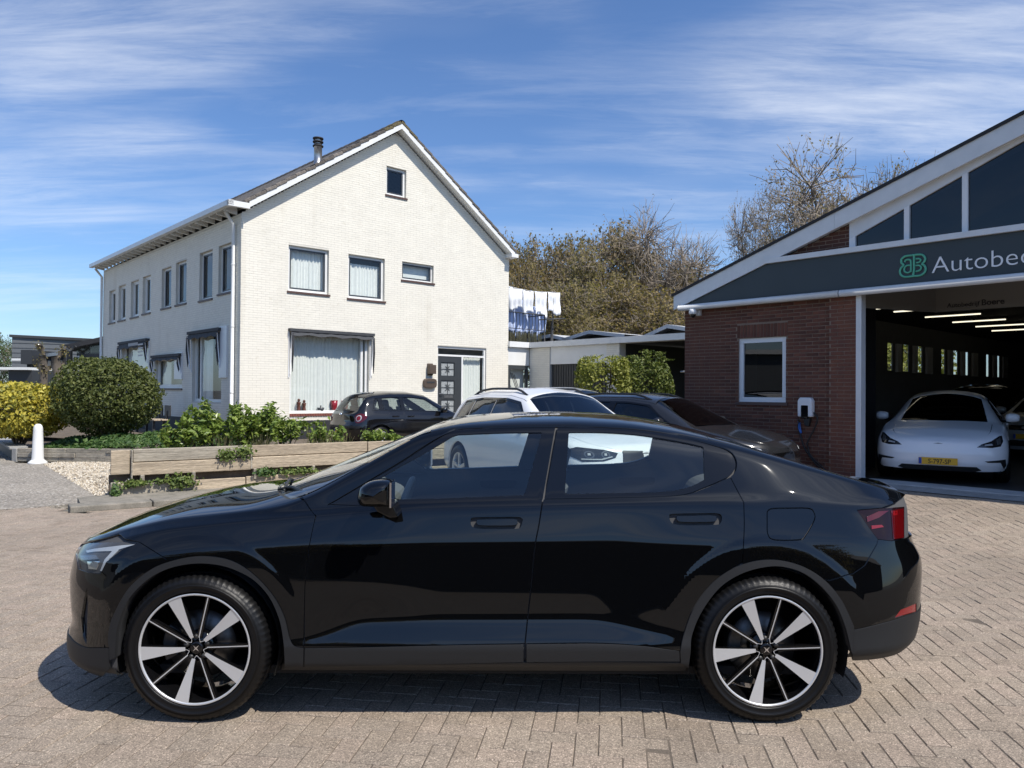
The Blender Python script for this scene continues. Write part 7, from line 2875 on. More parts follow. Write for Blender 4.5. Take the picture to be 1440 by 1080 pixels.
# roof, windscreen, rear window: between the top edge (key 8) and the middle line (key 9)
TE = lambda xs, k=8.03: np.array([D(x, k) for x in xs])
xs_w = np.linspace(-1.06, -.43, 16)
ws = cat(TE(xs_w, 8.06), np.array([D(x, k) for x, k in ((-.42, 8.15), (-.385, 8.35), (-.36, 8.6), (-.345, 8.8), (-.34, 9.0))]), cowl_mid[::-1][:-1] + np.array((0.012, 0)))
link('windscreen', patch_mesh('windscreen', [(*S.panel(ws, gap=0.002, centre=True, off=-0.003, flange=0, step=0.04), 0)], [M['car_glass']], both=True), car)
pil = cat(TE(np.linspace(-1.08, -.43, 16), 8.025), TE(np.linspace(-.43, -1.06, 16), 8.06))
xs_r = np.linspace(-.43, 1.02, 24)
rf = cat(TE(xs_r, 8.025), np.array([D(x, k) for x, k in ((1.0, 8.3), (.97, 8.6), (.96, 9.0))]), np.array([D(x, k) for x, k in ((-.34, 9.0), (-.345, 8.8), (-.36, 8.6), (-.385, 8.35), (-.42, 8.15))]))
link('roof', patch_mesh('roof', [(*S.panel(rf, gap=0.003, centre=True, step=0.05), 0)], [gloss], both=True), car)
rw_x = np.linspace(1.02, 1.93, 16)
rw = cat(TE(rw_x, 8.10), np.array([D(1.95, 8.3), D(1.96, 9.0)]), np.array([D(.96, 9.0), D(.97, 8.6), D(1.0, 8.3)]))
link('rear_window', patch_mesh('rear_window', [(*S.panel(rw, gap=0.003, centre=True, off=-0.003, flange=0, step=0.05), 0)], [M['car_glass']], both=True), car)
hatch = cat(TE(np.linspace(1.02, 2.12, 16), 8.03), np.array([D(2.19, 8.05), D(2.224, 8.06), D(2.2245, 9.0)]), np.array([D(1.965, 9.0), D(1.955, 8.3)]), TE(rw_x[::-1], 8.095))
link('tailgate', patch_mesh('tailgate', [(*S.panel(hatch, gap=0.003, centre=True, step=0.04), 0)], [paint], both=True), car)
# inner shell, black, with the same openings: what one sees through the gaps
sh_out = np.array([*[D(x, 0.05) for x in np.linspace(-2.38, 2.22, 60)], *[D(2.22, k) for k in np.linspace(.3, 9, 24)], *[D(x, 9.0) for x in np.linspace(2.2, -2.37, 60)], *[D(-2.38, k) for k in np.linspace(9, .3, 24)]])
arch_hole = lambda inn: cat(pxs(inn, 6), np.array([D(np.interp(pxs(inn[-1:] * 2, 6)[0][0], S.s, S.x), 0.12)]), np.array([D(np.interp(pxs(inn[:1] * 2, 6)[0][0], S.s, S.x), 0.12)]))
ws_h = cat(TE(xs_w, 8.09), np.array([D(-.43, 8.2), D(-.40, 8.5), D(-.36, 8.97)]), np.array([D(x, k) for x, k in ((-1.32, 8.97), (-1.28, 8.6), (-1.2, 8.3), (-1.1, 8.12))]))
rw_h = cat(TE(rw_x[1:-1], 8.14), np.array([D(1.90, 8.97), D(1.0, 8.97)]))
shell = S.panel(sh_out, [gf, gr, ws_h, rw_h, arch_hole(arch_f_in), arch_hole(arch_r_in)], gap=0, hole_gap=0.004, off=-0.016, flange=0, step=0.06, dense=0.03)
link('body_shell', patch_mesh('body_shell', [(*shell, 0)], [M['cabin']], both=True), car)
floor = MB()
floor.box(-2.0, 1.62, -.80, .80, .20, .24)
floor.box(1.6, 2.0, -.6, .6, .30, .34)
floor.box(-2.28, -1.98, -.55, .55, .20, .24)
floor.box(-2.3, -2.2, -.5, .5, .2, .7)
floor.build('underbody', [M['dark_void']], car)
for xc in (WF, WR):
    for sy in (-1, 1):
        mb = MB()
        n = 24
        ring = [(xc + .395 * math.cos(a), .352 + .395 * math.sin(a)) for a in np.linspace(-.35, math.pi + .35, n)]
        v = [(p[0], sy * .885, p[1]) for p in ring] + [(p[0], sy * .55, p[1]) for p in ring]
        mb.add(v, [(i, i + 1, n + i + 1, n + i) for i in range(n - 1)] + [tuple(range(n, 2 * n))], 0)
        mb.build('wheel_liner', [M['dark_void']], car)

# ---- wheels
Ro, Rr, Wt = .352, .264, .245
kit = {'n': 5}
kit['tyre'] = tyre_mesh('tyre', Ro, Rr + .004, Wt)
mb = MB()
h = Wt / 2
mb.lathe([(Rr + .004, -h + .014), (Rr - .004, -h + .012), (Rr - .010, -h + .022), (Rr - .018, -h + .05), (Rr - .03, .0), (Rr - .03, h - .03), (Rr + .004, h - .012)], 64, 'y')
mb.lathe([(.001, -h + .060), (.07, -h + .058), (.075, -h + .075), (.075, .02)], 32, 'y')
kit['barrel'] = mb.mesh('wheel', [gloss])
mb = MB()
mb.lathe([(Rr + .001, -h + .0105), (Rr - .0035, -h + .0085), (Rr - .0085, -h + .0105), (Rr - .0095, -h + .016)], 96, 'y')
kit['ring'] = mb.mesh('rim_ring', [M['silver']])
mb = MB()
mb.lathe([(.06, -.02), (.165, -.02), (.165, .0), (.06, .0)], 48, 'y', mi=0)
mb.lathe([(.165, -.018), (.168, -.010), (.165, -.002)], 48, 'y', mi=0)
kit['disc'] = mb.mesh('brake_disc', [M['steel']])
mb = MB()
cal = [(r * math.cos(a), r * math.sin(a)) for a in np.linspace(R(146), R(206), 7) for r in (.178,)] + [(r * math.cos(a), r * math.sin(a)) for a in np.linspace(R(206), R(146), 7) for r in (.112,)]
mb.prism(cal, 'y', -.052, .03)
kit['caliper'] = bevelled(mb.build('tmp', [M['cast_iron']]), .006, 1).data
bpy.data.objects.remove(bpy.data.objects['tmp'])
mb = MB()
mb.lathe([(.0, -h + .030), (.024, -h + .030), (.031, -h + .034), (.033, -h + .062)], 28, 'y', mi=0)
for k in range(4):        # four-pointed star of two facing arrows
    a = R(45 + 90 * k)
    tip = (.021 * math.cos(a), .021 * math.sin(a))
    l = (.0035 * math.cos(a + R(90)), .0035 * math.sin(a + R(90)))
    mb.add([(tip[0], -h + .0285, tip[1]), (l[0], -h + .0280, l[1]), (-l[0], -h + .0280, -l[1])], [(0, 1, 2)], 1)
kit['cap'] = mb.mesh('hub_cap', [gloss, M['chrome']])
mb = MB()
mb.lathe([(.0, -.012), (.0115, -.011), (.0125, .0), (.013, .012)], 12, 'y')
kit['nut'] = mb.mesh('wheel_nut', [M['cast_iron']])


def spoke_solid(mb, outline, face, depth, mi_face, mi_side):
    """outline: (radius along z', lateral) list; face(r) gives the face height, sides are black"""
    n = len(outline)
    top = [(lat, face(r), r) for r, lat in outline]
    bot = [(lat, face(r) + depth, r) for r, lat in outline]
    f0 = tuple(range(n))
    a = sum(top[i][0] * top[(i + 1) % n][2] - top[(i + 1) % n][0] * top[i][2] for i in range(n))
    # visible from -y: counter-clockwise in (x, z)
    f0 = f0 if a > 0 else f0[::-1]
    mb.add(top, [f0], mi_face)
    mb.add(top + bot, [(i, (i + 1) % n, n + (i + 1) % n, n + i) for i in range(n)], mi_side)


face = lambda r: -h + .012 + .026 * max(0, 1 - r / Rr) ** 1.2
rr = np.linspace(.052, Rr - .007, 9)
# blade along +z before rotation; lateral axis x
mb = MB()
wl = lambda r: .0080 + .025 * ((r - .05) / (Rr - .05)) ** 1.1
o1 = [(r, -wl(r) * 1.15) for r in rr] + [(r, wl(r) * .95) for r in rr[::-1]]
spoke_solid(mb, o1, face, .03, 0, 1)
kit['blade'] = mb.mesh('spoke_blade', [M['silver'], gloss])
mb = MB()
cs, sn = math.cos(R(36)), math.sin(R(36))
o2 = [(r, -.0026) for r in rr] + [(r, .0026) for r in rr[::-1]]
spoke_solid(mb, o2, face, .035, 0, 1)
# black web between hub and the thin spoke
o3 = [(r, -.010 - .006 * (.24 - r)) for r in rr] + [(r, .010) for r in rr[::-1]]
spoke_solid(mb, o3, lambda r: face(r) + .004, .03, 1, 1)
# silver curve that joins the thin spoke to its blade round the wheel nut
for sgn in (1, -1):
    arc = []
    for q in np.linspace(0, 1, 9):
        ang = R(0) + sgn * R(36) * q
        rad = .060 - .022 * math.sin(math.pi * min(1, q * 1.0)) if sgn > 0 else .052
        arc.append((rad * math.sin(ang), face(.05) - .0005, rad * math.cos(ang)))
    if sgn > 0:
        n_ = len(arc)
        inn = [(p[0] * .90, p[1], p[2] * .90) for p in arc]
        mb.add(arc + inn, [(i, n_ + i, n_ + i + 1, i + 1) for i in range(n_ - 1)], 0)
kit['spoke'] = mb.mesh('spoke', [M['silver'], gloss])

# angle of the blades: 112 degrees from +x, so turned back 22 degrees from vertical
for (xc, sy) in ((WF, -1), (WR, -1), (WF, 1), (WR, 1)):
    o = link('wheel', kit['barrel'], car)
    o.location = (xc, sy * (.913 - h), Ro - .004)
    o.rotation_euler = (0, 0, 0 if sy < 0 else math.pi)
    for nm in ('tyre', 'brake_disc', 'brake_caliper', 'rim_ring', 'hub_cap'):
        link(nm, kit[{'tyre': 'tyre', 'brake_disc': 'disc', 'brake_caliper': 'caliper', 'rim_ring': 'ring', 'hub_cap': 'cap'}[nm]], o)
    for k in range(5):
        a = R(-22 + 72 * k)
        link('spoke_blade', kit['blade'], o).rotation_euler = (0, a, 0)
        link('spoke', kit['spoke'], o).rotation_euler = (0, a + R(36), 0)
        q = link('wheel_nut', kit['nut'], o)
        b = a + R(18)
        q.location = (.052 * math.sin(b), -h + .047, .052 * math.cos(b))

# ---- mirror
mir_pts = [(505, 690), (508, 684), (520, 677), (535, 674.5), (548, 676), (551, 680), (551.5, 695), (551, 710), (545, 712), (512, 712), (504.5, 707), (503, 699)]
depth_m = 3.52
mpx = [np.array(car_m.inverted() @ at_depth(x_, y_, depth_m)) for x_, y_ in spline(mir_pts + mir_pts[:1], 4)[:-1]]
for sy in (-1, 1):
    cen = np.mean(mpx, 0)
    mb = MB()
    rings = []
    n = len(mpx)
    for dy, sc_ in ((-.085, .0), (-.078, .45), (-.055, .80), (-.02, .97), (.03, 1.0), (.08, .97), (.11, .85)):
        rings.append([(cen[0] + (p[0] - cen[0]) * sc_, sy * -(cen[1] + dy), cen[2] + (p[2] - cen[2]) * sc_) for p in mpx])
    v = [q for r_ in rings for q in r_]
    f = [(i * n + k, i * n + (k + 1) % n, (i + 1) * n + (k + 1) % n, (i + 1) * n + k) for i in range(len(rings) - 1) for k in range(n)] + [tuple(range((len(rings) - 1) * n, len(rings) * n))]
    mb.add(v, f, 0, True)
    mo = fixed_normals(mb.build('wing_mirror', [paint], car))
    mb = MB()
    y0 = -sy * (cen[1] + .03)
    zb = min(p[2] for p in mpx)
    ft = [(cen[0] - .03, zb + .01), (cen[0] + .075, zb + .01), (cen[0] + .10, zb - .055), (cen[0] + .06, zb - .06), (cen[0], zb - .03)]
    mb.prism(ft, 'y', sy * .80, sy * (abs(cen[1]) - .035), 0)
    bevelled(mb.build('mirror_foot', [M['gloss_black']], mo), .008, 2)
    mb = MB()
    rim = rings[4]
    sx = max(p[0] for p in rim)
    mb.obox((sx - .003, -sy * (cen[1] + .02), cen[2]), (.004, 0, 0), (0, .062, 0), (0, 0, .058))
    mb.build('mirror_glass', [M['chrome']], mo)

# ---- inside
def seat(x, y, parent):
    s_ = bevelled(MB().obox((x, y, .48), (.26, 0, -.02), (0, .25, 0), (.01, 0, .08)).build('seat', [M['seat']], parent), .05, 3)
    bk = MB()
    bk.obox((x + .34, y, .78), (.065, 0, .02), (0, .235, 0), (.12, 0, .31))
    bevelled(bk.build('seat_back', [M['seat']], s_), .05, 3)
    hd = MB()
    hd.obox((x + .475, y, 1.195), (.045, 0, .01), (0, .13, 0), (.02, 0, .085))
    bevelled(hd.build('headrest', [M['seat']], s_), .035, 3)


seat(-.22, -.37, car)
seat(-.22, .37, car)
mb = MB()
mb.obox((.80, 0, .50), (.28, 0, 0), (0, .64, 0), (0, 0, .08))
mb.obox((1.14, 0, .78), (.07, 0, .02), (0, .63, 0), (.14, 0, .25))
bevelled(mb.build('rear_bench', [M['seat']], car), .05, 3)
mb = MB()
mb.prism([(-1.15, .75), (-1.1, .98), (-.88, 1.0), (-.72, .93), (-.70, .72)], 'y', -.70, .70)
bevelled(mb.build('dashboard', [M['trim_grey']], car), .03, 2)
mb = MB()
cc = Vector((-.60, -.37, .93))
ax = Vector((.30, 0, .95)).normalized()
ay = Vector((0, 1, 0))
nrm = ax.cross(ay)
mb.tube([cc + (ax * math.cos(t) + ay * math.sin(t)) * .178 for t in np.linspace(0, 2 * math.pi, 33)], .016, 8, caps=False)
for t in (0.0, math.pi * .5, math.pi, math.pi * 1.5):
    mb.tube([cc, cc + (ax * math.cos(t) + ay * math.sin(t)) * .17], .018, 6)
mb.build('steering_wheel', [M['trim_grey']], car)
# wiper arms at the foot of the windscreen
for (xa, ya, xb, yb) in ((-1.28, -.35, -1.06, -.62), (-1.33, .1, -1.22, -.45)):
    mb = MB()
    za, zb = 1.038, 1.055
    mb.tube([(xa, ya, za), ((xa + xb) / 2, (ya + yb) / 2, za + .03), (xb, yb, zb)], .009, 6)
    mb.build('wiper', [M['black_plastic']], car)
# ================================================================ the other vehicles
def car_paint(name, col, rough=.08, metal=0.0, coat=.5):
    return mat(name, col, rough, metal=metal, coat=coat)


M['paint_white'] = car_paint('paint_white', (.72, .73, .74), .25)
M['paint_white2'] = car_paint('paint_white2', (.84, .85, .86), .22)
M['paint_black2'] = car_paint('paint_black2', (.006, .006, .007), .07)
M['paint_grey'] = car_paint('paint_grey', (.022, .023, .026), .20, metal=.25)
M['paint_silver'] = car_paint('paint_silver', (.50, .51, .52), .30, metal=.35)
M['tint_glass'] = glass_mat('tint_glass', (.10, .12, .14), 1.65)
M['mid_glass'] = glass_mat('mid_glass', (.62, .68, .67), 1.6)
M['lamp_dark'] = mat('lamp_dark', (.02, .021, .024), .1, coat=.5)


def small_wheels(t, axles, Wh, Ro, Rr, style, rimcol):
    tw = .21
    kitm = {}
    kitm['tyre'] = tyre_mesh('tyre', Ro, Rr, tw, 40)
    h = tw / 2
    mb = MB()
    mb.lathe([(Rr, -h + .014), (Rr - .012, -h + .016), (Rr - .02, -h + .05), (Rr - .03, .03)], 40, 'y', mi=0)
    mb.lathe([(.0, -h + .02), (.05, -h + .022), (.06, -h + .035), (.06, .0)], 24, 'y', mi=0)
    mb.lathe([(.06, -.01), (Rr - .03, -.01)], 32, 'y', mi=1)
    n = style
    for k in range(n):
        a = 2 * math.pi * k / n + .3
        ca, sa = math.cos(a), math.sin(a)
        pts2 = [(.045, -.022), (Rr - .012, -.030), (Rr - .012, .030), (.045, .022)]
        v = []
        for dy in (-h + .020, -h + .05):
            for r_, l_ in pts2:
                v.append((r_ * ca - l_ * sa, dy, r_ * sa + l_ * ca))
        mb.add(v, [(0, 1, 2, 3), (7, 6, 5, 4), (0, 4, 5, 1), (1, 5, 6, 2), (2, 6, 7, 3), (3, 7, 4, 0)], 0)
    kitm['rim'] = mb.mesh('rim', [rimcol, M['dark_void']])
    for xc in axles:
        for sy in (-1, 1):
            o = link('wheel', kitm['tyre'], t)
            o.location = (xc, sy * (Wh - .005 - h), Ro - .003)
            o.rotation_euler = (0, 0, 0 if sy < 0 else math.pi)
            link('rim', kitm['rim'], o)


CAR_SHAPES = {
    'hatch': dict(L=3.92, W=.825, axle=(.79, 3.255), Ro=.30, Rr=.20, zs=.22,
        zt=[(0, .66), (.12, .74), (.55, .86), (.95, .95), (1.75, 1.395), (2.2, 1.458), (2.8, 1.462), (3.3, 1.425), (3.52, 1.375), (3.80, .97), (3.92, .90)],
        zr=[(0, .645), (.12, .72), (.55, .84), (.95, .92), (1.75, 1.325), (2.2, 1.385), (2.8, 1.385), (3.3, 1.345), (3.5, 1.29), (3.78, .955), (3.92, .88)],
        yr=[(0, .60), (.95, .665), (1.75, .565), (2.5, .55), (3.4, .545), (3.7, .60), (3.92, .63)],
        zb=[(0, .60), (.5, .80), (.95, .88), (2.0, .915), (3.4, .945), (3.92, .86)],
        win=[(1.12, 1.86, 2.52), (2.60, 2.62, 3.13), (3.2, 3.24, 3.42)], doors=[(1.02, 1.1, 2.55), (2.58, 2.58, 3.0)], ws=(1.0, 1.72), rw=(3.53, 3.79), front=(.55, .55, 2.4), rear=(3.50, .42, 3.2)),
    'suv': dict(L=4.65, W=.935, axle=(.88, 3.69), Ro=.365, Rr=.245, zs=.27,
        zt=[(0, .86), (.10, .94), (.6, 1.03), (1.2, 1.10), (2.05, 1.575), (2.5, 1.64), (3.3, 1.645), (4.0, 1.595), (4.22, 1.54), (4.5, 1.12), (4.65, 1.0)],
        zr=[(0, .83), (.10, .91), (.6, 1.0), (1.2, 1.06), (2.05, 1.49), (2.5, 1.55), (3.3, 1.55), (4.0, 1.49), (4.2, 1.43), (4.47, 1.08), (4.65, .97)],
        yr=[(0, .72), (1.2, .76), (2.05, .645), (2.7, .635), (4.0, .61), (4.3, .66), (4.65, .70)],
        zb=[(0, .78), (.5, .95), (1.2, 1.01), (2.3, 1.045), (4.0, 1.075), (4.65, .95)],
        win=[(1.38, 2.15, 2.86), (2.95, 2.98, 3.62), (3.72, 3.74, 4.12)], doors=[(1.3, 1.36, 2.9), (2.93, 2.93, 3.45)], ws=(1.24, 2.0), rw=(4.24, 4.48), front=(.62, .62, 2.6), rear=(4.15, .50, 3.0)),
    'wagon': dict(L=4.62, W=.90, axle=(.90, 3.60), Ro=.33, Rr=.225, zs=.22,
        zt=[(0, .69), (.12, .77), (.7, .915), (1.25, .99), (2.1, 1.415), (2.6, 1.475), (3.4, 1.48), (4.1, 1.435), (4.28, 1.385), (4.5, 1.0), (4.62, .9)],
        zr=[(0, .665), (.12, .745), (.7, .885), (1.25, .955), (2.1, 1.335), (2.6, 1.395), (3.4, 1.395), (4.05, 1.345), (4.25, 1.29), (4.47, .97), (4.62, .88)],
        yr=[(0, .67), (1.25, .72), (2.1, .60), (2.7, .59), (4.0, .58), (4.3, .64), (4.62, .68)],
        zb=[(0, .62), (.5, .82), (1.25, .915), (2.3, .95), (4.0, .985), (4.62, .87)],
        win=[(1.43, 2.2, 2.86), (2.95, 2.98, 3.62), (3.72, 3.74, 4.15)], doors=[(1.36, 1.4, 2.9), (2.93, 2.93, 3.4)], ws=(1.28, 2.05), rw=(4.30, 4.48), front=(.65, .65, 2.3), rear=(4.15, .47, 3.0)),
    'saloon': dict(L=4.69, W=.925, axle=(.87, 3.745), Ro=.335, Rr=.24, zs=.20,
        zt=[(0, .64), (.08, .70), (.5, .825), (1.0, .915), (1.2, .96), (2.15, 1.375), (2.6, 1.435), (2.95, 1.435), (3.45, 1.355), (4.05, 1.14), (4.35, 1.075), (4.6, 1.06), (4.69, 1.0)],
        zr=[(0, .61), (.08, .66), (.5, .79), (1.0, .88), (1.2, .92), (2.15, 1.29), (2.6, 1.345), (2.95, 1.34), (3.45, 1.26), (4.05, 1.06), (4.35, 1.0), (4.69, .93)],
        yr=[(0, .70), (1.1, .74), (2.15, .60), (2.8, .585), (3.6, .60), (4.1, .64), (4.69, .66)],
        zb=[(0, .56), (.4, .74), (1.1, .87), (2.3, .92), (3.8, .97), (4.69, .90)],
        win=[(1.36, 2.2, 2.9), (2.98, 3.0, 3.65)], doors=[(1.28, 1.33, 2.93), (2.96, 2.96, 3.5)], ws=(1.2, 2.1), rw=(3.2, 4.1), front=(.62, .62, 2.5), rear=(4.05, .64, 2.8)),
}


def make_car(kind, label, category, loc, rotz, group, body, glass, nose_fn=None, tail_fn=None, trim=None, rails=False, rim_n=5, rimcol=None, seats=True, rear_glass=None, name='parked_car'):
    c = CAR_SHAPES[kind]
    L, W = c['L'], c['W']
    o = L / 2
    sh = lambda pts: [(x - o, v) for x, v in pts]
    t = thing(name, label, category, loc, rotz, group)
    zb = c['zb']
    zs = c['zs']
    lerpz = lambda f, a=zs + .12: [(x, a + (z - a) * f) for x, z in zb]
    yk = lambda d: [(0, W - d - .03), (.9, W - d), (L - .9, W - d), (L, W - d - .04)]
    keys = [(sh(yk(.06)), sh([(0, zs), (L, zs + .05)])), (sh(yk(.01)), sh([(0, zs + .10), (L, zs + .14)])), (sh(yk(.0)), sh(lerpz(.33))), (sh(yk(.015)), sh(lerpz(.68))),
            (sh(yk(.05)), sh([(x, z - .05) for x, z in zb])), (sh(yk(.085)), sh(zb)), (sh(c['yr']), sh(c['zr']))]
    fx0, fl, fn = c['front']
    rx0, rl, rn = c['rear']
    nose = [(.1, .14), (zs, .06), (zs + .12, .0), (.45, -.01), (.6, .01), (.75, .05), (1.0, .08)]
    tail = [(.1, -.18), (zs, -.10), (zs + .12, .0), (.5, .03), (.62, .03), (.72, -.01), (1.0, -.01), (1.4, -.01)]
    s = Surf(-o, o, keys, sh(c['zt']), (fx0 - o, fl, fn), (rx0 - o, rl, rn), nose, tail, N=260, per=10, su=2.4, top_n=18, dens=.84, sx=.04)
    s.set_view(lambda P: P[:, [0, 2]], None, jmax=s.jk(6))
    Dk = s.dom
    X = lambda x: x - o
    K = s.K
    kb, kr = 5, 6
    def ring(x0, x1, k, n=14):
        return [Dk(X(x), k) for x in np.linspace(x0, x1, n)]
    holes = []
    for a in c['axle']:
        R_ = c['Ro'] + .055
        ang = np.linspace(R(-12), R(192), 26)
        arc = s.pick([(X(a) + R_ * math.cos(q), c['Ro'] + R_ * math.sin(q)) for q in ang])
        arc = np.vstack((arc, [[arc[-1][0], -.05], [arc[0][0], -.05]]))
        holes.append(arc)
    wins = []
    for (x0, x1, x2) in c['win']:
        last = (x0, x1, x2) == c['win'][-1]
        xe = x2 - .12 if last else x2 - .02
        wins.append(np.array(ring(x0 if x1 - x0 > .3 else x1, x2, kb + .10, 10) + ring(xe, x1, kr - .16, 8)))
    doors = []
    for (x0, x1, x2) in c['doors']:
        low = .6
        pts_ = ring(x0, x2, low, 12) + [Dk(X(x2 - .0), k) for k in np.linspace(low, kb - .05, 8)][1:] + ring(x2, x1, kb - .05, 12)[1:] + [Dk(X(x0), k) for k in np.linspace(kb - .3, low, 6)][:-1]
        doors.append(np.array(pts_))
    e = 1e-6
    outer = np.array(ring(e, L - e, .02, 70) + [Dk(X(L - e), k) for k in np.linspace(.3, kr, 14)] + ring(L - e, e, kr + .02, 70)[1:] + [Dk(X(e), k) for k in np.linspace(kr, .3, 14)])
    sp = s.panel(outer, [*holes, *wins, *doors], gap=0, hole_gap=.0025, flange=.03, step=.06, dense=.04)
    link('body_side', patch_mesh('body_side', [(*sp, 0)], [body]), t)
    link('body_side', patch_mesh('body_side', [(*sp, 0)], [body], mirror=True), t)
    dobj = []
    for d in doors:
        pv = s.panel(d, [h for h in holes], gap=.0025, hole_gap=.0025, flange=.02, step=.06, dense=.04)
        for mir in (False, True):
            do = link('door', patch_mesh('door', [(*pv, 0)], [body], mirror=mir), t)
            dobj.append(do)
            xm = d[:, 0].max()
            hb = MB()
            xx = np.interp(xm, s.s, s.x) - .17
            q = s.at(np.array([Dk(xx, 3.75)]))[0]
            hb.obox((q[0], (q[1] - .012) * (-1 if mir else 1), q[2]), (.095, 0, 0), (0, .018, 0), (0, 0, .016))
            bevelled(hb.build('door_handle', [body], do), .008, 1)
    for w_ in wins:
        pv = s.panel(w_, gap=-.004, off=-.008, flange=0, step=.08, dense=.05)
        for mir in (False, True):
            link('window_glass', patch_mesh('window_glass', [(*pv, 0)], [glass], mirror=mir), t)
    # black surround of the side glass
    fr = np.array(ring(c['win'][0][0] - .10, c['win'][-1][2] + .03, kb + .02, 24) + ring(c['win'][-1][2] - .10, c['win'][0][1] - .05, kr - .08, 24))
    pv = s.panel(fr, wins, gap=0, hole_gap=0, off=.002, flange=0, step=.06, dense=.04)
    link('window_frame', patch_mesh('window_frame', [(*pv, 0)], [M['gloss_black']]), t)
    link('window_frame', patch_mesh('window_frame', [(*pv, 0)], [M['gloss_black']], mirror=True), t)
    # top: bonnet, windscreen, roof, rear window, tailgate
    w0, w1 = c['ws']
    q0, q1 = c['rw']
    kt = kr + .03
    rag = np.linspace
    def top(nm, x0, x1, mt, off=0.0, k0=kt, cv0=0.0, cv1=0.0, flange=.012):
        ks = rag(k0, kr + 1, 6)
        f = lambda k: ((k - k0) / (kr + 1 - k0))
        poly = np.array(ring(x0, x1, k0, 22) + [Dk(X(x1 + cv1 * f(k) ** .7), k) for k in ks][1:] + [Dk(X(x0 + cv0 * f(k) ** .7), k) for k in ks[::-1]][:-1])
        pv = s.panel(poly, gap=.003, off=off, flange=flange, centre=True, step=.06, dense=.04)
        return link(nm, patch_mesh(nm, [(*pv, 0)], [mt], both=True), t)
    top('bonnet', .002, w0 - .03, body, cv0=-.016, cv1=-.10)
    top('windscreen', w0, w1, glass if kind != 'hatch' else M['mid_glass'], -.002, kr + .10, -.10, .10, 0)
    top('roof', w1 + .005, q0 - .005, trim or body, cv0=.10, cv1=.05)
    top('rear_window', q0, q1, rear_glass or glass, -.002, kr + .12, .05, .01, 0)
    top('tailgate', q1 + .01, L - .001, body)
    for x0, x1 in ((w0 - .03, w1), (q0, q1 + .01)):
        pv = s.panel(np.array(ring(x0, x1, kr + .02, 20) + ring(x1, x0, kr + .115, 20)), gap=0, flange=.01, step=.05, dense=.04)
        link('pillar', patch_mesh('pillar', [(*pv, 0)], [body]), t)
        link('pillar', patch_mesh('pillar', [(*pv, 0)], [body], mirror=True), t)
    # inside, floor, wheel housings
    shell = S_inner = s.panel(outer, [*holes, *wins], gap=0, hole_gap=.004, off=-.03, flange=0, step=.1, dense=.08)
    link('body_shell', patch_mesh('body_shell', [(*shell, 0)], [M['dark_void']], both=True), t)
    mb = MB()
    mb.box(X(.35), X(L - .3), -W + .12, W - .12, zs - .02, zs + .03)
    mb.box(X(.35), X(w0 + .1), -W + .2, W - .2, zs, .62)
    mb.build('underbody', [M['dark_void']], t)
    if seats:
        bz = np.interp(L / 2, [p[0] for p in zb], [p[1] for p in zb])
        for (xs_, ys_) in ((1.95, -.36), (1.95, .36), (2.85, -.4), (2.85, .4)):
            b_ = MB()
            b_.obox((X(xs_ + .33), ys_, bz - .15), (.06, 0, .02), (0, .23, 0), (.10, 0, .30))
            so = bevelled(b_.build('seat', [M['seat']], t), .04, 2)
            b_ = MB()
            b_.obox((X(xs_ + .46), ys_, bz + .24), (.045, 0, .01), (0, .125, 0), (.02, 0, .085))
            bevelled(b_.build('headrest', [M['seat']], so), .03, 2)
    small_wheels(t, [X(a) for a in c['axle']], W, c['Ro'], c['Rr'], rim_n, rimcol or M['silver'])
    for sy in (-1, 1):
        mb = MB()
        xm = X(c['win'][0][0] + .30)
        zm = np.interp(c['win'][0][0] + .3, [p[0] for p in zb], [p[1] for p in zb]) + .09
        mb.lathe([(.0, -.13), (.06, -.12), (.085, -.05), (.088, .05), (.07, .12), (.0, .13)], 14, 'y', (0, 0, 0))
        mv = mb.mesh('wing_mirror', [body])
        mo = link('wing_mirror', mv, t)
        mo.location = (xm, sy * (W + .04), zm)
        mo.scale = (.8, .75, .85)
        mb = MB()
        mb.obox((xm + .03, sy * (W - .07), zm - .06), (.035, 0, 0), (0, .09, 0), (0, 0, .02))
        mb.build('mirror_foot', [M['gloss_black']], mo)
        mo.data.update()
        for ch in mo.children:
            ch.matrix_parent_inverse = Matrix.Identity(4)
            ch.location = (0, 0, 0)
            ch.data.transform(Matrix.Diagonal((1 / .8, 1 / .75, 1 / .85, 1)) @ Matrix.Translation((-xm, -sy * (W + .04), -zm)))
    if rails:
        for sy in (-1, 1):
            mb = MB()
            pts3 = []
            x0, x1 = w1 + .15, q0 - .25
            for f in np.linspace(0, 1, 12):
                x = x0 + (x1 - x0) * f
                q = s.at(np.array([Dk(X(x), kr + .18)]))[0]
                lift = .055 * min(1, 8 * f, 8 * (1 - f)) - .01
                pts3.append((q[0], sy * abs(q[1]), q[2] + lift))
            mb.tube(pts3, .018, 8)
            mb.build('roof_rail', [M['black_plastic']], t)
    # front and rear details: outlines in the front (or rear) view
    def face_view(front):
        tr = s.P.reshape(-1, 3)[:, [1, 2]].reshape(s.N_, s.M_, 2)
        s.tr = tr
        f = (s.Nn[..., 0] < -.06) if front else (s.Nn[..., 0] > .06)
        half = s.N_ // 2
        if front: f[half:] = False
        else: f[:half] = False
        s.face = f
    def deco(nm, poly, mt, off=.004, flange=.012, both=False, mirror=True, smooth=False, par=None):
        pts_ = s.pick(spline(poly + poly[:1], .03)[:-1] if smooth else line(poly + poly[:1], .03)[:-1])
        pv = s.panel(pts_, gap=0, off=off, flange=flange, step=.05, dense=.02)
        r1 = link(nm, patch_mesh(nm, [(*pv, 0)], [mt]), par or t)
        r2 = link(nm, patch_mesh(nm, [(*pv, 0)], [mt], mirror=True), par or t) if mirror else None
        return r1, r2
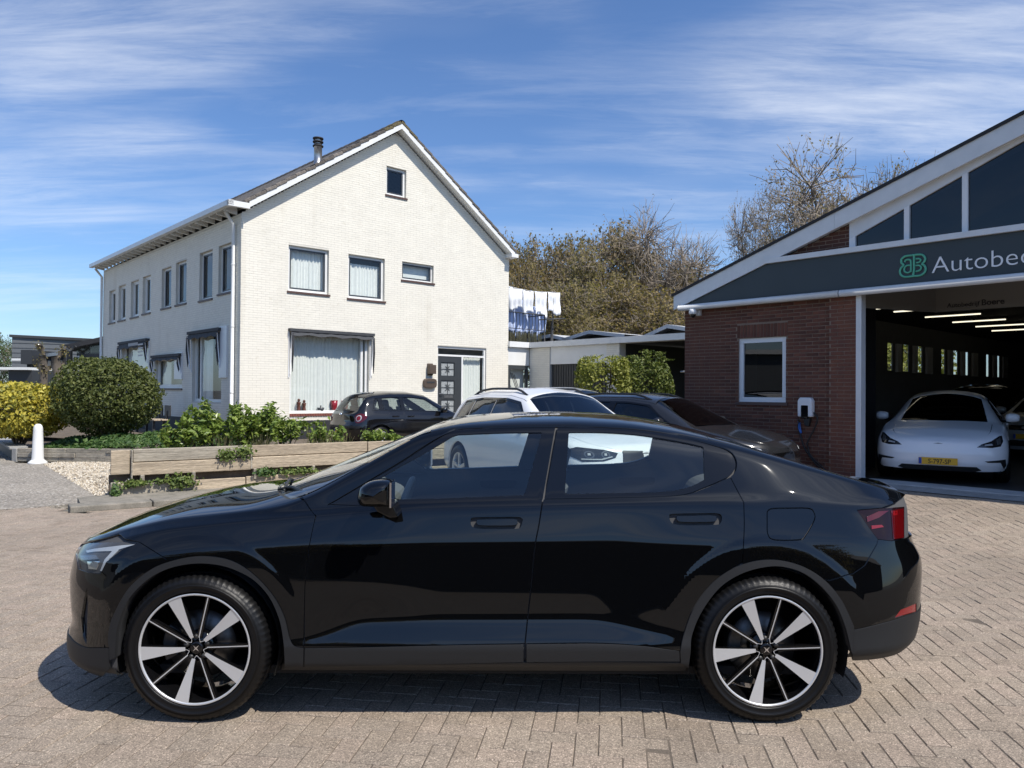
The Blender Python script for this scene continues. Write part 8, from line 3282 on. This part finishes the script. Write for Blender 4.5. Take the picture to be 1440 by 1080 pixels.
    def mid(nm, poly, mt, off=.004):
        """outline of the left half (y <= 0); both halves joined"""
        pts_ = s.pick(line(poly, .03))
        pv = s.panel(pts_, gap=0, off=off, flange=.012, step=.05, dense=.02)
        return link(nm, patch_mesh(nm, [(*pv, 0)], [mt], both=True), t)
    def side(nm, poly, mt, off=.004):
        s.set_view(lambda P: P[:, [0, 2]], None, jmax=s.jk(6))
        pts_ = s.pick(line([(X(x), z) for x, z in poly + poly[:1]], .03)[:-1])
        pv = s.panel(pts_, gap=0, off=off, flange=.012, step=.05, dense=.02)
        r1 = link(nm, patch_mesh(nm, [(*pv, 0)], [mt]), t)
        r2 = link(nm, patch_mesh(nm, [(*pv, 0)], [mt], mirror=True), t)
        return r1, r2
    api = dict(t=t, s=s, X=X, deco=deco, mid=mid, side=side, L=L, W=W)
    if nose_fn:
        face_view(True)
        nose_fn(api)
    if tail_fn:
        face_view(False)
        tail_fn(api)
    return t


def plate(t, x, z, w, chars, front=True, tilt=0.0, y=0.0):
    hgt = .105
    sg = -1 if front else 1
    mb = MB()
    mb.obox((x, y, z), (.006, 0, 0), (0, w / 2, 0), (0, 0, hgt / 2))
    p = bevelled(mb.build('number_plate', [M['plate_yellow']], t), .002, 1)
    mb = MB()
    # blue strip at the reader's left
    yl = y + (sg * -1) * -(w / 2 - .024) * 1
    yl = y + (w / 2 - .022) * (1 if front else -1) * 1
    mb.obox((x + sg * .0068, yl, z), (.001, 0, 0), (0, .02, 0), (0, 0, hgt / 2 - .006))
    mb.build('plate_strip', [M['plate_blue']], p)
    if chars:
        a = Vector((0, -1, 0)) if front else Vector((0, 1, 0))
        n = Vector((sg, 0, 0))
        mm = front_matrix(Vector((x + sg * .0075, y, z - .036)), a, n)
        o_ = text(chars, .098, M['letter_black'], 'plate_text', p, mm, ext=.001, align='CENTER', bold=.001)
        o_.scale = (.86, 1, 1)
        o_.location += a * .02
    return p


def disc(t, x, z, r, sg):
    mb = MB()
    mb.lathe([(.0, sg * .006), (r * .8, sg * .006), (r, .0), (r, -sg * .02)], 20, 'x')
    o = link('badge', mb.mesh('badge', [M['chrome']]), t)
    o.location = (x, 0, z)
    return o


# ---- black hatchback by the house
def polo_tail(c):
    d = c['deco']
    a, _ = d('taillight', [(-.655 + .10 * math.cos(q), .80 + .115 * math.sin(q)) for q in np.linspace(0, 2 * math.pi, 16, endpoint=False)], M['lamp_red'])
    for par, sg in ((a, 1),):
        pass
    for mir in (0, 1):
        pass
    d('lamp_ring', [(-.65 + .055 * math.cos(q), .80 + .075 * math.sin(q)) for q in np.linspace(0, 2 * math.pi, 14, endpoint=False)], M['lamp_white'], off=.010)
    d('lamp_ring', [(-.65 + .040 * math.cos(q), .80 + .055 * math.sin(q)) for q in np.linspace(0, 2 * math.pi, 14, endpoint=False)], M['lamp_red_bright'], off=.014)
    c['mid']('bumper_trim', [(0, .56), (-.70, .56), (-.74, .60), (-.70, .62), (0, .62)], M['black_plastic'], .012)
    disc(c['t'], c['X'](c['L']) + .004, .88, .045, 1)
    plate(c['t'], c['X'](c['L']) + .018, .50, .52, 'HT-LK-46' if False else None, front=False)


plo = ground(537, 616, 0)
ph = at_depth(537, 607, 18.3)
P_c = Vector((ph.x, ph.y, 0.11)) + EX * (3.255 - 1.96)
polo = make_car('hatch', 'small black hatchback parked along the white house wall, rear end in view', 'car', P_c + EY * .825, THETA + math.pi, 'cars in the yard', M['paint_black2'], M['mid_glass'], tail_fn=polo_tail, rimcol=M['paint_silver'], rim_n=6)


# ---- white estate with roof rails behind the black car
def suv_nose(c):
    d = c['deco']
    hl, hr = d('headlight', [(-.88, .80), (-.80, .74), (-.58, .75), (-.44, .79), (-.40, .845), (-.56, .885), (-.80, .91), (-.88, .88)], M['lamp_dark'])
    for cx_ in (-.72, -.55):
        d('lamp_ring', [(cx_ + .050 * math.cos(q), .825 + .042 * math.sin(q)) for q in np.linspace(0, 2 * math.pi, 14, endpoint=False)], M['lamp_inner'], off=.008)
        d('lamp_ring', [(cx_ + .036 * math.cos(q), .825 + .030 * math.sin(q)) for q in np.linspace(0, 2 * math.pi, 14, endpoint=False)], M['lamp_dark'], off=.011)
        d('lamp_lens', [(cx_ - .018, .815), (cx_ + .012, .815), (cx_ + .012, .84), (cx_ - .014, .84)], M['lamp_white'], off=.014)
    d('lamp_guide', [(-.80, .765), (-.60, .765), (-.47, .80), (-.48, .808), (-.61, .778), (-.80, .778)], M['lamp_white'], off=.008)
    d('grille', [(-.36, .64), (-.05, .64), (-.05, .86), (-.33, .87)], M['black_plastic'], .012)
    c['mid']('air_intake', [(0, .38), (-.55, .38), (-.62, .50), (0, .50)], M['black_plastic'], .006)
    plate(c['t'], c['X'](0) - .02, .56, .52, None)


SUVP = Vector((.60, 11.30, .0))
suv = make_car('suv', 'white estate car with black roof rails parked just behind the black fastback', 'car', SUVP, R(118), 'cars in the yard', M['paint_white'], M['tint_glass'], nose_fn=suv_nose, rails=True, seats=False)
t2 = make_car('suv', 'silver car with only its roof in view beyond the white estate', 'car', (1.45, 17.2, .05), R(132), 'cars in the yard', M['paint_silver'], M['tint_glass'], rails=False, seats=False)


def wagon_nose(c):
    d = c['deco']
    d('headlight', [(-.84, .66), (-.74, .60), (-.50, .60), (-.44, .64), (-.60, .70), (-.82, .75)], M['lamp_dark'])
    d('lamp_ring', [(-.78, .65), (-.70, .63), (-.54, .63), (-.58, .67), (-.76, .70)], M['lamp_white'], off=.010)
    c['mid']('grille', [(0, .52), (-.42, .52), (-.46, .60), (0, .62)], M['gloss_black'], .008)
    c['mid']('air_intake', [(0, .30), (-.6, .30), (-.66, .42), (0, .42)], M['black_plastic'], .006)


wag = make_car('wagon', 'dark grey estate car parked against the brick workshop wall', 'car', (2.62, 13.05, .09), R(90 + 43), 'cars in the yard', M['paint_grey'], M['tint_glass'], nose_fn=wagon_nose, rails=True, seats=False, rimcol=M['paint_silver'])


# ---- cars in the hall
def saloon_nose(c):
    d = c['deco']
    d('headlight', [(-.83, .66), (-.80, .585), (-.70, .565), (-.50, .57), (-.56, .615), (-.68, .66), (-.78, .735), (-.815, .74)], M['lamp_dark'])
    d('lamp_lens', [(-.70, .60), (-.60, .59), (-.60, .61), (-.69, .625)], M['lamp_white'], off=.009)
    d('lamp_lens', [(-.80, .62), (-.76, .61), (-.745, .68), (-.79, .71)], M['lamp_inner'], off=.009)
    d('fog_vent', [(-.86, .39), (-.60, .365), (-.64, .345), (-.80, .345), (-.84, .25), (-.87, .30)], M['black_plastic'], .005)
    c['mid']('air_intake', [(0, .195), (-.46, .20), (-.56, .225), (-.50, .275), (0, .275)], M['black_plastic'], .005)
    plate(c['t'], c['X'](0) - .022, .345, .52, 'S-797-SP')


tn = at_depth(1319, 642, 11.5)
saloon = make_car('saloon', 'white saloon with a yellow number plate facing out of the hall door', 'car', Vector((tn.x, tn.y, WORK.z + .02)) + Vector((math.cos(R(57)), math.sin(R(57)), 0)) * 2.345, R(57), 'cars in the hall', M['paint_white2'], M['tint_glass'], nose_fn=saloon_nose, seats=False)


def vw_nose(c):
    d = c['deco']
    d('headlight', [(-.82, .70), (-.70, .66), (-.45, .68), (-.40, .72), (-.60, .76), (-.82, .78)], M['lamp_dark'])
    c['mid']('grille', [(0, .62), (-.36, .63), (-.38, .72), (0, .73)], M['gloss_black'], .006)
    disc(c['t'], c['X'](0) - .022, .68, .06, -1)
    c['mid']('air_intake', [(0, .30), (-.6, .30), (-.66, .42), (0, .42)], M['black_plastic'], .006)
    plate(c['t'], c['X'](0) - .02, .50, .52, 'K-301-XD' if False else 'K-30')


vn = G.loc(at_depth(1446, 619, 15.6))
vw = make_car('wagon', 'silver car deeper in the hall, half cut off by the edge of the picture', 'car', WORK + EX * (vn.x + 4.62 / 2) + EY * vn.y + EZ * .02, THETA, 'cars in the hall', M['paint_silver'], M['tint_glass'], nose_fn=vw_nose, seats=False)
bn = G.loc(at_depth(1352, 600, 18.6))
bk = make_car('suv', 'tall black car parked deep in the hall behind the white saloon', 'car', WORK + EX * (bn.x + 1.5) + EY * bn.y + EZ * .02, THETA, 'cars in the hall', M['paint_black2'], M['tint_glass'], nose_fn=suv_nose, seats=False)
